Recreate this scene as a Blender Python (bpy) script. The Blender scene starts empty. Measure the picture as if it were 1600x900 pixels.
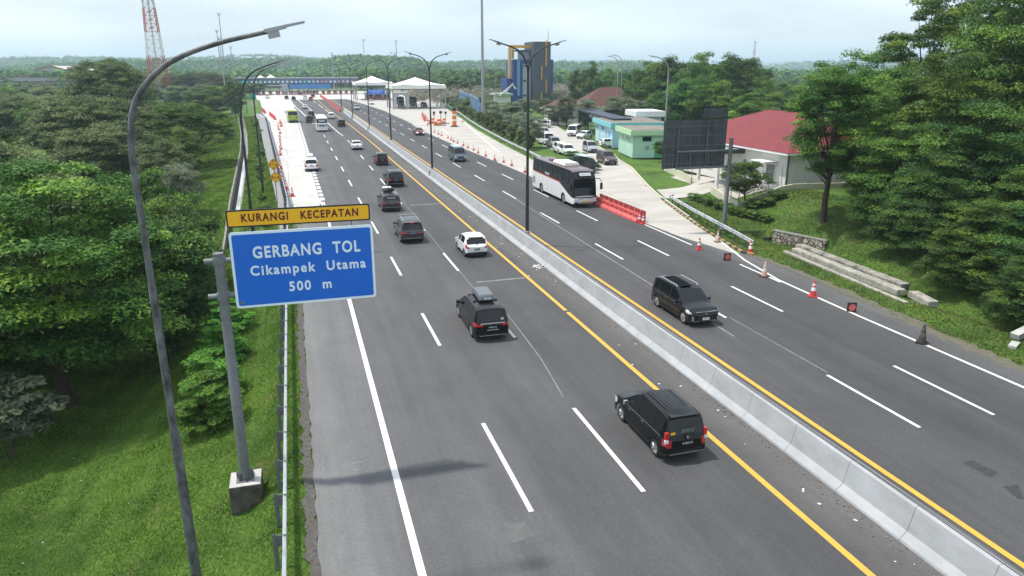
import bpy, math, random
import numpy as np
from mathutils import Vector, Matrix
random.seed(7); RNG = np.random.default_rng(7)
SC = bpy.context.scene; COL = SC.collection
R = math.radians

# ------------------------------------------------------------------ camera
F = 1120.0; HOR = 108.0; VPX = 449.0; CH = 12.8
pitch = math.atan((450 - HOR) / F)
yaw = math.atan((800 - VPX) / (F / math.cos(pitch)))
c_h = Vector((math.sin(yaw), math.cos(yaw), 0)); c_r = Vector((math.cos(yaw), -math.sin(yaw), 0)); UP = Vector((0, 0, 1))
c_f = c_h * math.cos(pitch) - UP * math.sin(pitch); c_u = c_h * math.sin(pitch) + UP * math.cos(pitch)
cam_d = bpy.data.cameras.new('camera'); cam = bpy.data.objects.new('camera', cam_d); COL.objects.link(cam)
m = Matrix.Identity(4)
for i in range(3):
    m[i][0] = c_r[i]; m[i][1] = c_u[i]; m[i][2] = -c_f[i]
m[2][3] = CH
cam.matrix_world = m
cam_d.sensor_width = 36; cam_d.lens = F / 1600 * 36; cam_d.clip_start = 0.2; cam_d.clip_end = 20000
SC.camera = cam

# ------------------------------------------------------------------ light
SUN = Vector((-0.386, 0.182, 1.0)).normalized()
elev = math.asin(SUN.z)
w = bpy.data.worlds.new("World"); SC.world = w; w.use_nodes = True
nt = w.node_tree; nt.nodes.clear()
sky = nt.nodes.new('ShaderNodeTexSky'); sky.sky_type = 'NISHITA'; sky.sun_disc = False
sky.sun_elevation = elev; sky.sun_rotation = math.atan2(SUN.x, SUN.y); sky.air_density = 1.0; sky.dust_density = 2.5; sky.ozone_density = 2.0
tc = nt.nodes.new('ShaderNodeTexCoord'); mp = nt.nodes.new('ShaderNodeMapping'); mp.inputs['Scale'].default_value = (1.2, 1.2, 5)
nz = nt.nodes.new('ShaderNodeTexNoise'); nz.inputs['Scale'].default_value = 2.6; nz.inputs['Detail'].default_value = 6
cr = nt.nodes.new('ShaderNodeValToRGB'); cr.color_ramp.elements[0].position = .38; cr.color_ramp.elements[1].position = .78
cr.color_ramp.elements[0].color = (.5, .5, .5, 1); cr.color_ramp.elements[1].color = (.95, .95, .95, 1)
mx = nt.nodes.new('ShaderNodeMix'); mx.data_type = 'RGBA'
mx.inputs[7].default_value = (9.8, 10.9, 11.8, 1)       # thin cloud veil
bg = nt.nodes.new('ShaderNodeBackground'); bg.inputs['Strength'].default_value = 0.10
wo = nt.nodes.new('ShaderNodeOutputWorld')
L = nt.links.new
L(tc.outputs['Generated'], mp.inputs[0]); L(mp.outputs[0], nz.inputs[0]); L(nz.outputs[0], cr.inputs[0])
L(cr.outputs[0], mx.inputs[0]); L(sky.outputs[0], mx.inputs[6]); L(mx.outputs[2], bg.inputs[0]); L(bg.outputs[0], wo.inputs[0])
sd = bpy.data.lights.new('sun', 'SUN'); sd.energy = 3.5; sd.angle = R(2.2); sd.color = (1, .95, .87)
so = bpy.data.objects.new('sun', sd); COL.objects.link(so)
so.rotation_euler = (-SUN).to_track_quat('-Z', 'Y').to_euler()
vs = SC.view_settings; vs.view_transform = 'Standard'; vs.look = 'None'; vs.exposure = 0.35; vs.gamma = 1; vs.use_curve_mapping = False

# ------------------------------------------------------------------ helpers
def G(x, y, h=0.0):
    """survey point: where the sight line through photo point (x, y) meets height h"""
    d = (x - 800) * c_r + (450 - y) * c_u + F * c_f
    t = (h - CH) / d.z
    return Vector((0, 0, CH)) + d * t
def GXY(x, y, h=0.0):
    p = G(x, y, h); return (p.x, p.y)
def D(x, y, Y):
    d = (x - 800) * c_r + (450 - y) * c_u + F * c_f
    return Vector((0, 0, CH)) + d * (Y / d.y)

_mats = {}
def mat(name, col=(.5, .5, .5), rough=.6, metal=0., var=0., scale=3., bump=0., bscale=20., spec=.5, stretch=None, col2=None, coat=0., trans=0., emit=0., coords='Object', detail=4):
    if name in _mats: return _mats[name]
    m_ = bpy.data.materials.new(name); m_.use_nodes = True; t = m_.node_tree; n = t.nodes; l = t.links.new
    b = n['Principled BSDF']; b.inputs['Base Color'].default_value = (*col, 1); b.inputs['Roughness'].default_value = rough
    b.inputs['Metallic'].default_value = metal; b.inputs['Specular IOR Level'].default_value = spec
    b.inputs['Coat Weight'].default_value = coat; b.inputs['Coat Roughness'].default_value = .05
    if emit: b.inputs['Emission Color'].default_value = (*col, 1); b.inputs['Emission Strength'].default_value = emit
    if var or col2 or bump:
        tcn = n.new('ShaderNodeTexCoord'); mpn = n.new('ShaderNodeMapping')
        if stretch: mpn.inputs['Scale'].default_value = stretch
        if coords == 'World':
            g = n.new('ShaderNodeNewGeometry'); l(g.outputs['Position'], mpn.inputs[0])
        else: l(tcn.outputs[coords], mpn.inputs[0])
    if var or col2:
        z = n.new('ShaderNodeTexNoise'); z.inputs['Scale'].default_value = scale; z.inputs['Detail'].default_value = detail; z.inputs['Roughness'].default_value = .65
        l(mpn.outputs[0], z.inputs[0])
        rr = n.new('ShaderNodeValToRGB'); c2 = col2 or tuple(c * (1 - var) for c in col)
        c1 = col if col2 else tuple(min(1, c * (1 + var)) for c in col)
        rr.color_ramp.elements[0].position = .32; rr.color_ramp.elements[1].position = .68
        rr.color_ramp.elements[0].color = (*c2, 1); rr.color_ramp.elements[1].color = (*c1, 1)
        l(z.outputs[0], rr.inputs[0]); l(rr.outputs[0], b.inputs['Base Color'])
    if bump:
        z2 = n.new('ShaderNodeTexNoise'); z2.inputs['Scale'].default_value = bscale; z2.inputs['Detail'].default_value = 5
        l(mpn.outputs[0], z2.inputs[0]); bp = n.new('ShaderNodeBump'); bp.inputs['Strength'].default_value = min(1, bump); bp.inputs['Distance'].default_value = .05
        l(z2.outputs[0], bp.inputs['Height']); l(bp.outputs[0], b.inputs['Normal'])
    _mats[name] = m_; return m_

class MB:
    def __init__(s): s.v = []; s.f = []; s.m = []; s.mi = 0
    def add(s, vs_, fs, M=None):
        o = len(s.v)
        if M is not None: vs_ = [M @ Vector(q) for q in vs_]
        s.v += [tuple(q) for q in vs_]; s.f += [tuple(i + o for i in f) for f in fs]; s.m += [s.mi] * len(fs); return s
    def box(s, c, d, rz=0, M=None, taper=1.0):
        x, y, z = (q / 2 for q in d); vs_ = []
        for sz in (-1, 1):
            k = taper if sz > 0 else 1
            for a, b in ((-1, -1), (1, -1), (1, 1), (-1, 1)): vs_.append(Vector((a * x * k, b * y * k, sz * z)))
        T = Matrix.Translation(Vector(c)) @ Matrix.Rotation(rz, 4, 'Z')
        if M is not None: T = M @ T
        return s.add(vs_, [(3, 2, 1, 0), (4, 5, 6, 7), (0, 1, 5, 4), (1, 2, 6, 5), (2, 3, 7, 6), (3, 0, 4, 7)], T)
    def bar(s, p, q, r0, r1=None, n=8, caps=True):
        p = Vector(p); q = Vector(q); r1 = r0 if r1 is None else r1; ax = (q - p)
        if ax.length < 1e-6: return s
        ax.normalize(); u = ax.orthogonal().normalized(); v = ax.cross(u); vs_ = []
        for c, r in ((p, r0), (q, r1)):
            for i in range(n):
                a = 2 * math.pi * i / n; vs_.append(c + (u * math.cos(a) + v * math.sin(a)) * r)
        fs = [(i, (i + 1) % n, n + (i + 1) % n, n + i) for i in range(n)]
        if caps: fs += [tuple(range(n - 1, -1, -1)), tuple(range(n, 2 * n))]
        return s.add(vs_, fs)
    def beam(s, p, q, wd, ht):
        p = Vector(p); q = Vector(q); ax = (q - p); ln = ax.length; ax.normalize()
        sd_ = ax.cross(UP)
        if sd_.length < .01: sd_ = Vector((1, 0, 0))
        sd_.normalize(); u = sd_.cross(ax)
        vs_ = []
        for c in (p, q):
            for a, b in ((-1, -1), (1, -1), (1, 1), (-1, 1)): vs_.append(c + sd_ * a * wd / 2 + u * b * ht / 2)
        return s.add(vs_, [(0, 1, 2, 3), (7, 6, 5, 4), (4, 5, 1, 0), (5, 6, 2, 1), (6, 7, 3, 2), (7, 4, 0, 3)])
    def tube(s, pts, rad, n=8):
        pts = [Vector(q) for q in pts]; N = len(pts)
        rad = rad if hasattr(rad, '__len__') else [rad] * N
        vs_ = []; t0 = (pts[1] - pts[0]).normalized(); u = t0.orthogonal().normalized()
        for i, q in enumerate(pts):
            t = (pts[min(i + 1, N - 1)] - pts[max(i - 1, 0)]).normalized(); u = (u - t * u.dot(t)).normalized(); v = t.cross(u)
            for k in range(n):
                a = 2 * math.pi * k / n; vs_.append(q + (u * math.cos(a) + v * math.sin(a)) * rad[i])
        fs = [(i * n + k, i * n + (k + 1) % n, (i + 1) * n + (k + 1) % n, (i + 1) * n + k) for i in range(N - 1) for k in range(n)]
        fs += [tuple(range(n - 1, -1, -1)), tuple(range((N - 1) * n, N * n))]
        return s.add(vs_, fs)
    def prism(s, poly, z0, z1):
        n = len(poly); a = sum(poly[i][0] * poly[(i + 1) % n][1] - poly[(i + 1) % n][0] * poly[i][1] for i in range(n))
        if a < 0: poly = poly[::-1]
        vs_ = [(x, y, z0) for x, y in poly] + [(x, y, z1) for x, y in poly]
        return s.add(vs_, [tuple(range(n - 1, -1, -1)), tuple(range(n, 2 * n))] + [(i, (i + 1) % n, n + (i + 1) % n, n + i) for i in range(n)])
    def lathe(s, prof, c=(0, 0, 0), n=16, M=None):
        vs_ = []; K = len(prof)
        for r, z in prof:
            for i in range(n):
                a = 2 * math.pi * i / n; vs_.append((c[0] + r * math.cos(a), c[1] + r * math.sin(a), c[2] + z))
        fs = [(k * n + i, k * n + (i + 1) % n, (k + 1) * n + (i + 1) % n, (k + 1) * n + i) for k in range(K - 1) for i in range(n)]
        fs += [tuple(range(n - 1, -1, -1)), tuple(range((K - 1) * n, K * n))]
        return s.add(vs_, fs, M)
    def build(s, name, mats, parent=None, smooth=False, bevel=0):
        me = bpy.data.meshes.new(name); me.from_pydata(s.v, [], s.f)
        mats = mats if isinstance(mats, (list, tuple)) else [mats]
        for q in mats: me.materials.append(q)
        if len(mats) > 1: me.polygons.foreach_set('material_index', s.m)
        if smooth: me.polygons.foreach_set('use_smooth', [True] * len(me.polygons)); me.set_sharp_from_angle(angle=R(38))
        me.update(); me.validate()
        o = bpy.data.objects.new(name, me); COL.objects.link(o)
        if parent: o.parent = parent
        if bevel:
            b = o.modifiers.new('bevel', 'BEVEL'); b.width = bevel; b.segments = 2; b.limit_method = 'ANGLE'; b.angle_limit = R(40)
        return o

def tag(o, label=None, cat=None, group=None, kind=None):
    if label: o['label'] = label
    if cat: o['category'] = cat
    if group: o['group'] = group
    if kind: o['kind'] = kind
    return o
def empty(name, loc, rz=0, label=None, cat=None, group=None):
    o = bpy.data.objects.new(name, None); COL.objects.link(o); o.location = loc; o.rotation_euler = (0, 0, rz); o.empty_display_size = .3
    return tag(o, label, cat, group)
KIDS = {}
def copy_tree(o, parent=None, name=None):
    c = o.copy(); COL.objects.link(c); c.parent = parent
    ch_ = KIDS.get(o.name)
    if ch_ is None: ch_ = [q for q in bpy.data.objects if q.parent == o]; KIDS[o.name] = ch_
    for ch in ch_: copy_tree(ch, c)
    return c
def place(proto, used, loc, rz, label, cat, group=None, scale=None):
    o = proto if not used else copy_tree(proto)
    o.location = loc; o.rotation_euler = (0, 0, rz)
    for k in ('group',):
        if k in o: del o[k]
    tag(o, label, cat, group)
    if scale: o.scale = scale if hasattr(scale, '__len__') else (scale,) * 3
    return o
def text_mesh(name, s, size, m_, parent, loc, rot, ext=.006, space=1.0, bold=0., ax='CENTER', fit=None):
    cu = bpy.data.curves.new('t', 'FONT'); cu.body = s; cu.size = size; cu.extrude = ext; cu.space_character = space; cu.offset = bold
    cu.align_x = ax; cu.align_y = 'CENTER'; cu.resolution_u = 4
    o = bpy.data.objects.new('t', cu); COL.objects.link(o); dg = bpy.context.evaluated_depsgraph_get()
    me = bpy.data.meshes.new_from_object(o.evaluated_get(dg)); bpy.data.objects.remove(o); bpy.data.curves.remove(cu)
    me.materials.clear(); me.materials.append(m_)
    q = bpy.data.objects.new(name, me); COL.objects.link(q); q.parent = parent; q.location = loc; q.rotation_euler = rot
    if fit: xs_ = [v.co.x for v in me.vertices]; q.scale = (fit / (max(xs_) - min(xs_)), 1, 1)
    return q

def pl(tab, y):          # piecewise linear lookup
    if y <= tab[0][0]: return tab[0][1]
    for (a, b), (c, d) in zip(tab, tab[1:]):
        if y <= c: return b + (d - b) * (y - a) / (c - a)
    return tab[-1][1]
def sm(a, b, x):
    t = min(1, max(0, (x - a) / (b - a))); return t * t * (3 - 2 * t)

# ------------------------------------------------------------------ materials
M_CONC = mat('concrete', (.42, .41, .39), .85, var=.14, scale=1.5, bump=.3, bscale=30)
M_CONCD = mat('weathered_concrete', (.30, .29, .26), .9, col2=(.13, .125, .11), scale=2.2, bump=.5, bscale=14)
M_BARR = mat('painted_barrier_concrete', (.40, .415, .435), .75, col2=(.30, .31, .32), scale=1.4, bump=.15, bscale=25, detail=10, stretch=(1, .5, 1))
M_STEEL = mat('galvanised_steel', (.56, .58, .60), .42, .55, var=.10, scale=6)
M_POST = mat('grey_post_steel', (.17, .18, .19), .55, .35, var=.15, scale=5)
M_POLE = mat('aged_lamp_pole_steel', (.19, .20, .21), .55, .3, col2=(.022, .024, .026), scale=2.6, stretch=(1.6, 1.6, .8), detail=8)
M_POLEG = mat('grey_pole_paint', (.17, .18, .20), .5, .3, var=.12, scale=2)
M_POLEDK = mat('dark_pole_steel', (.045, .047, .052), .45, .5, var=.2, scale=2)
M_POLEL = mat('pale_pole_steel', (.33, .34, .35), .5, .5, var=.1, scale=2)
M_BLACK = mat('black_plastic', (.015, .015, .016), .5)
M_RUBBER = mat('rubber', (.018, .018, .018), .85)
M_DARKGLASS = mat('tinted_glass', (.006, .008, .010), .08, spec=.4, coat=.12)
M_WHITE = mat('white_paint', (.78, .78, .76), .55, var=.05, scale=2)
M_MARK = mat('white_road_paint', (.72, .72, .70), .7, col2=(.55, .55, .54), scale=5, coords='World', detail=8)
M_MARKW = mat('worn_road_paint', (.27, .27, .265), .8, col2=(.12, .12, .12), scale=2.2, coords='World', detail=8)
M_MARKY = mat('yellow_road_paint', (.66, .37, .035), .7, col2=(.50, .30, .06), scale=4, coords='World', detail=8)
M_CHROME = mat('chrome', (.75, .75, .76), .15, 1)
M_RIM = mat('alloy_rim', (.55, .56, .57), .3, .9)
M_RED = mat('red_plastic', (.55, .05, .045), .5, var=.15, scale=2)
M_REDPALE = mat('faded_red_plastic', (.66, .13, .12), .5, var=.15, scale=2)
M_ORANGE = mat('orange_plastic', (.75, .19, .03), .5, var=.1)
M_TAIL = mat('tail_light_red', (.45, .01, .012), .2, coat=.5)
M_LAMP = mat('head_light_lens', (.62, .65, .68), .12, coat=.8)
M_BLUE = mat('sign_blue', (.0, .125, .60), .5, var=.03)
M_SIGNW = mat('sign_white', (.72, .82, .90), .5)
M_YEL = mat('sign_amber', (.88, .46, .006), .5, var=.03)
M_BARK = mat('bark', (.085, .065, .05), .95, col2=(.035, .028, .022), scale=6, bump=.8, bscale=18, stretch=(1, 1, .3))
M_TENT = mat('white_canopy_fabric', (.80, .79, .75), .7, var=.04, scale=.3)
M_PLATE = mat('plate_black', (.012, .012, .013), .5)

def foliage(name, c1, c2, c3, trans=.28):
    if name in _mats: return _mats[name]
    m_ = bpy.data.materials.new(name); m_.use_nodes = True; t = m_.node_tree; n = t.nodes; l = t.links.new
    for q in list(n): n.remove(q)
    out = n.new('ShaderNodeOutputMaterial'); b = n.new('ShaderNodeBsdfPrincipled'); tr = n.new('ShaderNodeBsdfTranslucent'); mxs = n.new('ShaderNodeMixShader')
    at = n.new('ShaderNodeAttribute'); at.attribute_name = 'tone'; rr = n.new('ShaderNodeValToRGB')
    e = rr.color_ramp.elements; e[0].position = 0; e[0].color = (*c1, 1); e[1].position = 1; e[1].color = (*c3, 1); q = e.new(.55); q.color = (*c2, 1)
    oi = n.new('ShaderNodeObjectInfo'); hs = n.new('ShaderNodeHueSaturation'); mr = n.new('ShaderNodeMapRange'); mr.inputs[3].default_value = .78; mr.inputs[4].default_value = 1.25
    mr2 = n.new('ShaderNodeMapRange'); mr2.inputs[3].default_value = .485; mr2.inputs[4].default_value = .515
    l(oi.outputs['Random'], mr.inputs[0]); l(mr.outputs[0], hs.inputs['Value']); l(oi.outputs['Random'], mr2.inputs[0]); l(mr2.outputs[0], hs.inputs['Hue'])
    l(at.outputs['Fac'], rr.inputs[0]); l(rr.outputs[0], hs.inputs['Color']); l(hs.outputs[0], b.inputs['Base Color']); l(hs.outputs[0], tr.inputs[0])
    b.inputs['Roughness'].default_value = .6; b.inputs['Specular IOR Level'].default_value = .18
    mxs.inputs[0].default_value = trans; l(b.outputs[0], mxs.inputs[1]); l(tr.outputs[0], mxs.inputs[2]); l(mxs.outputs[0], out.inputs[0])
    _mats[name] = m_; return m_
F_GREEN = foliage('leaves_green', (.028, .071, .018), (.083, .167, .034), (.253, .391, .057))
F_DEEP = foliage('leaves_deep_green', (.018, .055, .018), (.063, .140, .034), (.196, .333, .055))
F_LIME = foliage('leaves_lime', (.029, .079, .017), (.089, .184, .032), (.326, .462, .063))
F_OLIVE = foliage('leaves_olive', (.055, .090, .034), (.115, .160, .058), (.21, .25, .095))
F_GREY = foliage('leaves_grey_green', (.075, .105, .060), (.155, .195, .115), (.28, .33, .20))
F_BRIGHT = foliage('leaves_bright', (.06, .15, .02), (.10, .24, .03), (.16, .34, .05))
F_BROWN = foliage('leaves_brown', (.090, .080, .050), (.13, .11, .065), (.15, .15, .07))
F_PLUME = foliage('grass_plume', (.16, .17, .10), (.30, .29, .21), (.48, .46, .38))

# ------------------------------------------------------------------ terrain
RAIL_L = [(-30, -1.2), (40, -1.15), (62, -1.1), (73, -1.1), (131, -3.4), (175, -5.2), (197, -6.0), (232, -8.6), (301, -11.5), (390, -15.5), (430, -17)]   # (Y, X)
CHAN = [(66, -6.2), (90, -6.9), (137, -8.6), (175, -10.6), (232, -14.5), (300, -19)]
OUT_R = [(-30, 30.4), (43, 30.5), (47, 31), (54, 32.6), (63.4, 35), (74.3, 38.4), (89, 43.5), (97.5, 45.5), (103, 47.4), (120, 51.0), (133, 53.5), (151, 57), (180, 64), (232, 60), (267, 66), (320, 72), (430, 78)]
def nz2(x, y, s, seed=0):
    return (math.sin(x / s * 1.3 + seed) * math.cos(y / s * 1.7 + seed * 2.1) + .5 * math.sin(x / s * 3.1 + y / s * 2.3 + seed)) / 1.5
_a, _b = G(1210, 364), G(1292, 381); _n = Vector((_b.x - _a.x, _b.y - _a.y)).normalized(); DIT = (_a.x + _n.y * .95, _a.y - _n.x * .95, _b.x + _n.y * .95, _b.y - _n.x * .95)
def gz(X, Y):
    xl = pl(RAIL_L, Y) + .9 if Y > 64 else -.3
    xr = pl(OUT_R, Y)
    if xl <= X <= xr: return -.05
    if X < xl:
        d = xl - X
        if Y < 62: z = -.05 - .10 * sm(0, .9, d) - .98 * sm(.7, 2.4, d) - 2.6 * sm(2.2, 10, d) + .25 * nz2(X, Y, 6) * sm(3, 10, d) + .9 * sm(14, 34, d)
        else:
            z = -.05 - .15 * sm(0, 1, d) - 1.0 * sm(1, 4, d) - 1.0 * sm(8, 20, d) + .3 * nz2(X, Y, 9) * sm(9, 20, d)
            zz = -.05 - .10 * sm(0, .9, d) - .98 * sm(.7, 2.4, d) - 2.6 * sm(2.2, 10, d); k = sm(62, 90, Y); z = zz * (1 - k) + z * k
        return z
    d = X - xr
    z = -.05 - .12 * sm(0, 1.2, d)
    # mound with the tree and the house platform
    if Y < 130:
        z += 2.0 * sm(4.5, 12, d) * (1 - sm(55, 66, Y)) + .9 * sm(3.5, 9, d) * sm(55, 66, Y) * (1 - sm(84, 96, Y)) + .15 * nz2(X, Y, 4, 1) * sm(4, 9, d)
        # ditch behind the verge
        dx = X - 35.4
        z -= .55 * math.exp(-(dx / .95) ** 2) * sm(24, 32, Y) * (1 - sm(43, 45, Y))
        ax_, ay_, bx_, by_ = DIT; t_ = max(0, min(1, ((X - ax_) * (bx_ - ax_) + (Y - ay_) * (by_ - ay_)) / ((bx_ - ax_) ** 2 + (by_ - ay_) ** 2)))
        dd = math.hypot(X - ax_ - (bx_ - ax_) * t_, Y - ay_ - (by_ - ay_) * t_); k_ = 1 - sm(.80, 1.25, dd); z = z * (1 - k_) - 1.5 * k_
    if Y > 160: z += -.3 * sm(0, 20, d)
    far = math.hypot(X, Y)
    return z
def build_ground():
    ys = [-40, -20, -10] + list(np.arange(-5, 110, .8)) + list(np.arange(110, 240, 3)) + list(np.arange(240, 440, 8)) + [460, 520, 600, 700, 850, 1000, 1300, 1700, 2300, 3200, 5000, 8000, 12000]
    dl = [9000, 5000, 3000, 1800, 1000, 600, 400, 280, 200, 150, 110, 85, 68, 56, 47, 40, 35, 31, 28, 25.5, 23, 21, 19, 17.5, 16, 14.8, 13.6, 12.4, 11.4]
    dr = [0, .01, .4, .8, 1.2, 1.6, 2.0, 2.4, 2.8, 3.2, 3.5, 3.8, 4.1, 4.4, 4.7, 5, 5.3, 5.6, 5.9, 6.2, 6.6, 7, 7.5, 8, 8.7, 9.4, 10, 11, 12, 13, 14, 16, 18, 20, 23, 26, 30, 35, 42, 50, 60, 75, 95, 120, 160, 220, 300, 420, 600, 900, 1400, 2200, 3500, 6000, 9000]
    vs_ = []; rows = 0
    for Y in ys:
        xr = pl(OUT_R, Y); xl = pl(RAIL_L, Y) + .9 if Y > 64 else -.3
        cx = pl(CHAN, Y) if 66 <= Y <= 300 else (xl - 5.8 if Y < 66 else pl(CHAN, 300))
        row = [(cx - .55 - (q - 10.9), 0) for q in dl]
        inch = 66.5 < Y < 300
        row += [(cx - .60, 0), (cx - .55, 1 if inch else 0), (cx + .55, 1 if inch else 0), (cx + .60, 0)]
        row += [(cx + .6 + (xl - cx - .6) * t, 0) for t in (.12, .25, .38, .5, .6, .7, .78, .86, .93, 1)]
        row += [(xl + (xr - xl) * t, 0) for t in (.01, .25, .5, .75, .99)]
        row += [(xr + q, 0) for q in dr]
        for X, f in row:
            z = gz(X, Y)
            if f: z -= .95
            vs_.append((X, Y, z))
        W_ = len(row); rows += 1
    fs = [(j * W_ + i, j * W_ + i + 1, (j + 1) * W_ + i + 1, (j + 1) * W_ + i) for j in range(rows - 1) for i in range(W_ - 1)]
    b = MB(); b.add(vs_, fs); o = b.build('ground', ground_mat(), smooth=True); tag(o, kind='structure'); return o
def ground_mat():
    m_ = bpy.data.materials.new('grassland'); m_.use_nodes = True; t = m_.node_tree; n = t.nodes; l = t.links.new; b = n['Principled BSDF']
    g = n.new('ShaderNodeNewGeometry')
    def noise(s, d=5, r=.6):
        z = n.new('ShaderNodeTexNoise'); z.inputs['Scale'].default_value = s; z.inputs['Detail'].default_value = d; z.inputs['Roughness'].default_value = r; l(g.outputs['Position'], z.inputs[0]); return z
    def ramp(z, *st):
        rr = n.new('ShaderNodeValToRGB'); e = rr.color_ramp.elements
        e[0].position = st[0][0]; e[0].color = (*st[0][1], 1); e[1].position = st[-1][0]; e[1].color = (*st[-1][1], 1)
        for p, c in st[1:-1]:
            q = e.new(p); q.color = (*c, 1)
        l(z.outputs[0], rr.inputs[0]); return rr
    fine = ramp(noise(9, 9, .75), (.36, (.036, .078, .016)), (.5, (.078, .155, .028)), (.66, (.135, .230, .048)))
    wide = ramp(noise(.22, 6, .65), (.38, (.60, .62, .55)), (.5, (1, 1, 1)), (.64, (1.28, 1.16, .95)))
    dry = ramp(noise(.55, 7, .7), (.56, (0, 0, 0)), (.68, (1, 1, 1)))
    mul = n.new('ShaderNodeMix'); mul.data_type = 'RGBA'; mul.blend_type = 'MULTIPLY'; mul.inputs[0].default_value = 1
    l(fine.outputs[0], mul.inputs[6]); l(wide.outputs[0], mul.inputs[7])
    m2 = n.new('ShaderNodeMix'); m2.data_type = 'RGBA'; m2.inputs[7].default_value = (.16, .145, .065, 1)
    mm = n.new('ShaderNodeMath'); mm.operation = 'MULTIPLY'; mm.inputs[1].default_value = .85
    l(dry.outputs[0], mm.inputs[0]); l(mm.outputs[0], m2.inputs[0]); l(mul.outputs[2], m2.inputs[6]); l(m2.outputs[2], b.inputs['Base Color'])
    b.inputs['Roughness'].default_value = .9; b.inputs['Specular IOR Level'].default_value = .15
    bp = n.new('ShaderNodeBump'); bp.inputs['Strength'].default_value = .9; bp.inputs['Distance'].default_value = .12
    l(noise(14, 8, .7).outputs[0], bp.inputs['Height']); l(bp.outputs[0], b.inputs['Normal'])
    return m_
build_ground()

# ------------------------------------------------------------------ pavements
def asphalt_mat():
    m_ = bpy.data.materials.new('asphalt'); m_.use_nodes = True; t = m_.node_tree; n = t.nodes; l = t.links.new; b = n['Principled BSDF']
    g = n.new('ShaderNodeNewGeometry'); sx = n.new('ShaderNodeSeparateXYZ'); l(g.outputs['Position'], sx.inputs[0])
    wob = n.new('ShaderNodeTexNoise'); wob.inputs['Scale'].default_value = .35; wob.inputs['Detail'].default_value = 4; l(g.outputs['Position'], wob.inputs[0])
    ad = n.new('ShaderNodeMath'); ad.operation = 'MULTIPLY_ADD'; ad.inputs[1].default_value = .9; l(wob.outputs[0], ad.inputs[0]); l(sx.outputs[0], ad.inputs[2])
    mr = n.new('ShaderNodeMapRange'); mr.inputs[1].default_value = -1 + .45; mr.inputs[2].default_value = 31 + .45; l(ad.outputs[0], mr.inputs[0])
    rr = n.new('ShaderNodeValToRGB'); e = rr.color_ramp.elements
    def P(x): return (x + 1) / 32
    st = [(-.3, .185), (1.7, .17), (2.5, .135), (3.6, .118), (4.3, .128), (5.2, .112), (6.4, .118), (7.6, .098), (8.6, .112), (9.8, .10), (11.0, .085), (12.2, .094), (13.4, .082), (14.2, .118), (15.4, .14), (17.5, .10), (18.6, .092), (20.0, .098), (21.5, .088), (23, .074), (24.4, .088), (26.3, .078), (28.0, .09), (28.9, .115), (30.4, .13)]
    e[0].position = P(st[0][0]); e[0].color = (st[0][1] * 1.0, st[0][1], st[0][1] * 1.0, 1); e[1].position = P(st[-1][0]); e[1].color = (st[-1][1],) * 3 + (1,)
    for x, c in st[1:-1]:
        q = e.new(P(x)); warm = 1.05 if 13.6 < x < 17.6 else 1.0
        q.color = (c * warm * .88, c * .88, c / warm * .91, 1)
    l(mr.outputs[0], rr.inputs[0])
    def noise(sc, sy, d=6, r=.65):
        mp_ = n.new('ShaderNodeMapping'); mp_.inputs['Scale'].default_value = (1, sy, 1); l(g.outputs['Position'], mp_.inputs[0])
        z = n.new('ShaderNodeTexNoise'); z.inputs['Scale'].default_value = sc; z.inputs['Detail'].default_value = d; z.inputs['Roughness'].default_value = r; l(mp_.outputs[0], z.inputs[0]); return z
    def mrange(z, a, b_, lo, hi):
        q = n.new('ShaderNodeMapRange'); q.inputs[1].default_value = a; q.inputs[2].default_value = b_; q.inputs[3].default_value = lo; q.inputs[4].default_value = hi; l(z.outputs[0], q.inputs[0]); return q
    a1 = mrange(noise(9, 1, 12, .95), .32, .68, .50, 1.36); a2 = mrange(noise(1.1, .04, 6), .3, .7, .80, 1.08); a3 = mrange(noise(.30, .6, 9, .75), .33, .68, .80, 1.08)
    spots = mrange(noise(1.6, 1, 7, .72), .665, .71, 1, .55)
    cur = rr.outputs[0]
    for q in (a1, a2, a3, spots):
        mm = n.new('ShaderNodeMix'); mm.data_type = 'RGBA'; mm.blend_type = 'MULTIPLY'; mm.inputs[0].default_value = 1
        l(cur, mm.inputs[6]); l(q.outputs[0], mm.inputs[7]); cur = mm.outputs[2]
    l(cur, b.inputs['Base Color']); b.inputs['Roughness'].default_value = .82; b.inputs['Specular IOR Level'].default_value = .35
    bp = n.new('ShaderNodeBump'); bp.inputs['Strength'].default_value = .35; bp.inputs['Distance'].default_value = .01
    l(noise(60, 1, 3).outputs[0], bp.inputs['Height']); l(bp.outputs[0], b.inputs['Normal']); return m_
M_ASPH = asphalt_mat()
M_PAVE = mat('concrete_pavement', (.53, .52, .49), .85, col2=(.40, .39, .365), scale=.35, coords='World', bump=.2, bscale=40, stretch=(1, .45, 1), detail=9)
M_PAVE2 = mat('worn_concrete_pavement', (.47, .45, .41), .85, col2=(.33, .31, .28), scale=.30, coords='World', bump=.2, bscale=40, stretch=(.5, 1, 1), detail=9)
def slab(name, poly, z, th, m_, **k):
    b = MB(); b.prism(poly, z - th, z); o = b.build(name, m_); tag(o, kind='structure'); return o
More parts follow.
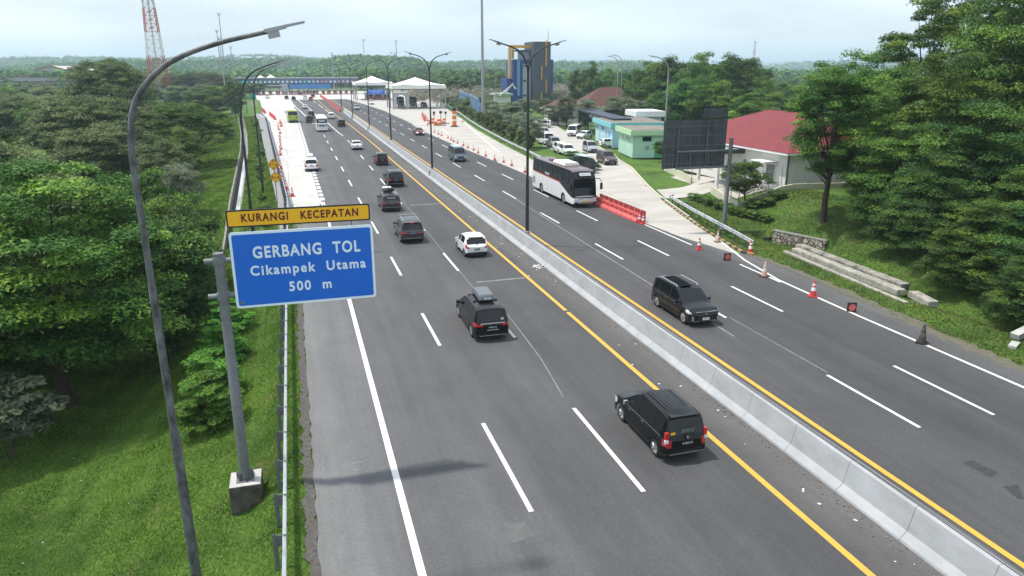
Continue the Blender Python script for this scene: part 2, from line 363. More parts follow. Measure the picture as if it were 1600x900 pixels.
# main asphalt (strip built as quads so that it stays well behaved)
def strip_sheet(name, left, right, y0, y1, step, z, m_, jag=0, th=.12):
    b = MB(); ys = list(np.arange(y0, y1, step)) + [y1]; vs_ = []
    for y in ys:
        a, c = pl(left, y), pl(right, y)
        j = (random.uniform(-jag, jag), random.uniform(-jag, jag)) if jag else (0, 0)
        vs_ += [(a + j[0], y, z), (c + j[1], y, z), (a + j[0], y, z - th), (c + j[1], y, z - th)]
    fs = []
    for i in range(len(ys) - 1):
        o = i * 4; p = o + 4
        fs += [(o, o + 1, p + 1, p), (o, p, p + 2, o + 2), (o + 1, o + 3, p + 3, p + 1)]
    fs += [(0, 2, 3, 1)]; e = (len(ys) - 1) * 4; fs += [(e, e + 1, e + 3, e + 2)]
    b.add(vs_, fs); o = b.build(name, m_); return tag(o, kind='structure')
strip_sheet('road', [(-30, -.3), (63.4, -.28), (63.5, 1.0), (74, 2.1), (90, 1.95), (139, 1.7), (186, 1.4), (240, 1.2), (338, .8)], [(-30, 30.4), (24, 30.1), (38, 31.2), (43.2, 30.9), (44, 29.9), (50, 28.9), (60, 28.5), (95, 28.2), (131, 27.4), (158, 27.2), (187, 28.7), (239, 28.7), (303, 26.2), (338, 24)], -30, 338, .5, 0, M_ASPH, jag=.045)
RL = [(y, x + .55) for y, x in RAIL_L if y >= 62]
strip_sheet('concrete_ramp', [(63.5, -.5)] + RL[1:], [(63.5, .995), (74, 2.09), (90, 1.94), (139, 1.69), (186, 1.39), (240, 1.19), (338, .79)], 63.5, 338, 3, -.002, M_PAVE)
strip_sheet('toll_plaza_pavement', [(338, -14), (460, -22)], [(338, 73), (460, 82)], 338.01, 460, 10, -.001, M_PAVE)
APR = [(43.5, 30.3), (47, 31), (54, 32.6), (63.4, 35), (74.3, 38.4), (86.9, 36.2), (87, 33.0), (92, 32.8), (105, 33.9), (125, 35.6), (156, 38.8), (203, 45), (267, 53.5), (338, 66)]
strip_sheet('exit_pavement', [(43.5, 30.0), (44, 29.91), (50, 28.91), (60, 28.51), (95, 28.21), (131, 27.41), (158, 27.21), (187, 28.71), (239, 28.71), (303, 26.21), (338, 24.01)], APR, 43.5, 338, 1.5, -.002, M_PAVE2)
SVL = [(74.29, 38.35), (84, 36.9), (90, 38.0), (100, 39.8), (110, 40.8), (119, 41.5), (150, 48), (190, 60)]
strip_sheet('service_road', [(74.3, 38.38), (78, 37.8), (86.8, 36.25)] + SVL[2:], [(74.3, 38.4)] + [q for q in OUT_R if 80 < q[0] < 200], 74.3, 190, 2, -.006, M_PAVE2)

# ------------------------------------------------------------------ markings
mk_w, mk_y, mk_o = MB(), MB(), MB()
def line(b, pts, wd, z=.005):
    n = len(pts); vs_ = []
    for i, (x, y) in enumerate(pts):
        a = Vector(pts[max(i - 1, 0)]); c = Vector(pts[min(i + 1, n - 1)]); t = (c - a).normalized(); s_ = Vector((t.y, -t.x)) * wd / 2
        vs_ += [(x - s_.x, y - s_.y, z), (x + s_.x, y + s_.y, z)]
    b.add(vs_, [(2 * i, 2 * i + 1, 2 * i + 3, 2 * i + 2) for i in range(n - 1)])
def pline(b, px, wd, z=.005): line(b, [GXY(*q) for q in px], wd, z)
line(mk_w, [(2.27, -10), (2.32, 40), (2.35, 62), (2.35, 74)], .22)
pline(mk_w, [(506, 322), (500, 315), (478, 287), (450, 250), (436, 225), (430, 210), (424, 192), (417, 185), (405, 180)], .24)
for i in range(46):                                   # block markings between ramp and main road
    y = 75 + i * 2.6
    line(mk_w, [(pl([(74, 2.35), (90, 2.2), (139, 1.95), (186, 1.7), (250, 1.4)], y), y), (pl([(74, 2.35), (90, 2.2), (139, 1.95), (186, 1.7), (250, 1.4)], y + 1.7), y + 1.7)], .42)
def dashes(b, x, ys, ln, wd=.16):
    for y in ys: line(b, [(x(y) if callable(x) else x, y), (x(y + ln) if callable(x) else x, y + ln)], wd)
near = [(3.5, 5.5)]
line(mk_w, [(5.95, 4.2), (5.95, 9.9)], .16); line(mk_w, [(5.95, 17.8), (5.96, 23.7)], .16)
line(mk_w, [(9.69, 4.2), (9.69, 9.9)], .16); line(mk_w, [(9.69, 17.8), (9.71, 23.9)], .16)
dashes(mk_w, 5.95, [32 + 12.9 * i for i in range(17)], 5.0)
dashes(mk_w, 9.75, [32 + 12.9 * i for i in range(9)], 5.0)
line(mk_w, [(9.6, 150), (9.2, 158), (8.6, 184), (7.6, 215)], .2)
pline(mk_w, [(490, 193), (481, 185), (470, 174), (460, 166), (452, 160)], .3)
pline(mk_w, [(493, 179), (486, 172), (480, 167), (470, 160), (462, 153), (455, 149)], .3)
pline(mk_w, [(402, 150), (425, 162), (441, 168), (452, 176)], .3); pline(mk_w, [(425, 148), (445, 156), (462, 165)], .3)
for a, c in (((497, 163), (505, 169)), ((507, 171), (513, 175)), ((487, 156), (494, 161))): pline(mk_w, [a, c], .25)
dashes(mk_w, 21.5, [5.6] + [18.7 + 12.9 * i for i in range(24)], 5.0); dashes(mk_w, 25.08, [5.6] + [18.7 + 12.9 * i for i in range(24)], 5.0)
line(mk_w, [(28.5, -10), (28.55, 30), (28.75, 37), (29.6, 42), (31.2, 47.5), (33.6, 56.5)], .18)
line(mk_w, [(28.55, 36.5), (28.6, 41)], .16)
line(mk_w, [(28.35, 47), (28.35, 55)], .16)
for i in range(60):
    y = 60 + i * 2.8; x = pl([(60, 28.3), (95, 28.0), (131, 27.2), (158, 27.0), (187, 28.5), (239, 28.5)], y); line(mk_w, [(x, y), (x, y + (2.8 if i % 7 else 1.4))], .18)
line(mk_w, [(33.9, 57), (36.6, 67.5)], .14)
pline(mk_w, [(692, 202), (702, 211)], .2); pline(mk_w, [(718, 184), (733, 198), (755, 217), (780, 238)], .22)
line(mk_y, [(13.66, -10), (13.66, 34.9)], .22); line(mk_y, [(13.66, 35.2), (13.6, 140), (13.2, 182), (12.5, 215), (11.9, 244), (11.4, 330)], .22)
line(mk_y, [(17.88, -10), (17.88, 150), (17.6, 330)], .22)
line(mk_o, [(9.75, 38), (9.9, 60), (10.3, 80)], .05, .004)
pline(mk_o, [(745, 441), (820, 434)], .22, .004); pline(mk_o, [(640, 321), (690, 318)], .25, .004); pline(mk_o, [(624, 268), (660, 266)], .25, .004)
line(mk_o, [(20.3, 29), (20.9, 53), (21.4, 70)], .10, .004); line(mk_o, [(21.7, 23.9), (21.7, 31.6)], .06, .004)
pline(mk_o, [(757, 448), (783, 480), (800, 500), (845, 560), (880, 620)], .05, .004)
pline(mk_o, [(530, 723), (548, 719), (540, 728)], .03, .004); pline(mk_o, [(545, 726), (556, 722), (569, 722)], .035, .004); pline(mk_o, [(548, 732), (561, 735)], .03, .004); pline(mk_o, [(562, 716), (566, 712)], .03, .004); pline(mk_o, [(536, 728), (541, 717)], .03, .004)
tag(mk_w.build('road_markings_white', M_MARK), kind='structure'); tag(mk_y.build('road_markings_yellow', M_MARKY), kind='structure'); tag(mk_o.build('road_markings_worn', M_MARKW), kind='structure')
# asphalt patches, joints in the concrete, gravel edge strips
pt = MB()
for q in ([(1505, 724), (1518, 719), (1560, 738), (1548, 746)], [(1567, 760), (1590, 757), (1600, 780), (1590, 779)]):
    pt.add([(*GXY(*p), .004) for p in q], [(0, 1, 2, 3)])
tag(pt.build('road_patches', mat('tar_patch', (.034, .034, .036), .8, var=.3, scale=6)), kind='structure')
pt = MB()
for q in ([(770, 822), (820, 814), (836, 838), (790, 852)], [(490, 338), (524, 334), (527, 345), (488, 349)]):
    pt.add([(*GXY(*p), .0035) for p in q], [(0, 1, 2, 3)])
tag(pt.build('road_repairs', mat('old_patch', (.10, .10, .10), .85, var=.15, scale=3)), kind='structure')
jt = MB()
for i in range(52):
    y = 68 + i * 5.2; a = pl(RL, y) + .1; c = 1.7 if y > 74 else pl([(63, .9), (74, 2.0)], y)
    line(jt, [(a, y), (c, y)], .05, .0025)
line(jt, [(-.9, 78), (-1.2, 131), (-1.7, 186), (-2.5, 300)], .04, .0025)
for i in range(50):
    y = 50 + i * 5.5; line(jt, [(pl([(44, 30.2), (60, 28.8), (95, 28.5), (131, 27.7), (187, 29)], y) + .2, y), (pl(APR, y) - .3, y)], .05, .0025)
line(jt, [(32, 62), (32, 92), (33, 160), (36, 260)], .04, .0025)
tag(jt.build('pavement_joints', mat('joint_tar', (.16, .15, .14), .9)), kind='structure')
strip_sheet('verge_dirt', [(-30, 30.0), (24, 29.9), (38, 31.0), (43, 30.8)], [(-30, 30.75), (24, 30.7), (38, 31.6), (43, 31.3)], -30, 43, .35, .004, mat('dry_verge_soil', (.15, .135, .10), .95, col2=(.075, .075, .05), scale=4, coords='World', detail=9), jag=.2, th=.15)
M_GRAV = mat('gravel_litter', (.115, .105, .095), .95, col2=(.05, .046, .042), scale=7, coords='World', bump=.8, bscale=18, detail=9)
strip_sheet('verge_gravel', [(-30, -.62), (63, -.60)], [(-30, -.26), (63, -.26)], -30, 63, .35, -.012, M_GRAV, jag=.12)
strip_sheet('drain_strip', [(62, -1.75), (73, -2.0), (131, -4.9), (175, -7.0), (200, -8.2), (235, -10.5)], [(62, -1.1), (73, -.6), (131, -2.8), (175, -4.6), (200, -5.6), (235, -8.2)], 62, 235, 3, -.01, mat('drain_concrete', (.22, .225, .23), .9, var=.2, scale=2))
# crumbs and litter along the foot of the median
lit = MB()
for i in range(1500):
    y = random.uniform(8, 130); x = 15.46 - abs(random.gauss(0, .28)); s_ = random.uniform(.012, .045); lit.box((x, y, .004 + s_ / 3), (s_, s_ * random.uniform(.6, 1.6), s_ * .6), random.uniform(0, 3))
for i in range(500):
    y = random.uniform(6, 90); x = 29.9 - abs(random.gauss(0, .6)); s_ = random.uniform(.012, .04); lit.box((x, y, .004 + s_ / 3), (s_, s_, s_ * .5), random.uniform(0, 3))
tag(lit.build('roadside_grit', mat('grit', (.16, .14, .12), .9, var=.5, scale=.9)), 'dark grit and crumbs along the foot of the median', 'grit', kind='stuff')
lit = MB()
for i in range(46):
    y = random.uniform(8, 80); x = 15.2 - abs(random.gauss(0, .5)); s_ = random.uniform(.03, .12); lit.box((x, y, .01 + s_ * .2), (s_, s_ * random.uniform(.4, 1.2), s_ * .3), random.uniform(0, 3))
for px in ((235, 435), (250, 437), (262, 440)):
    p = G(800 + px[0] * .178, 340 + px[1] * .178); 
    for k in range(6): lit.box((p.x + random.uniform(-.35, .35), p.y + random.uniform(-.3, .3), .04), (.3, .12, .05), random.uniform(0, 3))
for k in range(12):
    p = G(random.uniform(0, 330), random.uniform(640, 880), -3); s_ = random.uniform(.02, .05); lit.box((p.x, p.y, gz(p.x, p.y) + .06), (s_, s_, s_ * .4), random.uniform(0, 3))
tag(lit.build('paper_litter', mat('paper', (.62, .62, .60), .8, var=.2)), 'scraps of white litter on the shoulder and the grass', 'litter', kind='stuff')

# ------------------------------------------------------------------ median barrier
mb = MB(); prof = [(15.50, 0), (15.52, .07), (15.74, .27), (15.90, 1.0), (15.93, 1.03), (16.17, 1.03), (16.20, 1.0), (16.36, .27), (16.58, .07), (16.60, 0)]
y = 3.2; n_ = len(prof)
while y < 236:
    y2 = min(y + 2.57, 236); g_ = .007
    vs_ = [(x, y + g_, z) for x, z in prof] + [(x, y2 - g_, z) for x, z in prof]
    mb.add(vs_, [(i, n_ + i, n_ + i + 1, i + 1) for i in range(n_ - 1)] + [tuple(range(n_)), tuple(range(2 * n_ - 1, n_ - 1, -1))])
    y = y2
o = mb.build('median_barrier', M_BARR); tag(o, 'long pale concrete barrier dividing the two carriageways', 'barrier')
hb = MB()                                               # cable duct lying on the barrier top
hb.tube([(16.03, 3.2 + i * 4, 1.045 + .006 * (i % 2)) for i in range(40)], .018, 5); hb.tube([(16.10 + .01 * (i % 3), 3.2 + i * 4, 1.045) for i in range(40)], .014, 5)
hb.build('cable', mat('cable_grey', (.10, .10, .11), .6), o)

# ------------------------------------------------------------------ guardrails
def wbeam(pts, z=.72, side=1):
    b = MB(); sec = [(-.0, .155), (.075, .11), (.075, .06), (.01, .0), (.075, -.06), (.075, -.11), (0, -.155), (-.012, -.155), (-.012, .155)]
    N = len(sec); vs_ = []
    for i, p in enumerate(pts):
        a = Vector(pts[max(i - 1, 0)][:2]); c = Vector(pts[min(i + 1, len(pts) - 1)][:2]); t = (c - a).normalized(); nn = Vector((t.y, -t.x)) * side
        for s_, h in sec: vs_.append((p[0] + nn.x * s_, p[1] + nn.y * s_, p[2] + z + h))
    b.add(vs_, [(i * N + k, i * N + (k + 1) % N, (i + 1) * N + (k + 1) % N, (i + 1) * N + k) for i in range(len(pts) - 1) for k in range(N)])
    return b
def guardrail(label, pts, gap, side=1, nmax=100, post_h=.95, mats=M_STEEL):
    o = empty('guardrail', (pts[0][0], pts[0][1], pts[0][2]), 0, label, 'guardrail'); org = Vector(pts[0])
    loc = [tuple(Vector(p) - org) for p in pts]; wbeam(loc, side=side).build('rail', mats, o)
    # posts at even distance
    acc = 0; nxt = .6; k = 0; mesh = None
    for a, c in zip(loc, loc[1:]):
        a = Vector(a); c = Vector(c); d = (c - a).length
        while nxt <= acc + d and k < nmax:
            p = a.lerp(c, (nxt - acc) / d); t = (c - a).normalized(); rz = math.atan2(t.y, t.x)
            if mesh is None:
                b = MB(); b.box((0, 0, .28), (.10, .012, 1.3)); b.box((0, .06, .28), (.012, .12, 1.3)); b.box((0, -.12 * side, .72), (.02, .24, .34)); q = b.build('post', M_POST, o); mesh = q.data
            else: q = bpy.data.objects.new('post', mesh); COL.objects.link(q); q.parent = o
            q.location = (p.x - math.sin(-rz) * 0, p.y, p.z - .0); q.location = p + Vector((t.y, -t.x, 0)) * (-.16 * side); q.rotation_euler = (0, 0, rz)
            nxt += gap; k += 1
        acc += d
    return o
pts = [(pl(RAIL_L, y), y, -.08) for y in list(np.arange(3, 64, 1.5)) + list(np.arange(64, 236, 3))]
guardrail('long steel guardrail between the left grass slope and the shoulder', pts, 2.0, 1)
RR = [(33.0, 86), (33.3, 92), (34.6, 105), (36.3, 125), (39.6, 156), (42.7, 180), (46, 203), (54.4, 267), (60, 300)]
guardrail('steel guardrail beside the row of rounded shrubs on the right', [(x, y, -.1) for x, y in RR], 4.0, -1)
q1 = [GXY(1040, 316), GXY(1075, 338), GXY(1110, 358), GXY(1145, 378), GXY(1170, 393)]
guardrail('short curved steel guardrail beside the painted kerb below the rear sign panel', [(x + .35, y, -.08) for x, y in q1], 2.0, 1)
kb = MB(); kb2 = MB()
kp = [GXY(a, b_) for a, b_ in ((1038, 315), (1060, 332), (1085, 350), (1110, 366), (1135, 381), (1158, 394), (1176, 399))]
tot = 0
for a, c in zip(kp, kp[1:]):
    a = Vector(a); c = Vector(c); n_ = max(1, round((c - a).length / .55))
    for i in range(n_):
        p = a.lerp(c, (i + .5) / n_); rz = math.atan2((c - a).y, (c - a).x); b = kb if (tot % 2) else kb2; tot += 1
        b.box((p.x + .06, p.y, .02), ((c - a).length / n_ - .015, .22, .22), rz)
o = empty('kerb', (kp[0][0], kp[0][1], 0), 0, 'black and yellow striped kerb along the right exit edge', 'kerb')
for b, mm in ((kb, mat('kerb_dark', (.07, .065, .06), .9, var=.3)), (kb2, mat('kerb_yellow', (.36, .25, .09), .9, var=.3))):
    q = b.build('kerb_blocks', mm, o); q.matrix_parent_inverse = Matrix.Translation(-Vector(o.location))
kb = MB(); pts2 = [(pl(OUT_R, y), y) for y in np.arange(66, 150, 2)]
for a, c in zip(pts2, pts2[1:]):
    kb.beam((a[0] + .1, a[1], .02), (c[0] + .1, c[1], .02), .2, .2)
tag(kb.build('kerb', mat('pale_kerb', (.50, .47, .36), .85, var=.15)), 'pale yellowish kerb line along the outer side of the service road', 'kerb')

# ------------------------------------------------------------------ street lamps
def lamp_head(b, p, d, s=1.0):
    p = Vector(p); d = Vector(d).normalized(); side = d.cross(UP).normalized(); u = side.cross(d)
    def bx(c, l_, w_, h_, t_=1):
        vs_ = []
        for sl in (-1, 1):
            k = t_ if sl > 0 else 1
            for a, e in ((-1, -1), (1, -1), (1, 1), (-1, 1)): vs_.append(c + d * sl * l_ / 2 + side * a * w_ / 2 * k + u * e * h_ / 2 * k)
        b.add(vs_, [(3, 2, 1, 0), (4, 5, 6, 7), (0, 1, 5, 4), (1, 2, 6, 5), (2, 3, 7, 6), (3, 0, 4, 7)])
    bx(p + d * .20 * s - u * .10 * s, .34 * s, .24 * s, .20 * s); bx(p + d * .28 * s + u * .03 * s, .62 * s, .30 * s, .10 * s); bx(p + d * .86 * s + u * .05 * s, .56 * s, .34 * s, .07 * s, .75)
def arm_pts(h0, reach, h1, sgn, ax):
    P = []
    for i in range(15):
        t = i / 14; a = t * math.pi / 2
        x = reach * (1 - math.cos(a)) ** 1.0; z = h0 + (h1 - h0) * math.sin(a) ** .9
        P.append(Vector((ax[0] * sgn * x, ax[1] * sgn * x, z)))
    return P
def single_lamp(loc, base_z, label, group, top, reach, mpole, matl=None, ax=(1, 0), shape=None, lean=0):
    o = empty('street_lamp', (*loc, base_z), 0, label, 'street lamp', group); H_ = top - base_z
    b = MB(); b.tube([(0, 0, 0), (0, 0, H_ * .33), (0, 0, H_ * .34), (0, 0, H_ * .6), (0, 0, H_ * .61), (0, 0, H_ - 3.4)], [.135, .12, .095, .09, .078, .072], 12)
    b.lathe([(.26, 0), (.26, .03), (.16, .05)], n=12); b.build('pole', mpole, o, smooth=True)
    sh = shape or [(0, -3.4), (.06, -2.6), (.25, -1.75), (.60, -1.05), (1.10, -.62), (1.75, -.38), (2.6, -.20), (3.35, -.02)]
    P = [Vector((ax[0] * x, ax[1] * x, H_ + z)) for x, z in sh]
    # smooth
    Q = []
    for i in range(len(P) - 1):
        p0 = P[max(i - 1, 0)]; p1 = P[i]; p2 = P[i + 1]; p3 = P[min(i + 2, len(P) - 1)]
        for k in range(4):
            t = k / 4; Q.append(.5 * ((2 * p1) + (p2 - p0) * t + (2 * p0 - 5 * p1 + 4 * p2 - p3) * t * t + (3 * p1 - p0 - 3 * p2 + p3) * t ** 3))
    Q.append(P[-1]); n_ = len(Q)
    b = MB(); b.tube(Q, [.072 - .022 * i / n_ for i in range(n_)], 12); b.build('arm', mpole, o, smooth=True)
    b = MB(); lamp_head(b, Q[-1] - (Q[-1] - Q[-2]).normalized() * .1, Q[-1] - Q[-2], .78); b.build('lamp_head', M_POLEL, o)
    return o
single_lamp((-3.5, 18), -.95, 'weathered grey street lamp standing nearest, its arm reaching over the blue sign', 'single arm street lamps on the left slope', 13.72, 3.6, M_POLE,
            shape=[(0, -3.4), (.02, -2.5), (.22, -1.62), (.75, -.98), (1.35, -.62), (2.1, -.36), (2.75, -.20), (3.20, -.10)])
LS = [(0, -4.2), (.05, -3.0), (.25, -1.95), (.65, -1.15), (1.2, -.65), (1.9, -.35), (2.5, -.16), (2.95, 0)]
single_lamp((-3.35, 54), -1.0, 'dark single arm street lamp rising behind the yellow warning plate', 'single arm street lamps on the left slope', 13.35, 3, M_POLEDK, shape=LS)
single_lamp((-3.9, 88), -.9, 'dark single arm street lamp beside the diamond warning signs', 'single arm street lamps on the left slope', 13.3, 3, M_POLEDK, shape=LS)
def double_lamp(loc, label, group=None, s=1, mp_=M_POLEDK, top=14.55, ped=True, ax=(1, 0)):
    o = empty('street_lamp', (*loc, 0), 0, label, 'street lamp', group)
    b = MB(); b.tube([(0, 0, 1.05), (0, 0, 5), (0, 0, 5.01), (0, 0, 9), (0, 0, top - 1.9)], [.135, .125, .105, .095, .08], 10); b.lathe([(.2, 1.06), (.2, 1.1), (.15, 1.16)], n=10); b.build('pole', mp_, o, smooth=True)
    for sg in (-1, 1):
        b = MB(); P = [(ax[0] * sg * x, ax[1] * sg * x, top + z) for x, z in ((0, -2.2), (.04, -1.7), (.18, -1.2), (.42, -.78), (.78, -.46), (1.2, -.27), (1.7, -.12), (2.0, -.04))]
        b.tube(P, [.075, .072, .07, .066, .06, .055, .05, .048], 8); b.build('arm', mp_, o, smooth=True)
        b = MB(); lamp_head(b, P[-1], Vector(P[-1]) - Vector(P[-2]), .75); b.build('lamp_head', M_POLEG, o)
    if ped:
        b = MB(); b.box((0, 0, .55), (.34, .42, 1.1)); b.box((0, 0, 1.08), (.44, .5, .06)); b.box((-.36, -.02, .45), (.2, .3, .8)); b.build('pedestal', M_CONC, o)
    return o
dl_g = 'double arm street lamps on the median'
double_lamp((16.33, 50.5), 'nearest dark double arm street lamp on the median barrier', dl_g)
double_lamp((16.1, 88), 'second double arm street lamp along the median, beyond the nearest', dl_g)
double_lamp((16.2, 127), 'third double arm street lamp along the median', dl_g)
double_lamp((15.9, 160), 'fourth double arm street lamp along the median', dl_g)
double_lamp((15.7, 201), 'fifth double arm street lamp along the median', dl_g)
double_lamp((15.5, 240), 'farthest double arm street lamp at the end of the median', dl_g)
def side_lamp(px, py, top_y, label, reach, ax=(-1, 0), h=0, mp_=M_POLEL, rad=.1):
    p = G(px, py, h); t = D(px, top_y, p.y).z; o = empty('street_lamp', (p.x, p.y, h), 0, label, 'street lamp'); H_ = t - h
    b = MB(); b.tube([(0, 0, 0), (0, 0, H_ - 2)], [rad, rad * .7], 8); b.build('pole', mp_, o, smooth=True)
    b = MB(); P = [(ax[0] * x * reach, ax[1] * x * reach, H_ + z) for x, z in ((0, -2), (.04, -1.3), (.18, -.7), (.42, -.3), (.75, -.08), (1, 0))]; b.tube(P, rad * .65, 8); b.build('arm', mp_, o, smooth=True)
    b = MB(); lamp_head(b, P[-1], Vector(P[-1]) - Vector(P[-2]), .6); b.build('lamp_head', mp_, o); return o
side_lamp(1035, 268, 88, 'pale single arm street lamp at the left edge of the rear sign panel', 2.3, rad=.11)
side_lamp(968, 200, 86, 'pale street lamp behind the red tiled roof, right one of a pair', 2.2, rad=.12)
side_lamp(962, 200, 88, 'pale street lamp behind the red tiled roof, left one of a pair', 2.2, rad=.12)
side_lamp(775, 182, 107, 'thin grey street lamp between the tall mast and the blue tower', 2.5, h=0, rad=.09)

# ------------------------------------------------------------------ tall masts and the lattice tower
def mast(px, py, top_y, label, h=0, r=.25, cls='floodlight'):
    p = G(px, py, h) if not isinstance(px, tuple) else Vector(px)
    t = D(px if not isinstance(px, tuple) else 0, top_y, p.y).z; H_ = t - h
    o = empty('light_mast', (p.x, p.y, h), 0, label, 'mast'); b = MB(); b.tube([(0, 0, 0), (0, 0, H_)], [r, r * .45], 10); b.build('pole', M_POLEL, o, smooth=True)
    b = MB(); b.lathe([(.6, -.06), (.6, .06)], (0, 0, H_ - .6), 8)
    for i in range(3):
        a = i * 2.1; b.box((math.cos(a) * .62, math.sin(a) * .62, H_ - .1), (.3, .22, 1.1), a)
    b.build('antenna_ring', M_POLEL, o); return o
# photo point at the foot and the row of the tip
o = mast(755, 192, -120, 'very tall grey mast rising beyond the top of the photo beside the flags', r=.42)
for px, py, ty, lb, r in ((356, 150, 22, 'tallest of three slim grey masts behind the left trees', .36), (350, 150, 48, 'shorter slim grey mast left of the tallest one', .34), (353, 152, 60, 'slim grey mast half hidden between two others', .3),
                          (368, 146, 74, 'slim grey mast left of the toll plaza lane signals', .36), (572, 140, 62, 'thin grey mast rising behind the first white canopy', .34), (622, 140, 64, 'thin grey mast rising between the two white canopies', .45), (522, 138, 83, 'short thin mast on the wooded hill', .5)):
    mast(px, py, ty, lb, r=r)
def lattice(p0, H_, w0, w1, label, name='lattice_tower'):
    o = empty(name, p0, .3, label, 'tower'); white = mat('tower_white', (.62, .62, .60), .5, .2); red = mat('tower_red', (.40, .06, .04), .5, .2)
    bw, br = MB(), MB(); n_ = 16
    bands = lambda k: bw if (k < 2 or (k // 3) % 2 == 0) and not 2 <= k < 5 else br
    def c(k, i):
        t = k / n_; w_ = (w0 + (w1 - w0) * t) / 2; a = [(-1, -1), (1, -1), (1, 1), (-1, 1)][i]; return Vector((a[0] * w_, a[1] * w_, H_ * t))
    for k in range(n_):
        b = bands(k)
        for i in range(4):
            j = (i + 1) % 4; r = .17
            b.bar(c(k, i), c(k + 1, i), r, n=5, caps=False); b.bar(c(k, i), c(k + 1, j), r * .6, n=4, caps=False); b.bar(c(k, j), c(k + 1, i), r * .6, n=4, caps=False); b.bar(c(k, i), c(k, j), r * .6, n=4, caps=False)
            mid = (c(k, i) + c(k, j)) / 2; b.bar(mid, (c(k + 1, i) + c(k + 1, j)) / 2, r * .45, n=4, caps=False)
            m2 = (c(k, i) + c(k + 1, i)) / 2; b.bar(m2, (c(k, j) + c(k + 1, j)) / 2, r * .4, n=4, caps=False)
    bw.build('white_lattice', white, o); br.build('red_lattice', red, o)
    b = MB()
    for k in (13, 14): b.box((0, 0, H_ * k / n_), (w1 + 2.2, w1 + 2.2, .18))
    for i in range(4): b.box(((1 if i % 2 else -1) * (w1 / 2 + .9), (1 if i > 1 else -1) * (w1 / 2 + .9), H_ * 13.5 / n_), (.35, .35, 2.2))
    b.bar((0, 0, 0), (0, 0, H_), .22, n=6); b.build('antenna_platform', mat('tower_grey', (.4, .4, .4), .5), o); return o
lb_ = G(253, 160, -2.5); lattice((lb_.x, lb_.y, -2.5), D(235, -40, lb_.y).z + 2.5, 8.6, 3.4, 'red and white lattice telecom tower rising above the left trees')

# ------------------------------------------------------------------ direction sign on its post (left)
sg = empty('direction_sign', (-2.45, 22.45, -.12), 0, 'blue toll gate direction sign with amber plate above it, on a grey post', 'road sign')
b = MB(); b.tube([(0, 0, 0), (0, 0, 3.5), (0, 0, 3.52), (0, 0, 7.62)], [.165, .16, .15, .145], 18); b.lathe([(.155, 7.6), (.155, 7.66), (.02, 7.68)], n=18)
for i in range(8):
    a = i * math.pi / 4; b.box((math.cos(a) * .2, math.sin(a) * .2, .14), (.14, .015, .26), a)
b.box((0, 0, .015), (.55, .55, .03)); b.build('post', M_POST, sg, smooth=True)
b = MB(); b.box((0, 0, -.5), (1.0, 1.0, 1.0)); b.build('concrete_footing', mat('dark_footing', (.13, .115, .10), .95, col2=(.035, .03, .026), scale=2.5, bump=.5), sg, bevel=.03)  # footing sides in a mottled tone, darker than the top plate
b = MB(); b.box((0, 0, .001), (.96, .96, .008)); b.build('footing_top', M_CONC, sg)
for z in (7.42, 6.32):
    b = MB(); b.bar((-.42, 0, z), (.55, 0, z), .085, n=12); b.bar((.52, 0, z), (4.35, .12, z), .06, n=10)
    b.lathe([(.12, -.03), (.12, .03)], M=Matrix.Translation((.42, 0, z)) @ Matrix.Rotation(R(90), 4, 'Y'), n=12); b.lathe([(.12, -.03), (.12, .03)], M=Matrix.Translation((.55, 0, z)) @ Matrix.Rotation(R(90), 4, 'Y'), n=12)
    b.lathe([(.185, -.1), (.185, .1)], (0, 0, z), 14); b.build('bracket_arm', M_POST, sg, smooth=True)
def panel(parent, x0, x1, z0, z1, y, face, border, bw_, name, rad=.10, th=.05):
    def rr(x0, x1, z0, z1, r):
        P = []
        for cx, cz, a0 in ((x1 - r, z1 - r, 0), (x0 + r, z1 - r, 90), (x0 + r, z0 + r, 180), (x1 - r, z0 + r, 270)):
            for k in range(5): a = R(a0 + k * 22.5); P.append((cx + r * math.cos(a), cz + r * math.sin(a)))
        return P
    Mx = Matrix(((1, 0, 0, 0), (0, 0, 1, y), (0, 1, 0, 0), (0, 0, 0, 1)))
    def plate(nm, m_, x0, x1, z0, z1, y0, y1, r):
        b = MB(); P = rr(x0, x1, z0, z1, r); n_ = len(P); vs_ = [(x, y0, z) for x, z in P] + [(x, y1, z) for x, z in P]
        b.add(vs_, [tuple(range(n_)), tuple(range(2 * n_ - 1, n_ - 1, -1))] + [(i, n_ + i, n_ + (i + 1) % n_, (i + 1) % n_) for i in range(n_)]); return b.build(nm, m_, parent)
    # front is towards -Y
    o = plate(name, border, x0, x1, z0, z1, y, y + th, rad)
    q = plate('face', face, x0 + bw_, x1 - bw_, z0 + bw_, z1 - bw_, y - .006, y + .01, rad * .6); q.parent = o
    return o
sx = 2.45; zb = .12                                   # local offsets of the sign
pn = panel(sg, -2.09 + sx, 2.13 + sx, 5.80 + zb, 8.16 + zb, -.16, M_BLUE, M_SIGNW, .075, 'sign_panel')
RT = (R(90), 0, 0)
text_mesh('lettering', 'GERBANG  TOL', .50, M_SIGNW, pn, (.12 + sx, -.172, 7.50 + zb), RT, space=1.18, bold=.014, fit=3.18)
text_mesh('lettering', 'Cikampek  Utama', .42, M_SIGNW, pn, (.13 + sx, -.172, 6.94 + zb), RT, space=1.24, bold=.011, fit=3.44)
text_mesh('lettering', '500  m', .42, M_SIGNW, pn, (.13 + sx, -.172, 6.36 + zb), RT, space=1.22, bold=.011, fit=1.27)
b = MB(); b.box((-1.9 + sx, -.172, 5.98 + zb), (.1, .008, .1)); b.build('maker_mark', M_POST, pn)
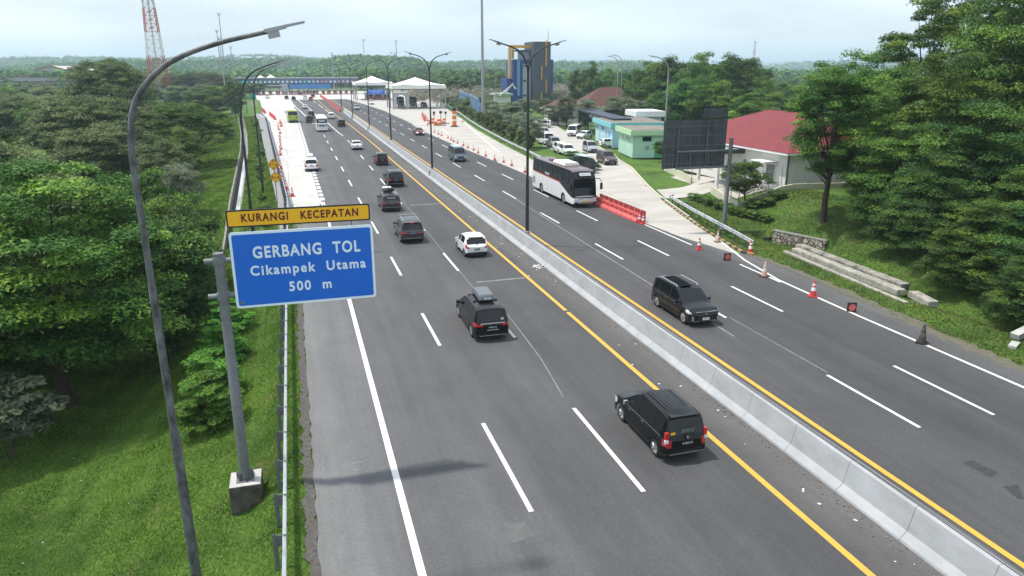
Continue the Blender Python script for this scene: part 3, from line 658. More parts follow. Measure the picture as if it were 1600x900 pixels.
pn2 = panel(sg, -2.10 + sx, 2.08 + sx, 8.31 + zb, 8.83 + zb, -.16, M_YEL, M_BLACK, .045, 'supplementary_plate', rad=.06)
text_mesh('lettering', 'KURANGI   KECEPATAN', .33, mat('sign_maroon', (.10, .006, .006), .6), pn2, (0.02 + sx, -.172, 8.575 + zb), RT, space=1.22, bold=.008, fit=3.4)
b = MB()
for x in (-1.5, 1.5): b.box((x + sx, -.08, 8.2 + zb), (.04, .03, .6))
b.build('plate_support', M_POST, sg)
b = MB()
for x in (-1.4, 0, 1.4): b.box((x + sx, -.07, 6.98 + zb), (.06, .05, 2.3))
for z in (6.0, 6.6, 7.3, 7.9): b.box((sx, -.095, z + zb), (4.0, .03, .05))
b.build('panel_frame', M_POST, sg)

# ------------------------------------------------------------------ sign gantry seen from the back (right)
gp = Vector((33.95, 51.4, 0)); gs = empty('road_sign', (gp.x, gp.y, -.35), 0, 'dark back of a large sign on a grey post beside the right kerb', 'road sign')
b = MB(); b.tube([(0, 0, 0), (0, 0, 3.2), (0, 0, 3.25), (0, 0, 7.8)], [.19, .18, .165, .16], 16); b.lathe([(.17, 7.78), (.17, 7.84)], n=12); b.lathe([(.34, .3), (.34, .36)], n=12); b.build('post', M_POST, gs, smooth=True)
for z in (6.85, 5.55):
    b = MB(); b.bar((.6, 0, z), (-4.9, -.05, z), .095, n=10); b.lathe([(.2, -.12), (.2, .12)], (0, 0, z), 12); b.build('bracket_arm', M_POST, gs, smooth=True)
M_SB = mat('sign_back_sheet', (.045, .055, .062), .55, .25, col2=(.095, .105, .115), scale=1.1, detail=7)
b = MB(); b.box((-3.2, .22, 7.40), (5.65, .04, 3.75)); pbk = b.build('sign_panel', M_SB, gs)
b = MB()
for i in range(8): b.box((-5.85 + i * .745, .18, 7.4), (.03, .05, 3.7))
for z in (5.9, 6.6, 7.3, 8.1, 8.8): b.box((-3.25, .185, z), (5.3, .045, .035))
b.build('panel_ribs', mat('rib_grey', (.19, .20, .21), .5, .4), pbk)
b = MB()
for x, z0, z1 in ((-4.8, 5.5, 8.6), (-3.6, 5.5, 6.95), (-2.2, 5.5, 8.6), (-2.0, 5.5, 6.95)): b.box((x, .08, (z0 + z1) / 2), (.08, .12, z1 - z0))
b.build('panel_bracket', M_POST, gs)
b = MB(); b.box((-1.5, .22, 9.80), (2.2, .04, .75)); b.box((-2.2, .2, 9.35), (.06, .05, .3)); b.box((-.8, .2, 9.35), (.06, .05, .3)); b.build('supplementary_plate', M_SB, gs)

# ------------------------------------------------------------------ diamond warning signs
dp = G(434, 322, -.25); ds = empty('warning_sign', (dp.x, dp.y, -.9), 0, 'two yellow diamond signs one above the other on a thin post', 'road sign')
b = MB(); b.bar((0, 0, 0), (0, 0, 5.1), .035, n=8); b.build('post', M_POLEDK, ds)
def dia(cx, cz, s, txt, vert):
    b = MB(); vs_ = []
    for yy in (-.06, -.03):
        vs_ += [(cx, yy, cz - s), (cx + s, yy, cz), (cx, yy, cz + s), (cx - s, yy, cz)]
    b.add(vs_, [(0, 1, 2, 3), (7, 6, 5, 4), (0, 4, 5, 1), (1, 5, 6, 2), (2, 6, 7, 3), (3, 7, 4, 0)]); o = b.build('sign_plate', M_YEL, ds)
    k = MB(); t = .045
    for a, c in (((0, -1), (1, 0)), ((1, 0), (0, 1)), ((0, 1), (-1, 0)), ((-1, 0), (0, -1))): k.beam((cx + a[0] * (s - t), -.066, cz + a[1] * (s - t)), (cx + c[0] * (s - t), -.066, cz + c[1] * (s - t)), .012, .03)
    for sg_ in (-1, 1):
        d = (0, sg_) if vert else (sg_, 0); pdir = (1, 0) if vert else (0, 1); tip = .66 * s; bs = .42 * s
        pt_ = lambda u, v: (cx + d[0] * u + pdir[0] * v, -.067, cz + d[1] * u + pdir[1] * v)
        tri = [pt_(bs, .17 * s), pt_(bs, -.17 * s), pt_(tip, 0)] if not vert or 1 else 0
        # arrows point at each other vertically, outwards horizontally
        if vert: tri = [pt_(tip, .15 * s), pt_(tip, -.15 * s), pt_(bs - .04, 0)]
        k.add(tri, [(0, 1, 2), (2, 1, 0)])
    k.build('symbol', M_BLACK, o); text_mesh('lettering', txt, .34 * s / .62, M_BLACK, o, (cx, -.066, cz), RT, space=1.05, bold=.004)
dz0 = D(427, 257, dp.y).z + .9; dz1 = D(428.5, 277, dp.y).z + .9
dia(-.04, dz0, .60, '5.1 m', True); dia(.05, dz1, .60, '2.5 m', False)

# ------------------------------------------------------------------ vehicles
def paint(name, c, metal=.0, rough=.28): return mat('paint_' + name, c, rough, metal, coat=.35, spec=.2, var=.04, scale=.8)
P_BLACK = paint('black', (.0035, .0035, .004)); P_WHITE = paint('white', (.74, .75, .74)); P_SILVER = paint('silver', (.40, .41, .43), .5)
P_GREY = paint('grey', (.055, .052, .055), .3); P_DGREY = paint('dark_grey', (.014, .016, .019), .3); P_REDD = paint('maroon', (.13, .018, .022), .2); P_RED = paint('red', (.45, .03, .03)); P_BROWN = paint('bronze', (.11, .085, .08), .4)
P_LIME = paint('lime', (.30, .42, .03)); P_TEAL = paint('steel_blue', (.10, .13, .16), .4)
def side_profile(sp, y, z):
    L2 = sp['L'] / 2; W2 = sp['W'] / 2; e = sp.get('round', .35)
    t = max(0, (abs(y) - (L2 - e)) / e); w_ = W2 * (1 - sp.get('nose', .13) * t * t)
    zt = pl(sp['top'], y); zb_ = min(pl(sp['belt'], y), zt - .05)
    return w_, zt, zb_
def sx_(w_, z, zb_): 
    k = (z - .62 * zb_) / (zb_ * .62); return w_ * (1.0 - .04 * k * k)
def shell(sp):
    L2 = sp['L'] / 2; r = sp['wr']; ra = r + sp.get('arch', .055); ys = set(np.round(np.linspace(-L2, L2, int(sp['L'] / sp.get('res', .10))), 4))
    for y, _ in sp['top']: ys.add(round(y, 4))
    for yc in sp['wheels']:
        for k in range(11): ys.add(round(yc + ra * math.cos(math.pi * k / 10), 4))
    for a, b_ in sp['windows']: ys.add(a); ys.add(b_)
    ys = sorted(q for q in ys if -L2 <= q <= L2); Y = [ys[0]]
    for q in ys[1:]:
        if q - Y[-1] > .006: Y.append(q)
    low = [0, .15, .35, .55, .75, .9, 1]; up = [.06, .94, 1.0]; rf = [.93, .84, .42, 0]
    V = []; n = 14
    for y in Y:
        w_, zt, zb_ = side_profile(sp, y, 0); z0 = sp['sill']
        e = max(0, (abs(y) - (L2 - .3)) / .3); z0 += .08 * e * e
        for yc in sp['wheels']:
            if abs(y - yc) < ra: z0 = max(z0, r * .98 + math.sqrt(max(0, ra * ra - (y - yc) ** 2)))
        z0 = min(z0, zb_ - .04); P = []
        for f in low: z = z0 + (zb_ - z0) * f; P.append((sx_(w_, z, zb_), z))
        xb = P[-1][0]; zr = zt - min(.07, .6 * (zt - zb_)); xr = xb - sp.get('tum', .27) * (zr - zb_) - .012
        for f in up: P.append((xb + (xr - xb) * f - .004, zb_ + (zr - zb_) * f))
        for f in rf: P.append((xr * f, zt - (zt - zr) * (f ** 3)))
        V.append((y, P))
    parts = {}
    def face(tagn, pts):
        d = parts.setdefault(tagn, MB()); d.add(pts, [tuple(range(len(pts)))])
    cls = sp['cls']
    for (ya, A), (yb, B) in zip(V, V[1:]):
        for k in range(n - 1):
            zc = (A[k][1] + A[k + 1][1] + B[k][1] + B[k + 1][1]) / 4; xc = (A[k][0] + B[k][0]) / 2
            t_ = cls(k, (ya + yb) / 2, zc, xc)
            face(t_, [(A[k][0], ya, A[k][1]), (B[k][0], yb, B[k][1]), (B[k + 1][0], yb, B[k + 1][1]), (A[k + 1][0], ya, A[k + 1][1])])
            face(t_, [(-A[k + 1][0], ya, A[k + 1][1]), (-B[k + 1][0], yb, B[k + 1][1]), (-B[k][0], yb, B[k][1]), (-A[k][0], ya, A[k][1])])
    cols = [-1, -.93, -.8, -.62, -.42, -.2, 0, .2, .42, .62, .8, .93, 1]
    for (y, P), sgn in ((V[0], -1), (V[-1], 1)):
        def cp(k, c): return (P[k][0] * c, y + sgn * sp.get('bulge', .07) * (1 - c * c) * math.sin(math.pi * min(1, max(0, (k + 1.5) / 12))), P[k][1])
        for k in range(9):
            for c, c2 in zip(cols, cols[1:]):
                q = [cp(k, c), cp(k, c2), cp(k + 1, c2), cp(k + 1, c)]
                if sgn > 0: q = q[::-1]
                zc = (P[k][1] + P[k + 1][1]) / 2
                face(cls(20 + k, y + sgn * .01, zc, abs(c + c2) / 2 * P[k][0]), q)
        q = [cp(9, c) for c in cols] + [(P[k][0], y, P[k][1]) for k in (10, 11, 12, 13)] + [(-P[k][0], y, P[k][1]) for k in (12, 11, 10)]
        if sgn > 0: q = q[::-1]
        face('body', q)
    return parts, V
def weld(b):
    d = {}; mp_ = []; nv = []
    for q in b.v:
        k = (round(q[0], 4), round(q[1], 4), round(q[2], 4))
        if k not in d: d[k] = len(nv); nv.append(q)
        mp_.append(d[k])
    fs = []
    for f in b.f:
        g = []
        for i in f:
            j = mp_[i]
            if not g or g[-1] != j: g.append(j)
        if len(g) > 1 and g[0] == g[-1]: g.pop()
        if len(set(g)) == len(g) and len(g) > 2: fs.append(tuple(g))
    b.v, b.f, b.m = nv, fs, [0] * len(fs); return b
def islands(b):
    par = list(range(len(b.v)))
    def fd(i):
        while par[i] != i: par[i] = par[par[i]]; i = par[i]
        return i
    for f in b.f:
        r0 = fd(f[0])
        for i in f[1:]: par[fd(i)] = r0
    gr = {}
    for f in b.f: gr.setdefault(fd(f[0]), []).append(f)
    out = []
    for fs in gr.values():
        if len(fs) < 2 and len(gr) > 2: continue
        mp_ = {}; q = MB()
        for f in fs:
            for i in f:
                if i not in mp_: mp_[i] = len(q.v); q.v.append(b.v[i])
            q.f.append(tuple(mp_[i] for i in f)); q.m.append(0)
        out.append(q)
    return out
def wheel(parent, x, y, r, w_, rimm, style=5):
    b = MB(); s_ = 1 if x > 0 else -1; MX = Matrix.Translation((x, y, r)) @ Matrix.Rotation(R(90) * s_, 4, 'Y')
    b.lathe([(r * .66, -w_ / 2), (r * .92, -w_ / 2), (r, -w_ * .32), (r, w_ * .32), (r * .93, w_ / 2), (r * .70, w_ / 2), (r * .66, w_ * .30)], n=24, M=MX); o = b.build('wheel', M_RUBBER, parent, smooth=True)
    b = MB(); b.lathe([(r * .70, w_ * .40), (r * .68, w_ * .48), (r * .60, w_ * .44), (r * .58, w_ * .2)], n=24, M=MX); b.lathe([(r * .16, w_ * .1), (r * .15, w_ * .42)], n=12, M=MX)
    for k in range(style):
        a = 2 * math.pi * k / style; p0 = Vector((math.cos(a) * r * .12, math.sin(a) * r * .12, w_ * .36)); p1 = Vector((math.cos(a) * r * .62, math.sin(a) * r * .62, w_ * .40)); b.beam(MX @ p0, MX @ p1, r * .16, r * .13)
    b.build('rim', rimm, o); 
    b = MB(); b.lathe([(r * .60, w_ * .15), (r * .60, w_ * .17)], n=20, M=MX); b.build('brake_disc', M_BLACK, o)
PM = {'windshield': M_DARKGLASS, 'rear_window': M_DARKGLASS, 'side_windows': M_DARKGLASS, 'head_lights': M_LAMP, 'tail_lights': M_TAIL, 'trim': M_BLACK, 'grille': M_BLACK}
def make_vehicle(name, sp, body, extras=None, label=None, cat='car', rimm=None, light=None, roofm=None):
    o = empty(name, (0, 0, 0), 0, label, cat); parts, V = shell(sp); bo = None; pm = dict(PM); pm.update(sp.get('mats', {}))
    bo = weld(parts['body']).build('body', body, o, smooth=True)
    for k, b in parts.items():
        if k == 'body': continue
        if k in ('head_lights', 'tail_lights', 'side_windows'):
            for isl in islands(weld(b)): isl.build({'head_lights': 'headlight', 'tail_lights': 'tail_light', 'side_windows': 'side_window'}[k], pm[k], o, smooth=True)
            continue
        weld(b).build(k, roofm if (k == 'roof' and roofm) else pm.get(k, body), o, smooth=True)
    b = MB(); wmin = sp['W'] - .5; b.box((0, 0, sp['sill'] + .24), (wmin, sp['L'] - .35, .42)); b.build('underbody', M_BLACK, o)
    for yc in sp['wheels']:
        for s_ in (-1, 1): wheel(o, s_ * (sp['W'] / 2 - sp.get('win', .125)), yc, sp['wr'], sp.get('ww', .21), rimm or M_RIM, sp.get('spokes', 5))
    def surf(y, z):
        w_, zt, zb_ = side_profile(sp, y, z)
        if z <= zb_: return sx_(w_, z, zb_)
        zr = zt - .07; xb = sx_(w_, zb_, zb_); xr = xb - sp.get('tum', .27) * (zr - zb_) - .012
        return xb + (xr - xb) * (z - zb_) / max(.01, zr - zb_)
    # door seams
    b = MB()
    for y in sp.get('seams', []):
        for s_ in (-1, 1):
            zs = [sp['sill'] + .10 + (side_profile(sp, y, 0)[2] - sp['sill'] - .10) * t / 6 for t in range(7)]
            vs_ = []
            for z in zs: x = surf(y, z) + .003; vs_ += [(s_ * x, y - .007, z), (s_ * x, y + .007, z)]
            b.add(vs_, [(2 * i, 2 * i + 1, 2 * i + 3, 2 * i + 2) for i in range(6)])
    if b.v: b.build('door_seams', M_BLACK, o)
    b = MB()
    for y in sp.get('handles', []):
        for s_ in (-1, 1): z = side_profile(sp, y, 0)[2] - .10; b.box((s_ * (surf(y, z) + .012), y, z), (.03, .17, .03))
    if b.v: b.build('door_handles', sp.get('hmat', M_CHROME), o)
    if 'mirror' in sp:
        y, z = sp['mirror']
        for s_ in (-1, 1):
            x = surf(y, z); b = MB(); b.box((s_ * (x + .13), y, z + .03), (.20, .10, .15), taper=.85); b.box((s_ * (x + .02), y, z), (.1, .04, .04)); b.build('mirror', sp.get('mmat', body), o, bevel=.02)
    if 'plate' in sp:
        for (yy, z, sg_), tx in zip(sp['plate'], sp.get('plate_text', ['B 2085 CK', 'B 2085 CK'])):
            b = MB(); b.box((0, yy, z), (.40, .02, .13)); pmt = sp.get('plate_mat', M_PLATE); q = b.build('number_plate', pmt, o)
            text_mesh('lettering', tx, .085, M_SIGNW if pmt is M_PLATE else M_BLACK, q, (0, yy + sg_ * .012, z), (R(90), 0, 0 if sg_ < 0 else math.pi), ext=.001, space=1.05)
    if extras: extras(o, sp, surf)
    return o
def default_cls(sp):
    ws, rw = sp['ws'], sp['rw']; L2 = sp['L'] / 2
    def f(k, y, z, x):
        W2 = sp['W'] / 2
        if k >= 20:
            if y < 0:
                if sp['tl'][0] < z < sp['tl'][1] and x > W2 * sp.get('tlx', .66): return 'tail_lights'
                if z < sp['sill'] + .20: return 'trim'
            else:
                if sp['hl'][0] < z < sp['hl'][1] and x > W2 * .52: return 'head_lights'
                if sp['gr'][0] < z < sp['gr'][1] and x < W2 * .55: return 'grille'
                if z < sp['sill'] + .16: return 'trim'
            return 'body'
        if k in (7,) and any(a <= y <= b for a, b in sp['windows']): return 'side_windows'
        if k in (10, 11, 12) and ws[0] < y < ws[1]: return 'windshield'
        if k in (10, 11, 12) and rw[0] < y < rw[1]: return 'rear_window'
        if k >= 9 and sp['roof'][0] < y < sp['roof'][1] and sp.get('roofsep'): return 'roof'
        if y < -L2 + sp.get('tll', .22) and sp['tl'][0] < z < sp['tl'][1] and (k < 8 or (k in (8, 9) and sp.get('tlt'))): return 'tail_lights'
        if y > L2 - sp.get('hll', .42) and sp['hl'][0] < z < sp['hl'][1] and k < 9: return 'head_lights'
        if k == 0 and sp.get('cladding', True) and z < sp['sill'] + .12: return 'trim'
        return 'body'
    return f
def spec_mpv(L=4.15, W=1.66, H=1.69, wr=.31, **k):
    a = L / 2; hb = .98
    sp = dict(L=L, W=W, wr=wr, sill=.24, wheels=(a - .76, a - .76 - .645 * L), tum=.26,
        top=[(-a, .92), (-a + .02, .98), (-a + .05, 1.05), (-a + .19, H * .905), (-a + .30, H * .975), (-a + .7, H), (.1, H + .01), (a - 1.95, H * .975), (a - 1.72, H * .93), (a - .98, 1.10), (a - .85, 1.04), (a - .35, .93), (a - .08, .80), (a, .70)],
        belt=[(-a, .98), (0, .95), (a - .9, .92), (a, .85)], windows=[(-a + .42, -a + .88), (-a + .95, -.12), (-.05, a - 1.42)], ws=(a - .99, a - 1.72 + .01), rw=(-a + .05, -a + .19), roof=(-a + .2, a - 1.73),
        tl=(.62, 1.15), hl=(.60, .82), gr=(.45, .70), seams=[-a + 1.0, -.08, a - 1.12], handles=[-.35 - .1, .55], mirror=(a - 1.32, 1.02), plate=[(-a - .085, .78, -1), (a + .075, .46, 1)])
    sp['ws'] = (a - 1.72, a - .98)
    sp.update(k); sp['cls'] = default_cls(sp); return sp
def spec_suv(L=4.5, W=1.80, H=1.68, wr=.36, **k):
    a = L / 2
    sp = dict(L=L, W=W, wr=wr, sill=.28, wheels=(a - .86, a - .86 - .605 * L), tum=.30,
        top=[(-a, .90), (-a + .03, 1.0), (-a + .08, 1.08), (-a + .36, H * .90), (-a + .46, H * .955), (-a + 1.0, H), (0, H), (a - 2.2, H * .97), (a - 1.95, H * .92), (a - 1.25, 1.13), (a - 1.1, 1.08), (a - .35, .98), (a - .08, .86), (a, .76)],
        belt=[(-a, 1.06), (0, 1.0), (a - 1, .97), (a, .88)], windows=[(-a + .62, -a + 1.0), (-a + 1.08, -.10), (-.03, a - 1.62)], ws=(a - 1.95, a - 1.25), rw=(-a + .08, -a + .36), roof=(-a + .4, a - 1.96),
        tl=(.80, 1.0), hl=(.66, .88), gr=(.45, .80), seams=[-a + 1.1, -.06, a - 1.3], handles=[-.4, .6], mirror=(a - 1.5, 1.06), plate=[(-a - .085, .82, -1), (a + .075, .50, 1)], tlx=.5)
    sp.update(k); sp['cls'] = default_cls(sp); return sp
def spec_hatch(L=3.65, W=1.68, H=1.49, wr=.29, **k):
    a = L / 2
    sp = dict(L=L, W=W, wr=wr, sill=.22, wheels=(a - .76, a - .76 - 2.35), tum=.27, round=.45, nose=.16,
        top=[(-a, .84), (-a + .04, .90), (-a + .10, .97), (-a + .34, H * .90), (-a + .44, H * .96), (-a + .8, H), (-.1, H + .01), (a - 1.75, H * .97), (a - 1.52, H * .92), (a - .86, 1.0), (a - .72, .96), (a - .25, .80), (a - .06, .70), (a, .62)],
        belt=[(-a, .96), (0, .90), (a - .9, .86), (a, .78)], windows=[(-a + .62, -.16), (-.08, a - 1.22)], ws=(a - 1.52, a - .86), rw=(-a + .10, -a + .34), roof=(-a + .4, a - 1.5),
        tl=(.68, .98), hl=(.52, .74), gr=(.36, .58), seams=[-a + .85, -.12, a - 1.0], handles=[-.4, .45], mirror=(a - 1.2, .92), plate=[(-a - .085, .62, -1), (a + .075, .42, 1)])
    sp.update(k); sp['cls'] = default_cls(sp); return sp
def spec_sedan(L=4.5, W=1.74, H=1.45, wr=.31, **k):
    a = L / 2
    sp = dict(L=L, W=W, wr=wr, sill=.22, wheels=(a - .88, a - .88 - 2.62), tum=.36,
        top=[(-a, .80), (-a + .05, .96), (-a + .12, 1.0), (-a + .62, 1.02), (-a + .72, 1.04), (-a + 1.25, H * .945), (-a + 1.45, H * .98), (-.1, H), (a - 2.15, H * .97), (a - 1.95, H * .93), (a - 1.15, 1.0), (a - 1.0, .95), (a - .35, .84), (a - .06, .72), (a, .64)],
        belt=[(-a, .93), (0, .90), (a - .9, .86), (a, .78)], windows=[(-a + 1.15, -.2), (-.12, a - 1.6)], ws=(a - 1.95, a - 1.15), rw=(-a + .72, -a + 1.25), roof=(-a + 1.3, a - 1.96),
        tl=(.68, .88), hl=(.52, .72), gr=(.36, .58), seams=[-a + 1.2, -.16, a - 1.3], handles=[-.45, .5], mirror=(a - 1.5, .94), plate=[(-a - .085, .72, -1), (a + .075, .42, 1)])
    sp.update(k); sp['cls'] = default_cls(sp); return sp
def spec_van(L=4.9, W=1.70, H=2.05, wr=.33, **k):
    a = L / 2
    sp = dict(L=L, W=W, wr=wr, sill=.26, wheels=(a - .95, a - .95 - 2.75), tum=.14, round=.25, nose=.08,
        top=[(-a, 1.0), (-a + .03, 1.2), (-a + .12, H * .90), (-a + .22, H * .97), (-a + .6, H), (.3, H), (a - 1.1, H * .975), (a - .88, H * .92), (a - .36, 1.20), (a - .30, 1.12), (a - .08, .98), (a, .80)],
        belt=[(-a, 1.15), (0, 1.12), (a - .5, 1.08), (a, .95)], windows=[(-a + .35, -a + 1.3), (-a + 1.4, -.15), (-.05, .95), (1.05, a - .6)], ws=(a - .88, a - .36), rw=(-a + .03, -a + .12), roof=(-a + .2, a - .9),
        tl=(.75, 1.2), tlx=.8, hl=(.62, .84), gr=(.55, .80), seams=[-.1, 1.0, a - .5], handles=[.2, 1.2], mirror=(a - .5, 1.2), plate=[(-a - .085, .7, -1), (a + .075, .42, 1)])
    sp.update(k); sp['cls'] = default_cls(sp); return sp

def chrome_line(o, sp, surf, y0, y1, dz=.0, m_=None, th=.022):
    b = MB(); ys = np.linspace(y0, y1, 14)
    for s_ in (-1, 1):
        vs_ = []
        for y in ys: z = side_profile(sp, y, 0)[2] + dz; x = surf(y, z) + .006; vs_ += [(s_ * x, y, z - th / 2), (s_ * x, y, z + th / 2)]
        b.add(vs_, [(2 * i, 2 * i + 1, 2 * i + 3, 2 * i + 2) for i in range(13)])
    b.build('belt_trim', m_ or M_CHROME, o)
def roof_rails(o, sp, y0, y1, x, z, m_=M_CHROME):
    for s_ in (-1, 1):
        b = MB(); b.tube([(s_ * x, y0, z - .04), (s_ * x, y0 + .1, z + .04), (s_ * x, y1 - .1, z + .04), (s_ * x, y1, z - .04)], .02, 6); b.build('roof_rail', m_, o)
def back_bits(o, sp, chrome=True, spoiler=True, H=1.6):
    a = sp['L'] / 2
    b = MB(); b.lathe([(.055, -.01), (.05, .012)], M=Matrix.Translation((0, -a - .07, .98)) @ Matrix.Rotation(R(90), 4, 'X'), n=12); b.build('badge', M_CHROME, o)
    b = MB(); b.box((0, -a - .075, sp['sill'] + .18), (sp['W'] * .80, .05, .03)); b.build('bumper_trim', M_CHROME if chrome else M_BLACK, o)
VEH = {}
def vehicle(key, maker, loc, rz, label, cat, group=None):
    used = key in VEH
    if not used: VEH[key] = maker()
    return place(VEH[key], used, loc, rz, label, cat, group)

# --- nearest black minivan
def ex_av(o, sp, surf):
    a = sp['L'] / 2; back_bits(o, sp); chrome_line(o, sp, surf, -a + .35, a - 1.2, -.015, M_STEEL, .014)
    b = MB()
    for x in np.linspace(-.42, .42, 7): b.box((x, -.62, 1.702), (.03, 1.35, .012))
    b.build('roof_ribs', P_BLACK, o)
    b = MB(); b.box((0, -a + .30, 1.640), (1.10, .26, .03)); b.build('spoiler', P_BLACK, o, bevel=.015)
    b = MB(); b.bar((0, -a - .0, 1.06), (.34, -a + .075, 1.30), .010, n=5); b.build('rear_wiper', M_BLACK, o)
    b = MB(); b.box((-.50, -a + .052, 1.11), (.16, .008, .09)); b.build('window_sticker', M_YEL, o)
    b = MB(); b.box((.05, -a + .06, 1.16), (.5, .006, .14)); b.build('rear_headrest', mat('seat_grey', (.10, .12, .11), .7), o)
    for s_ in (-1, 1):
        b = MB(); b.box((s_ * .745, -a + .03, .86), (.13, .09, .12)); b.build('indicator_lens', M_LAMP, o, bevel=.01)
    for s_ in (-1, 1):
        b = MB(); b.box((s_ * .722, -a + .075, 1.02), (.13, .12, .32)); b.build('tail_light', M_TAIL, o, bevel=.02)
av = spec_mpv(4.15, 1.66, 1.70, tl=(.66, .9), plate_text=['B 2080 CK', 'B 2080 CK'], mmat=M_CHROME)
make_vehicle('minivan', av, P_BLACK, ex_av)
VN = [q for q in bpy.data.objects if q.name == 'minivan'][0]; VN.location = (11.85, 21.1, 0); tag(VN, 'black minivan driving nearest the camera, white plate lettering and silver wheels', 'car')
# --- black minivan with roof box
def ex_od(o, sp, surf):
    a = sp['L'] / 2; chrome_line(o, sp, surf, -a + .3, a - 1.2)
    b = MB(); b.box((0, -a - .05, .96), (1.25, .04, .06)); b.box((0, -a - .08, .64), (.6, .04, .03)); b.build('chrome_trim', M_CHROME, o, bevel=.01)
    b = MB(); b.box((0, -a - .06, sp['sill'] + .12), (1.3, .05, .03)); b.build('bumper_trim', M_CHROME, o)
    b = MB(); b.box((.05, -.35, 1.86), (.88, 1.75, .30), taper=.86); bx_ = b.build('roof_box', mat('roof_box_shell', (.10, .11, .12), .35, coat=.3), o, bevel=.09)
    text_mesh('lettering', 'THULE', .13, M_SIGNW, bx_, (.05, -1.232, 1.84), (R(84), 0, 0), ext=.002, bold=.004)
    for y in (-.9, .25):
        b = MB(); b.box((0, y, 1.665), (1.22, .07, .04)); b.box((-.6, y, 1.60), (.05, .09, .1)); b.box((.6, y, 1.60), (.05, .09, .1)); b.build('roof_bar', M_BLACK, o)
    b = MB(); b.box((.52, -a + .06, 1.13), (.14, .006, .12)); b.build('window_sticker', mat('sticker', (.5, .5, .35), .6), o)
od = spec_mpv(4.83, 1.80, 1.66, wr=.34, tl=(.82, 1.0), tlx=.45, tll=.34)
make_vehicle('minivan_with_roof_box', od, P_BLACK, ex_od)
o = bpy.data.objects['minivan_with_roof_box']; p = G(763, 523); o.location = (p.x, p.y + 1.45, 0); o.rotation_euler = (0, 0, R(-1)); tag(o, 'black minivan carrying a dark roof box, red tail lights with chrome bar', 'car')
# --- white hatchback
def ex_br(o, sp, surf):
    a = sp['L'] / 2; back_bits(o, sp, False)
    b = MB(); b.box((0, -a + .36, 1.39), (1.1, .2, .035)); b.build('spoiler', M_BLACK, o, bevel=.01)
    b = MB(); b.box((0, -a - .03, sp['sill'] + .06), (1.15, .07, .14)); b.build('rear_valance', M_BLACK, o)
ht = spec_hatch(hmat=M_BLACK); make_vehicle('hatchback', ht, P_WHITE, ex_br, rimm=M_POLEG); o = bpy.data.objects['hatchback']
p = G(742, 399); o.location = (p.x, p.y + 1.15, 0); tag(o, 'small white hatchback with a large dark rear window', 'car')
# --- grey crossover
def ex_cr(o, sp, surf):
    a = sp['L'] / 2; back_bits(o, sp); roof_rails(o, sp, -a + .7, a - 2.1, .60, 1.70)
    for y in (-.75, .35):
        b = MB(); b.box((0, y, 1.80), (1.26, .08, .035)); b.build('roof_bar', M_CHROME, o)
    b = MB(); b.box((0, -a + .42, 1.60), (1.25, .28, .04)); b.build('spoiler', P_GREY, o, bevel=.015)
    b = MB(); b.box((0, -a + .27, 1.59), (.22, .02, .03)); b.build('brake_light', mat('brake_light_lit', (.9, .05, .04), .3, emit=.8), o)
cr_ = spec_suv(4.55, 1.83, 1.69); VEH['cross'] = make_vehicle('crossover', cr_, P_GREY, ex_cr); o = VEH['cross']
p = G(643, 377); o.location = (p.x, p.y + 1.4, 0); tag(o, 'grey crossover with silver roof bars behind the white hatchback', 'car')
# --- grey suv with luggage on the roof
def ex_lug(o, sp, surf):
    a = sp['L'] / 2; back_bits(o, sp)
    b = MB(); b.box((-.1, -.2, 1.78), (.95, 1.0, .20)); b.box((.16, -.5, 1.90), (.6, .55, .26)); b.build('roof_load', mat('dark_load', (.02, .02, .022), .7), o, bevel=.06)
    b = MB(); b.box((-.12, .15, 1.97), (.85, .5, .16)); b.build('white_bundle', M_WHITE, o, bevel=.06)
    b = MB(); b.box((0, -a + .21, 1.30), (.75, .008, .10)); b.build('window_lettering_strip', mat('strip', (.4, .4, .4), .6), o)
VEH['lug'] = make_vehicle('suv_with_luggage', spec_suv(4.25, 1.78, 1.62), P_GREY, ex_lug)
p = G(611, 329); VEH['lug'].location = (p.x, p.y + 1.3, 0); tag(VEH['lug'], 'grey car with a white bundle and black bags on its roof', 'car')
def ex_big(o, sp, surf): back_bits(o, sp); roof_rails(o, sp, -sp['L'] / 2 + .7, sp['L'] / 2 - 2.1, .58, 1.76, M_STEEL)
mk_bs = lambda: make_vehicle('suv', spec_suv(4.7, 1.83, 1.77, tl=(.78, 1.02)), P_BLACK, ex_big, roofm=P_DGREY)
p = G(618, 291); vehicle('bsuv', mk_bs, (p.x, p.y + 1.4, 0), 0, 'black suv with a pale roof, second ahead of the grey crossover', 'car')
mk_bm = lambda: make_vehicle('minivan', spec_mpv(4.3, 1.72, 1.72), P_BLACK, ex_av)
def mpv_of(pt, roofed=False, **k): return lambda: make_vehicle('minivan', spec_mpv(**k), pt, lambda o, s, f: back_bits(o, s))
p = G(597, 258); vehicle('mpv_dark', mpv_of(P_BLACK, L=4.2, W=1.74), (p.x, p.y + 1.3, 0), 0, 'black minivan with a white number plate, beside the yellow line', 'car')
mk_sed = lambda pt: (lambda: make_vehicle('sedan', spec_sedan(), pt, lambda o, s, f: back_bits(o, s)))
p = G(558, 234); vehicle('sedan_w', mk_sed(P_WHITE), (p.x, p.y + 1.4, 0), 0, 'white sedan in the middle lane left of the black minivan', 'car')
def ex_wb(o, sp, surf):
    back_bits(o, sp); b = MB(); b.box((0, 0, 1.92), (.8, 1.4, .28), taper=.85); b.build('roof_box', M_TENT, o, bevel=.08)
    b = MB(); b.box((0, -.4, 1.74), (1.1, .06, .05)); b.box((0, .4, 1.74), (1.1, .06, .05)); b.build('roof_bar', M_BLACK, o)
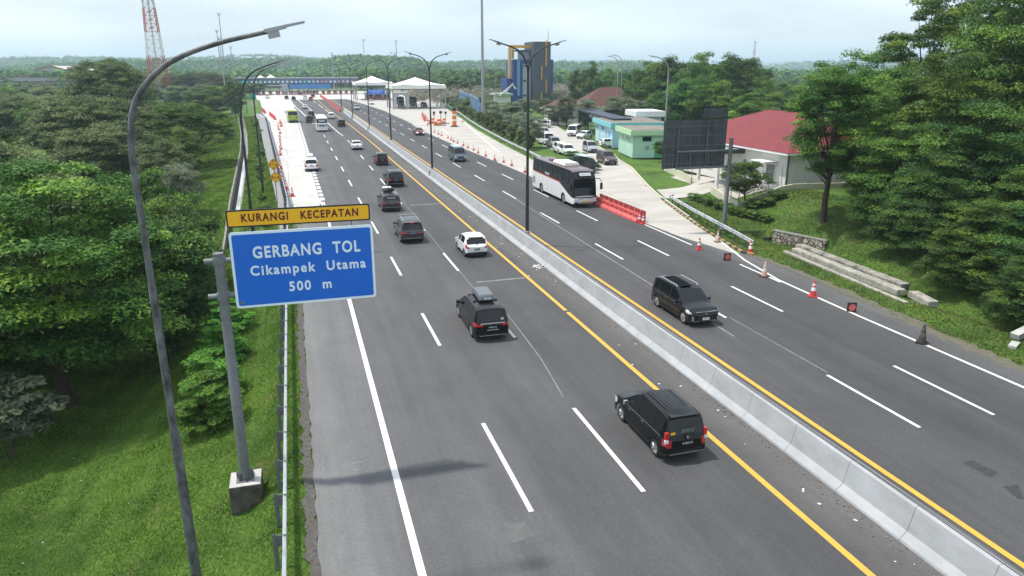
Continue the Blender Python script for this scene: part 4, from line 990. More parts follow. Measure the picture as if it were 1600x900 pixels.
VEH['wb'] = make_vehicle('minivan_with_roof_box', spec_mpv(4.4, 1.74, 1.70), P_WHITE, ex_wb); p = G(487, 267)
VEH['wb'].location = (p.x, p.y + 1.3, 0); tag(VEH['wb'], 'white minivan with a white roof box on the pale concrete ramp', 'car')
p = G(534, 198); vehicle('mpv_dark', None, (p.x, p.y + 1.3, 0), 0, 'dark minivan to the right of the white touring bus', 'car')
p = G(518, 186); vehicle('mpv_white', mpv_of(P_WHITE, L=4.4, W=1.74), (p.x, p.y + 1.3, 0), 0, 'white minivan just ahead of the dark one, beside the white bus', 'car')
def pickup_load(o, sp, surf): pass
p = G(488, 192); vehicle('bsuv', None, (p.x - .6, p.y + 2.2, 0), 0, 'dark suv partly hidden on the left of the white touring bus', 'car')
p = G(487, 184); vehicle('bsuv', None, (p.x, p.y + 3, 0), 0, 'dark suv ahead of the white touring bus', 'car')
far_l = [(477, 170, 'sedan_w', 'white sedan driving between the green bus and the lane line'), (448, 155.5, 'mpv_dark', 'dark car on the plaza, left of a pair'), (459, 157, 'bsuv', 'dark car on the plaza, right of a pair'),
         (477, 154.5, 'mpv_white', 'small white car crossing from ramp to plaza'), (486, 157.5, 'red', 'small red car near the end of the red barriers'), (489, 152.5, 'mpv_dark', 'dark car right ahead of the red car'),
         (418, 154, 'sedan_w', 'white car alone at the far left of the plaza'), (447, 147.5, 'bsuv', 'dark car queuing left of the blue booth canopy'), (461, 146.5, 'mpv_white', 'white car queuing under the left end of the blue booth canopy'),
         (470, 149, 'bsuv', 'dark car queuing in the second lane of the blue canopy'), (481, 146.5, 'mpv_dark', 'dark car queuing in the third lane of the blue canopy'), (491, 146.5, 'mpv_dark', 'dark car queuing under the right half of the blue canopy'),
         (435, 146.5, 'mpv_dark', 'dark car queuing between the pale booths'), (422, 146, 'mpv_dark', 'dark car queuing at the leftmost pale booth'), (453, 144.5, 'sedan_w', 'white car at the gap between booths')]
for x, y_, k, lb in far_l:
    p = G(x, y_); mk = {'red': mpv_of(P_RED, L=4.1, W=1.7)}.get(k); vehicle(k, mk, (p.x, p.y + 1.2, 0), 0, lb, 'car', 'cars queuing at the far toll plaza')
# --- right carriageway
def ex_vz(o, sp, surf):
    a = sp['L'] / 2; chrome_line(o, sp, surf, -a + .5, a - 1.3); roof_rails(o, sp, -a + .6, a - 1.95, .61, 1.69, M_STEEL)
    b = MB(); b.box((.12, -.55, 1.705), (.62, 1.9, .012)); b.build('roof_glass', M_DARKGLASS, o)
    b = MB(); b.box((0, a + .045, .83), (1.2, .05, .028)); b.box((0, a - .01, .33), (1.3, .07, .03)); b.build('chrome_trim', M_CHROME, o)
    b = MB(); b.lathe([(.055, -.01), (.05, .012)], M=Matrix.Translation((0, a + .08, .74)) @ Matrix.Rotation(R(90), 4, 'X'), n=12); b.build('badge', M_CHROME, o)
    for s_ in (-1, 1):
        b = MB(); b.box((s_ * .72, a - .02, .48), (.10, .10, .26)); b.build('fog_light_surround', M_CHROME, o)
vz = spec_mpv(4.48, 1.76, 1.70, wr=.34, plate_mat=M_WHITE, gr=(.40, .80), hl=(.72, .88), hll=.5, spokes=8)
VEH['vz'] = make_vehicle('minivan', vz, P_DGREY, ex_vz); p = G(1067, 504)
VEH['vz'].location = (p.x + .76, p.y + .76 + .6, 0); VEH['vz'].rotation_euler = (0, 0, math.pi); tag(VEH['vz'], 'dark grey minivan with chrome window line driving toward the camera', 'car')
def ex_vn(o, sp, surf):
    a = sp['L'] / 2; b = MB(); b.box((0, -.4, 2.07), (1.2, 3.2, .05)); b.build('roof_panel', mat('van_roof', (.45, .52, .56), .35, coat=.5), o, bevel=.03)
    b = MB(); b.box((0, a + .03, .50), (1.5, .10, .16)); b.build('bumper', M_POLEG, o, bevel=.03)
VEH['van'] = make_vehicle('minibus', spec_van(5.1, 1.72, 2.08), P_TEAL, ex_vn); p = G(720, 253.5); VEH['van'].location = (p.x, p.y + 2.5, 0); VEH['van'].rotation_euler = (0, 0, math.pi); tag(VEH['van'], 'silver blue minibus with side windows coming down the middle lane', 'van')
def ex_rl(o, sp, surf):
    for s_ in (-1, 1): b = MB(); b.box((s_ * .6, sp['L'] / 2 + .03, .62), (.22, .06, .12)); b.build('lit_headlight', mat('lit_headlight', (1, .97, .85), .3, emit=2.5), o)
VEH['redc'] = make_vehicle('sedan', spec_sedan(4.3), P_REDD, ex_rl); p = G(657, 212); VEH['redc'].location = (p.x, p.y + 2, 0); VEH['redc'].rotation_euler = (0, 0, math.pi); tag(VEH['redc'], 'dark red sedan with its headlights on', 'car')
p = G(558, 172); vehicle('sil', mpv_of(P_SILVER, L=4.3, W=1.72), (p.x, p.y + 2, 0), math.pi, 'silver car on the far stretch between two median lamps', 'car')
p = G(581, 163.5); vehicle('mpv_white', None, (p.x, p.y + 2, 0), math.pi, 'small pale car leaving the first white canopy', 'car')

# --- big coach
def bus_cls(sp):
    def f(k, y, z, x):
        L2 = sp['L'] / 2; W2 = sp['W'] / 2
        if k >= 20:
            if y > 0:
                if sp['hl'][0] < z < sp['hl'][1] and x > W2 * .60: return 'head_lights'
                if z > sp.get('fz', 1.2): return 'windshield'
                if z < .42: return 'body'
                return 'body'
            if sp['tl'][0] < z < sp['tl'][1] and x > W2 * .78: return 'tail_lights'
            if sp.get('rear_grille') and sp['rear_grille'][0] < z < sp['rear_grille'][1] and x < W2 * .6: return 'grille'
            return 'body'
        if k == 6: return 'stripe' if y < sp.get('stripe_end', 99) else 'side_windows'
        if k in (7, 8) and sp['windows'][0][0] < y < sp['windows'][-1][1]: return 'side_windows'
        if k >= 9 and sp['ws'][0] < y: return 'windshield' if z < sp['roofz'] else 'roof'
        if k >= 9 and sp['rw'][0] < y < sp['rw'][1]: return 'rear_window'
        if k >= 9 and y > -L2 + .3: return 'roof'
        if k in (7, 8) and y > 0: return 'windshield'
        return 'body'
    return f
def coach():
    a = 6.35
    sp = dict(L=12.7, W=2.5, wr=.52, sill=.38, wheels=(a - 2.75, -a + 3.25), tum=.05, round=.35, nose=.09, res=.16, win=.2, ww=.28, arch=.10, spokes=8, bulge=.14,
        top=[(-a, 1.9), (-a + .03, 2.0), (-a + .12, 3.0), (-a + .3, 3.42), (-a + .7, 3.55), (0, 3.55), (a - 1.4, 3.55), (a - .75, 3.42), (a - .40, 2.95), (a - .12, 1.9), (a - .04, 1.3), (a, 1.15)],
        belt=[(-a, 2.2), (-a + .8, 2.05), (a - 4.1, 1.95), (a - 3.6, 1.85), (a - 1.3, 1.15), (a - .6, .98), (a, .95)], windows=[(-a + .2, a - .2)], ws=(a - .78, a), rw=(-a + .03, -a + .12), roof=(0, 0), roofz=3.44,
        tl=(1.0, 1.5), hl=(.62, .84), stripe_end=a - 3.6, fz=.98, mats={'roof': mat('maroon_roof', (.10, .055, .06), .35, coat=.4), 'stripe': mat('red_stripe', (.50, .03, .03), .4)}, arch_=1)
    sp['cls'] = bus_cls(sp)
    def ex(o, sp, surf):
        b = MB(); b.box((0, .9, 3.70), (1.7, 3.4, .30), taper=.9); q = b.build('air_conditioner', M_TENT, o, bevel=.08)
        b = MB()
        for i in range(7): b.box((-.66 + i * .22, 2.45, 3.82), (.10, .5, .04))
        b.build('vent', mat('vent_grey', (.3, .3, .3), .6), q)
        b = MB(); b.box((0, -2.6, 3.62), (.9, .9, .14)); b.build('roof_hatch', mat('hatch', (.16, .1, .1), .5), o, bevel=.03)
        b = MB()
        for s_ in (1,):
            for i in range(6): b.box((0, 0, 0), (.001, .001, .001))
        b = MB(); b.box((0, a - .255, 3.18), (1.15, .02, .26), M=None)
        b.v = [(x, y + (3.18 - z) * .62, z) for x, y, z in b.v]; b.build('destination_board', mat('board_white', (.62, .66, .68), .6), o)
        q = [c for c in bpy.data.objects if c.parent == o and c.name.startswith('destination_board')][0]
        text_mesh('lettering', 'JAKARTA - SOLO', .13, mat('board_ink', (.2, .22, .3), .6), q, (0, a - .225, 3.18), (R(58), 0, math.pi), ext=.001)
        b = MB(); b.box((0, a - .32, 2.42), (2.1, .5, .05)); b.build('windshield_divider', P_BLACK, o)
        b = MB(); b.box((0, a + .11, .90), (1.5, .05, .05)); b.box((0, a + .09, .52), (1.2, .05, .16)); b.build('front_trim', mat('trim_grey', (.25, .26, .27), .4), o)
        for s_ in (-1, 1):
            b = MB(); b.box((s_ * .95, a + .03, .50), (.42, .10, .14)); b.build('fog_light_surround', M_BLACK, o, bevel=.03)
            b = MB(); b.tube([(s_ * 1.1, a - .5, 2.75), (s_ * 1.45, a - .1, 2.75), (s_ * 1.55, a + .15, 2.5), (s_ * 1.55, a + .15, 2.3)], .035, 6); b.box((s_ * 1.55, a + .15, 2.05), (.22, .14, .62)); b.build('mirror', M_BLACK, o)
        for s_ in (-1, 1):
            b = MB(); x = 1.262
            for yy in np.arange(-a + 1.2, a - 3.0, 1.35): b.box((s_ * (x - .01), yy, 1.2), (.006, .012, 1.1))
            b.box((s_ * (x - .01), -a + .8, 1.15), (.012, .7, .7)); b.build('luggage_door_seams', mat('seam_grey', (.25, .25, .25), .6), o)
            b = MB()
            for yy in np.arange(-a + 1.9, a - 1.6, 1.52): b.box((s_ * 1.222, yy, 2.75), (.008, .06, 1.15))
            b.build('window_divider', M_BLACK, o)
            text_mesh('lettering', 'ROSALIA', .34, M_SIGNW, o, (s_ * 1.245, -1.2, 2.35), (R(90), 0, R(90) * s_), ext=.002, bold=.004)
        b = MB(); b.box((0, a + .13, .62), (.5, .02, .13)); b.build('number_plate', M_YEL, o)
    return make_vehicle('coach', sp, P_WHITE, ex, cat='bus', rimm=M_POLEL)
VEH['coach'] = coach(); p = G(880, 318); VEH['coach'].location = (p.x + 1.22, p.y - 2.75 + 6.35, 0); VEH['coach'].rotation_euler = (0, 0, math.pi)
tag(VEH['coach'], 'large white and black coach with a red stripe and maroon roof', 'bus')
def mid_bus(name, body, lower=None, L=9.5, roofm=None, green=False):
    a = L / 2
    sp = dict(L=L, W=2.35, wr=.46, sill=.36, wheels=(a - 2.1, -a + 2.4), tum=.05, round=.3, nose=.08, res=.2, win=.2, ww=.26, arch=.09, spokes=6, bulge=.12,
        top=[(-a, 1.7), (-a + .05, 1.85), (-a + .16, 2.75), (-a + .3, 3.02), (-a + .6, 3.12), (a - 1.2, 3.12), (a - .5, 2.9), (a - .1, 1.6), (a, 1.2)],
        belt=[(-a, 1.95), (a - 1, 1.75), (a, 1.1)], windows=[(-a + .3, a - .3)], ws=(a - .6, a), rw=(-a + .05, -a + .16), roofz=2.95, tl=(1.0, 1.6), hl=(.7, .9), rear_grille=(1.0, 1.5) if not green else (.4, .75), roof=(0, 0),
        mats={'roof': roofm or body, 'stripe': P_REDD if not green else body, 'grille': mat('bus_grille', (.16, .17, .17), .6)}, fz=1.2)
    sp['cls'] = bus_cls(sp)
    def ex(o, sp, surf):
        b = MB(); b.box((0, .2, 3.2), (1.5, 2.0 if not green else 1.2, .22), taper=.9); b.build('air_conditioner', M_TENT, o, bevel=.06)
        b = MB(); b.box((0, -a + .06, 2.3), (1.3, .03, .45) if not green else (.05, .03, .05)); b.build('rear_glass_sheet', mat('pale_sheet', (.45, .48, .5), .5) if not green else M_BLACK, o)
        for s_ in (-1, 1):
            b = MB()
            for yy in np.arange(-a + 1.4, a - 1.0, 1.3): b.box((s_ * 1.14, yy, 2.4), (.008, .10, 1.0))
            b.build('window_divider', body, o)
            b = MB(); b.box((s_ * 1.3, a - .1, 2.2), (.18, .12, .4)); b.build('mirror', M_BLACK, o)
        b = MB(); b.box((0, -a - .06, .45), (2.2, .14, .22)); b.build('bumper', P_BLACK if green else P_WHITE, o, bevel=.03)
    return make_vehicle(name, sp, body, ex, cat='bus', rimm=M_POLEL)
VEH['wbus'] = mid_bus('touring_bus', P_WHITE, L=9.2); p = G(504, 206); VEH['wbus'].location = (p.x, p.y + 4.4, 0); tag(VEH['wbus'], 'white touring bus seen from behind with a dark rear window', 'bus')
VEH['gbus'] = mid_bus('lime_bus', P_LIME, L=8.8, green=True, roofm=mat('cream_roof', (.55, .55, .38), .5)); p = G(457, 192); VEH['gbus'].location = (p.x, p.y + 4.2, 0); VEH['gbus'].rotation_euler = (0, 0, R(3)); tag(VEH['gbus'], 'lime green bus seen from behind on the concrete ramp', 'bus')
# --- parked and slow vehicles on the service road
def at(px, py, h=0): p = G(px, py, h); return (p.x, p.y + 2.0, h)
vehicle('inn', lambda: make_vehicle('minivan', spec_mpv(4.6, 1.8, 1.75, gr=(.4, .8)), P_SILVER, None), at(930, 239), math.pi + R(-9), 'silver minivan driving beside the blue building', 'car')
vehicle('fort', lambda: make_vehicle('suv', spec_suv(4.75, 1.85, 1.82, gr=(.4, .85)), P_BROWN, lambda o, s, f: roof_rails(o, s, -1.6, .3, .6, 1.84)), at(957, 258), math.pi + R(-6), 'brownish grey suv right of the silver minivan near the green building', 'car')
vehicle('bvan', lambda: make_vehicle('van', spec_van(4.6, 1.75, 1.88), P_BLACK, ex_vn), at(922, 271), math.pi + R(3), 'black van driving just behind the large coach', 'van')
vehicle('mpv_white', None, at(893, 244), math.pi + R(-4), 'white car parked at the grass nose, closest to the coach', 'car', 'cars parked along the service road')
vehicle('wsuv', lambda: make_vehicle('suv', spec_suv(4.5, 1.8, 1.72, gr=(.4, .85)), P_WHITE, None), at(884, 241), math.pi + R(-4), 'white suv with a black grille parked behind the white car', 'car', 'cars parked along the service road')
def ex_pk(o, sp, surf):
    b = MB(); b.box((0, -1.75, 1.30), (1.5, 1.5, .06)); b.build('load_cover', M_BLACK, o)
    b = MB()
    for s_ in (-1, 1): b.tube([(s_ * .7, -.9, 1.0), (s_ * .62, -.95, 1.75), (s_ * .6, -1.1, 1.78)], .035, 6)
    b.bar((-.62, -.95, 1.76), (.62, -.95, 1.76), .035, n=6); b.build('roll_bar', M_CHROME, o)
pk = spec_suv(5.1, 1.82, 1.78, top=[(-2.55, .9), (-2.5, 1.08), (-1.0, 1.10), (-.92, 1.12), (-.7, 1.68), (-.55, 1.76), (.2, 1.78), (.45, 1.7), (1.15, 1.15), (1.3, 1.1), (2.2, .98), (2.47, .86), (2.55, .76)], windows=[(-.6, .05), (.12, .85)], ws=(.45, 1.15), rw=(-.92, -.7), mirror=(.95, 1.06), handles=[-.3, .6], seams=[-.7, .08, 1.2])
vehicle('pick', lambda: make_vehicle('pickup_truck', pk, P_SILVER, ex_pk), at(872, 232), math.pi + R(-4), 'silver pickup truck with a roll bar parked in the row', 'pickup', None)
vehicle('wvan', lambda: make_vehicle('van', spec_van(5.2, 1.9, 2.2), P_WHITE, None), at(858, 227), math.pi, 'white van parked at the far end of the row beside the tree', 'van')
vehicle('wvan', None, at(903, 213), R(145) , 'white high roofed van parked under the blue carport', 'van')
vehicle('whatch', lambda: make_vehicle('hatchback', spec_hatch(), P_WHITE, None), (at(916, 217)[0], at(916, 217)[1] - 1, 0), R(125), 'small white car parked beside the white van under the carport', 'car')
vehicle('whatch', None, (at(958, 232)[0] + .6, at(958, 232)[1] + .6, 0), R(-100), 'small white car parked between the blue and the green building', 'car')
vehicle('sil', None, at(846, 214), R(80), 'silver car half hidden behind the roadside tree', 'car')
for px, py, lb in ((852, 200, 'white car parked deepest behind the trees, left one'), (866, 196, 'white car parked deepest behind the trees, right one')): vehicle('mpv_white', None, at(px, py), R(60), lb, 'car')
# trucks and arch at the canopy lanes
def truck():
    o = empty('box_truck', (0, 0, 0), 0, None, 'truck'); b = MB(); b.box((0, -1.2, 2.2), (2.4, 6.4, 2.6)); b.build('cargo_box', mat('dark_tarp', (.035, .037, .04), .8, var=.2), o, bevel=.05)
    b = MB(); b.box((0, 3.0, 1.55), (2.2, 1.7, 2.1), taper=.92); c_ = b.build('cab', mat('cab_grey', (.16, .17, .18), .5), o, bevel=.1)
    b = MB(); b.box((0, 3.84, 2.0), (1.9, .06, .8)); b.build('windshield', M_DARKGLASS, c_); b = MB(); b.box((0, 3.87, .75), (2.2, .1, .4)); b.build('bumper', M_BLACK, c_)
    b = MB(); b.box((0, -.5, .8), (.9, 8, .3)); b.build('chassis', M_BLACK, o)
    for y in (2.9, -2.2, -3.3):
        for s_ in (-1, 1): wheel(o, s_ * 1.0, y, .5, .3, M_POLEL, 6)
    return o
tk = truck(); p = G(647, 168); place(tk, False, (p.x, p.y + 4, 0), math.pi, 'dark covered truck under the second white canopy', 'truck')
p = G(628, 168); place(tk, True, (p.x, p.y + 4.5, 0), math.pi, 'dark truck inside the pale arch under the second canopy', 'truck')
p = G(664, 168); vehicle('bsuv', None, (p.x, p.y + 2, 0), math.pi, 'black suv right of the trucks under the second canopy', 'car')

# ------------------------------------------------------------------ cones and plastic barriers
def make_cone(red=M_RED, band=M_WHITE, s=1, name='traffic_cone'):
    o = empty(name, (0, 0, 0)); b = MB(); b.box((0, 0, .02), (.38, .38, .04)); b.build('base', red if red is M_RED else M_BLACK, o)
    b = MB(); prof = [(.145, .04), (.135, .10), (.10, .30)]; b.lathe([(.145, .04), (.108, .27)], n=14); b.lathe([(.082, .42), (.070, .49)], n=14); b.lathe([(.055, .585), (.028, .72), (.02, .73)], n=14); b.build('body', red, o, smooth=True)
    b = MB(); b.lathe([(.109, .27), (.083, .42)], n=14); b.lathe([(.071, .49), (.056, .585)], n=14); b.build('reflective_band', band, o, smooth=True); o.scale = (s, s, s); return o
cone0 = make_cone(); cone0.scale = (1.25,) * 3; used = [False]
def cone(px, py, label, group=None, s=1.2, proto=None, rot=None, xy=None):
    x, y = xy or GXY(px, py); src = proto or cone0
    if proto is None: o = place(src, used[0], (x, y, .004), random.uniform(0, 3), label, 'traffic cone', group, s); used[0] = True
    else: o = place(src, src.get('used', 0), (x, y, .004), random.uniform(0, 3), label, 'traffic cone', group, s); src['used'] = 1
    if rot: o.rotation_euler = rot
    return o
cone(1092, 390, 'red and white traffic cone on the line, left of the toppled red cone', s=1.25)
cone(1172, 396, 'bright red traffic cone standing at the end of the curved guardrail', s=1.35)
cone(1270, 463, 'red traffic cone with white band on the right edge line, above the second toppled cone', s=1.35)
fade = make_cone(mat('faded_cone', (.62, .34, .27), .7, var=.1), mat('faded_band', (.60, .56, .50), .7)); cone(1194, 432, 'faded pinkish white traffic cone on the right edge line', s=1.35, proto=fade); fade['used'] = 1
cone(1121, 378, 'faded traffic cone behind the toppled cone beside the kerb', s=1.2, proto=fade)
dirty = make_cone(mat('dirty_cone', (.055, .045, .04), .9, var=.2), mat('dirty_band', (.10, .085, .075), .9)); cone(1440, 536, 'blackened dirty traffic cone on the right edge line', s=1.35, proto=dirty)
for k_ in (fade, dirty):
    if 'used' in k_: del k_['used']
def toppled(px, py, label, rz):
    o = empty('toppled_cone', (*GXY(px, py), .02), rz, label, 'traffic cone'); b = MB(); b.box((0, 0, .25), (.05, .5, .5)); b.build('base', M_BLACK, o)
    b = MB(); b.lathe([(.19, .0), (.15, .10), (.05, .55), (.03, .58)], n=14, M=Matrix.Translation((.02, 0, .23)) @ Matrix.Rotation(R(100), 4, 'Y')); b.build('body', M_RED, o, smooth=True)
    b = MB(); b.lathe([(.20, -.02), (.16, .02)], n=14, M=Matrix.Translation((-.045, 0, .25)) @ Matrix.Rotation(R(90), 4, 'Y')); b.build('opening', M_REDPALE, o)
    return o
toppled(1136, 407, 'toppled red cone lying beside the line near the guardrail end', R(80)); toppled(1330, 487, 'toppled red cone lying alone on the right edge line', R(70))
grp = 'cones along the right edge of the carriageway'
CR = [(679, 207), (685, 210), (690, 212.5), (700, 216), (705, 219), (709, 222), (715, 224), (724, 228), (731, 231.5), (740, 235), (747, 239.5), (759, 244.5), (773, 250.5), (787, 254), (799.5, 259), (820, 270)]
for i, q in enumerate(CR): cone(*q, 'small red cone in the long row between the carriageway and the exit pavement', grp, s=1.2)
for q, lb in (((999, 348), 'red and white cone at the foot of the pink barriers, left one'), ((1004.5, 350), 'red and white cone at the foot of the pink barriers, right one')): cone(*q, lb, s=1.25)
for q in ((661, 178), (664, 183), (666, 186), (668, 189), (670, 194), (668, 196), (677, 180), (679, 179), (665, 184), (723, 191), (695, 176), (690, 177)): cone(*q, 'small red cone around the orange sand barrels on the exit pavement', 'cones around the orange barrels', s=1.3)
CL = [(457, 307), (447, 296), (442, 288), (439.5, 281), (438, 276), (437, 270), (438.5, 263), (433, 252), (438.5, 243), (438, 239), (439.5, 234), (438.5, 229), (438, 224), (437.5, 219), (437, 214), (438, 209), (435.5, 203), (434.5, 199), (439, 198)]
for i, q in enumerate(CL):
    if i == 0: cone(*q, 'nearest red cone on the pale ramp, standing just above the yellow plate', s=1.35)
    else: cone(*q, 'red cone in the curving row along the left side of the concrete ramp', 'cones along the concrete ramp', s=1.4)
def make_wbar(m_=M_REDPALE, L_=1.15):
    o = empty('plastic_barrier', (0, 0, 0)); b = MB(); P = [(-.26, 0), (.26, 0), (.24, .22), (.10, .50), (.09, .95), (-.09, .95), (-.10, .50), (-.24, .22)]
    vs_ = [(x, -L_ / 2, z) for x, z in P] + [(x, L_ / 2, z) for x, z in P]; n_ = 8
    b.add(vs_, [tuple(range(n_)), tuple(range(2 * n_ - 1, n_ - 1, -1))] + [(i, n_ + i, n_ + (i + 1) % n_, (i + 1) % n_) for i in range(n_)]); b.build('body', m_, o, bevel=.03)
    b = MB(); b.box((0, 0, .98), (.14, L_ * .6, .05)); b.box((.12, 0, .72), (.05, L_ * .5, .16)); b.box((-.12, 0, .72), (.05, L_ * .5, .16)); b.build('rib', M_RED, o); return o
wb = make_wbar(); u2 = False
A_ = Vector(GXY(929, 319)); B_ = Vector(GXY(992, 346.5)); n_ = 10
for i in range(n_):
    p = A_.lerp(B_, i / (n_ - 1)); place(wb, u2, (p.x + .15, p.y, 0), R(random.uniform(-3, 6)), 'pink red plastic barrier in the row in front of the coach', 'plastic barrier', 'plastic barriers in front of the coach', (1.2, .80, .82)); u2 = True
nb = MB()                                              # net panels behind them
for i in range(9):
    p = A_.lerp(B_, i / 8); nb.box((p.x + .75, p.y, .52), (.04, 1.0, .9))
tag(nb.build('barrier_fence', mat('net_red', (.34, .035, .035), .7, var=.4, scale=4)), 'dark red mesh fence standing behind the pink barriers', 'fence')
wb2 = make_wbar(M_RED, 2.0); u3 = False
for i in range(56):
    y = 236.5 + i * 2.45; x = pl([(236, 14.6), (300, 14.9), (380, 14.2)], y)
    place(wb2, u3, (x, y, 0), 0, 'red plastic barrier in the far median line before the toll plaza', 'plastic barrier', 'red barriers in the far median line'); u3 = True
for seg in (((410, 173), (415, 178)), ((422, 180), (431, 188)), ((438, 193), (440, 198)), ((660, 181), (664, 190))):
    a, c = Vector(GXY(*seg[0])), Vector(GXY(*seg[1])); k = max(2, int((c - a).length / 2.3)); k = min(k, 9)
    for i in range(k):
        p = a.lerp(c, i / k); place(wb2, True, (p.x, p.y, 0), math.atan2((c - a).y, (c - a).x) + R(90), 'red plastic barrier in a short line on the concrete ramp' if seg[0][0] < 600 else 'red plastic barrier beside the orange barrels', 'plastic barrier', 'red barriers on the ramp' if seg[0][0] < 600 else 'red barriers beside the orange barrels')
# sand barrels with lights
def barrel(px, py, label, tall=True, s=.82):
    o = empty('safety_barrel', (*GXY(px, py), 0), 0, label, 'safety barrel'); b = MB(); b.lathe([(.62, 0), (.62, .1), (.55, .15), (.55, 1.5), (.45, 1.6)], n=14); b.box((-.9, .2, .5), (.8, .7, 1.0)); b.build('barrel', M_ORANGE, o)
    b = MB(); b.lathe([(.56, .7), (.56, 1.05)], n=14); b.build('white_band', M_WHITE, o); b = MB(); b.bar((.5, 0, 0), (.5, 0, 3.2 if tall else 2.2), .07, n=6); b.box((.5, 0, 3.2 if tall else 2.2), (.7, .3, .6)); b.build('warning_lamp', M_BLACK, o); b = MB(); b.box((.3, -.2, .12), (2.6, 1.2, .12)); b.build('trolley', M_POLEG, o); o.scale = (s,) * 3; return o
barrel(676, 193, 'orange safety barrel left of the group on the exit pavement'); barrel(686, 196, 'orange safety barrel in the middle with a black lamp on a pole', s=.95); barrel(694, 193.5, 'orange safety barrel with a tall black lamp, right of the middle one')
o = empty('safety_tower', (*GXY(710, 198), 0), 0, 'tall orange and white striped pillar with black top on the exit pavement', 'pillar')
b = MB(); b.box((0, 0, 1.9), (.9, .8, 3.4)); b.build('pillar_body', M_ORANGE, o, bevel=.05); b = MB(); b.box((0, 0, 1.5), (.94, .84, .4)); b.box((0, 0, 2.7), (.94, .84, .4)); b.build('white_band', M_WHITE, o); b = MB(); b.box((0, 0, 4.0), (.8, .7, .8)); b.box((0, 0, .12), (1.6, 1.2, .2)); b.build('lamp_top', M_BLACK, o)

# ------------------------------------------------------------------ buildings
def prect(parent, name, m_, x0, y0, x1, y1, Y, depth, dy=0):
    """box whose front face at distance Y spans the given photo rectangle"""
    a = D(x0, (y0 + y1) / 2, Y); c = D(x1, (y0 + y1) / 2, Y); t = D((x0 + x1) / 2, y0, Y).z; bt = max(0, D((x0 + x1) / 2, y1, Y).z) if y1 < 400 else 0
    b = MB(); b.box(((a.x + c.x) / 2, Y + depth / 2 + dy, (t + bt) / 2), (abs(c.x - a.x), depth, t - bt)); o = b.build(name, m_, parent)
    if parent: o.matrix_parent_inverse = Matrix.Translation(-Vector(parent.location))
    return o
bpy.context.view_layer.update()
YT = 272
tb = empty('office_tower', (D(835, 160, YT).x, YT, 0), 0, 'tall blue and dark grey office tower with a yellow open frame on its roof', 'tower block')
T_DG = mat('tower_dark_grey', (.055, .065, .09), .6, var=.08, scale=.2); T_BL = mat('tower_blue', (.012, .045, .21), .5, var=.06, scale=.2); T_YE = mat('tower_yellow', (.62, .33, .03), .55); T_LG = mat('tower_light_grey', (.36, .38, .43), .6, var=.06, scale=.3); T_LB = mat('tower_light_blue', (.07, .27, .50), .5)
prect(tb, 'stair_block', T_DG, 834, 65, 860, 166, YT - 2, 12)
prect(tb, 'blue_wing', T_BL, 858, 93, 864, 166, YT + 1, 8)
prect(tb, 'blue_facade', T_BL, 802, 93, 834.5, 166, YT + 1, 10)
prect(tb, 'grey_facade', T_LG, 817, 100, 829, 166, YT + .7, .6)
prect(tb, 'penthouse', T_LG, 816, 79, 834, 93, YT + 4, 6)
prect(tb, 'penthouse_roof', T_DG, 807, 78, 834, 80, YT + 3, 8)
prect(tb, 'side_wing', T_BL, 792, 123, 802, 166, YT + 3, 8)
ban = prect(tb, 'banner', T_LB, 808, 94, 812.5, 150, YT + .3, .4)
for x0, y0, x1, y1 in ((795.5, 70.5, 834, 75), (795, 75, 799, 122), (800, 74, 803, 92)): prect(tb, 'roof_frame', T_YE, x0, y0, x1, y1, YT + 1.5 + (x0 == 800) * 6, 1.2)
prect(tb, 'roof_frame', T_LG, 796.2, 76, 798, 118, YT + 1.2, .3)
for x0, y0, x1, y1 in ((853, 63, 854.6, 103), (846, 103, 847.4, 124), (853, 124, 854.4, 145), (845.5, 145, 847, 160)): prect(tb, 'yellow_fin', T_YE, x0, y0, x1, y1, YT - 2.4, .5)
for yy in (101.5, 125, 148):
    for xx in (818, 820.5, 824.5): prect(tb, 'window', M_DARKGLASS, xx, yy, xx + 1.7, yy + 2.6, YT + .5, .3)
for i, ch in enumerate('CIKAMPEK'):
    q = text_mesh('lettering', ch, 1.05, M_SIGNW, ban, (0, 0, 0), (R(90), 0, 0), ext=.01); pp = D(810.2, 103 + i * 5.4, YT + .2); q.matrix_parent_inverse = Matrix.Translation(-Vector(tb.location)); q.parent = tb; q.location = (pp.x, pp.y - .02, pp.z)
bm_ = MB(); p = D(856.5, 66, YT + 2); bm_.bar((p.x, p.y, p.z), (p.x, p.y, p.z + 4), .12, n=5); q = bm_.build('antenna', M_POLEL, tb); q.matrix_parent_inverse = Matrix.Translation(-Vector(tb.location))
# porch beside the tower
pr = empty('entrance_porch', (D(785, 158, 258).x, 258, 0), 0, 'white gabled porch at the foot of the blue tower', 'porch')
prect(pr, 'wall', M_WHITE, 776, 149, 798, 162, 260, 5); prect(pr, 'roof', mat('porch_roof', (.33, .40, .36), .7), 774, 146, 802, 149, 258, 8)
b = MB(); 
for (xa, ya), (xb, yb) in (((780, 150), (800, 133)), ((788, 146), (802, 131)), ((800, 131), (806, 139))): b.beam(D(xa, ya, 258), D(xb, yb, 258), .5, .4)
q = b.build('truss', M_WHITE, pr); q.matrix_parent_inverse = Matrix.Translation(-Vector(pr.location))

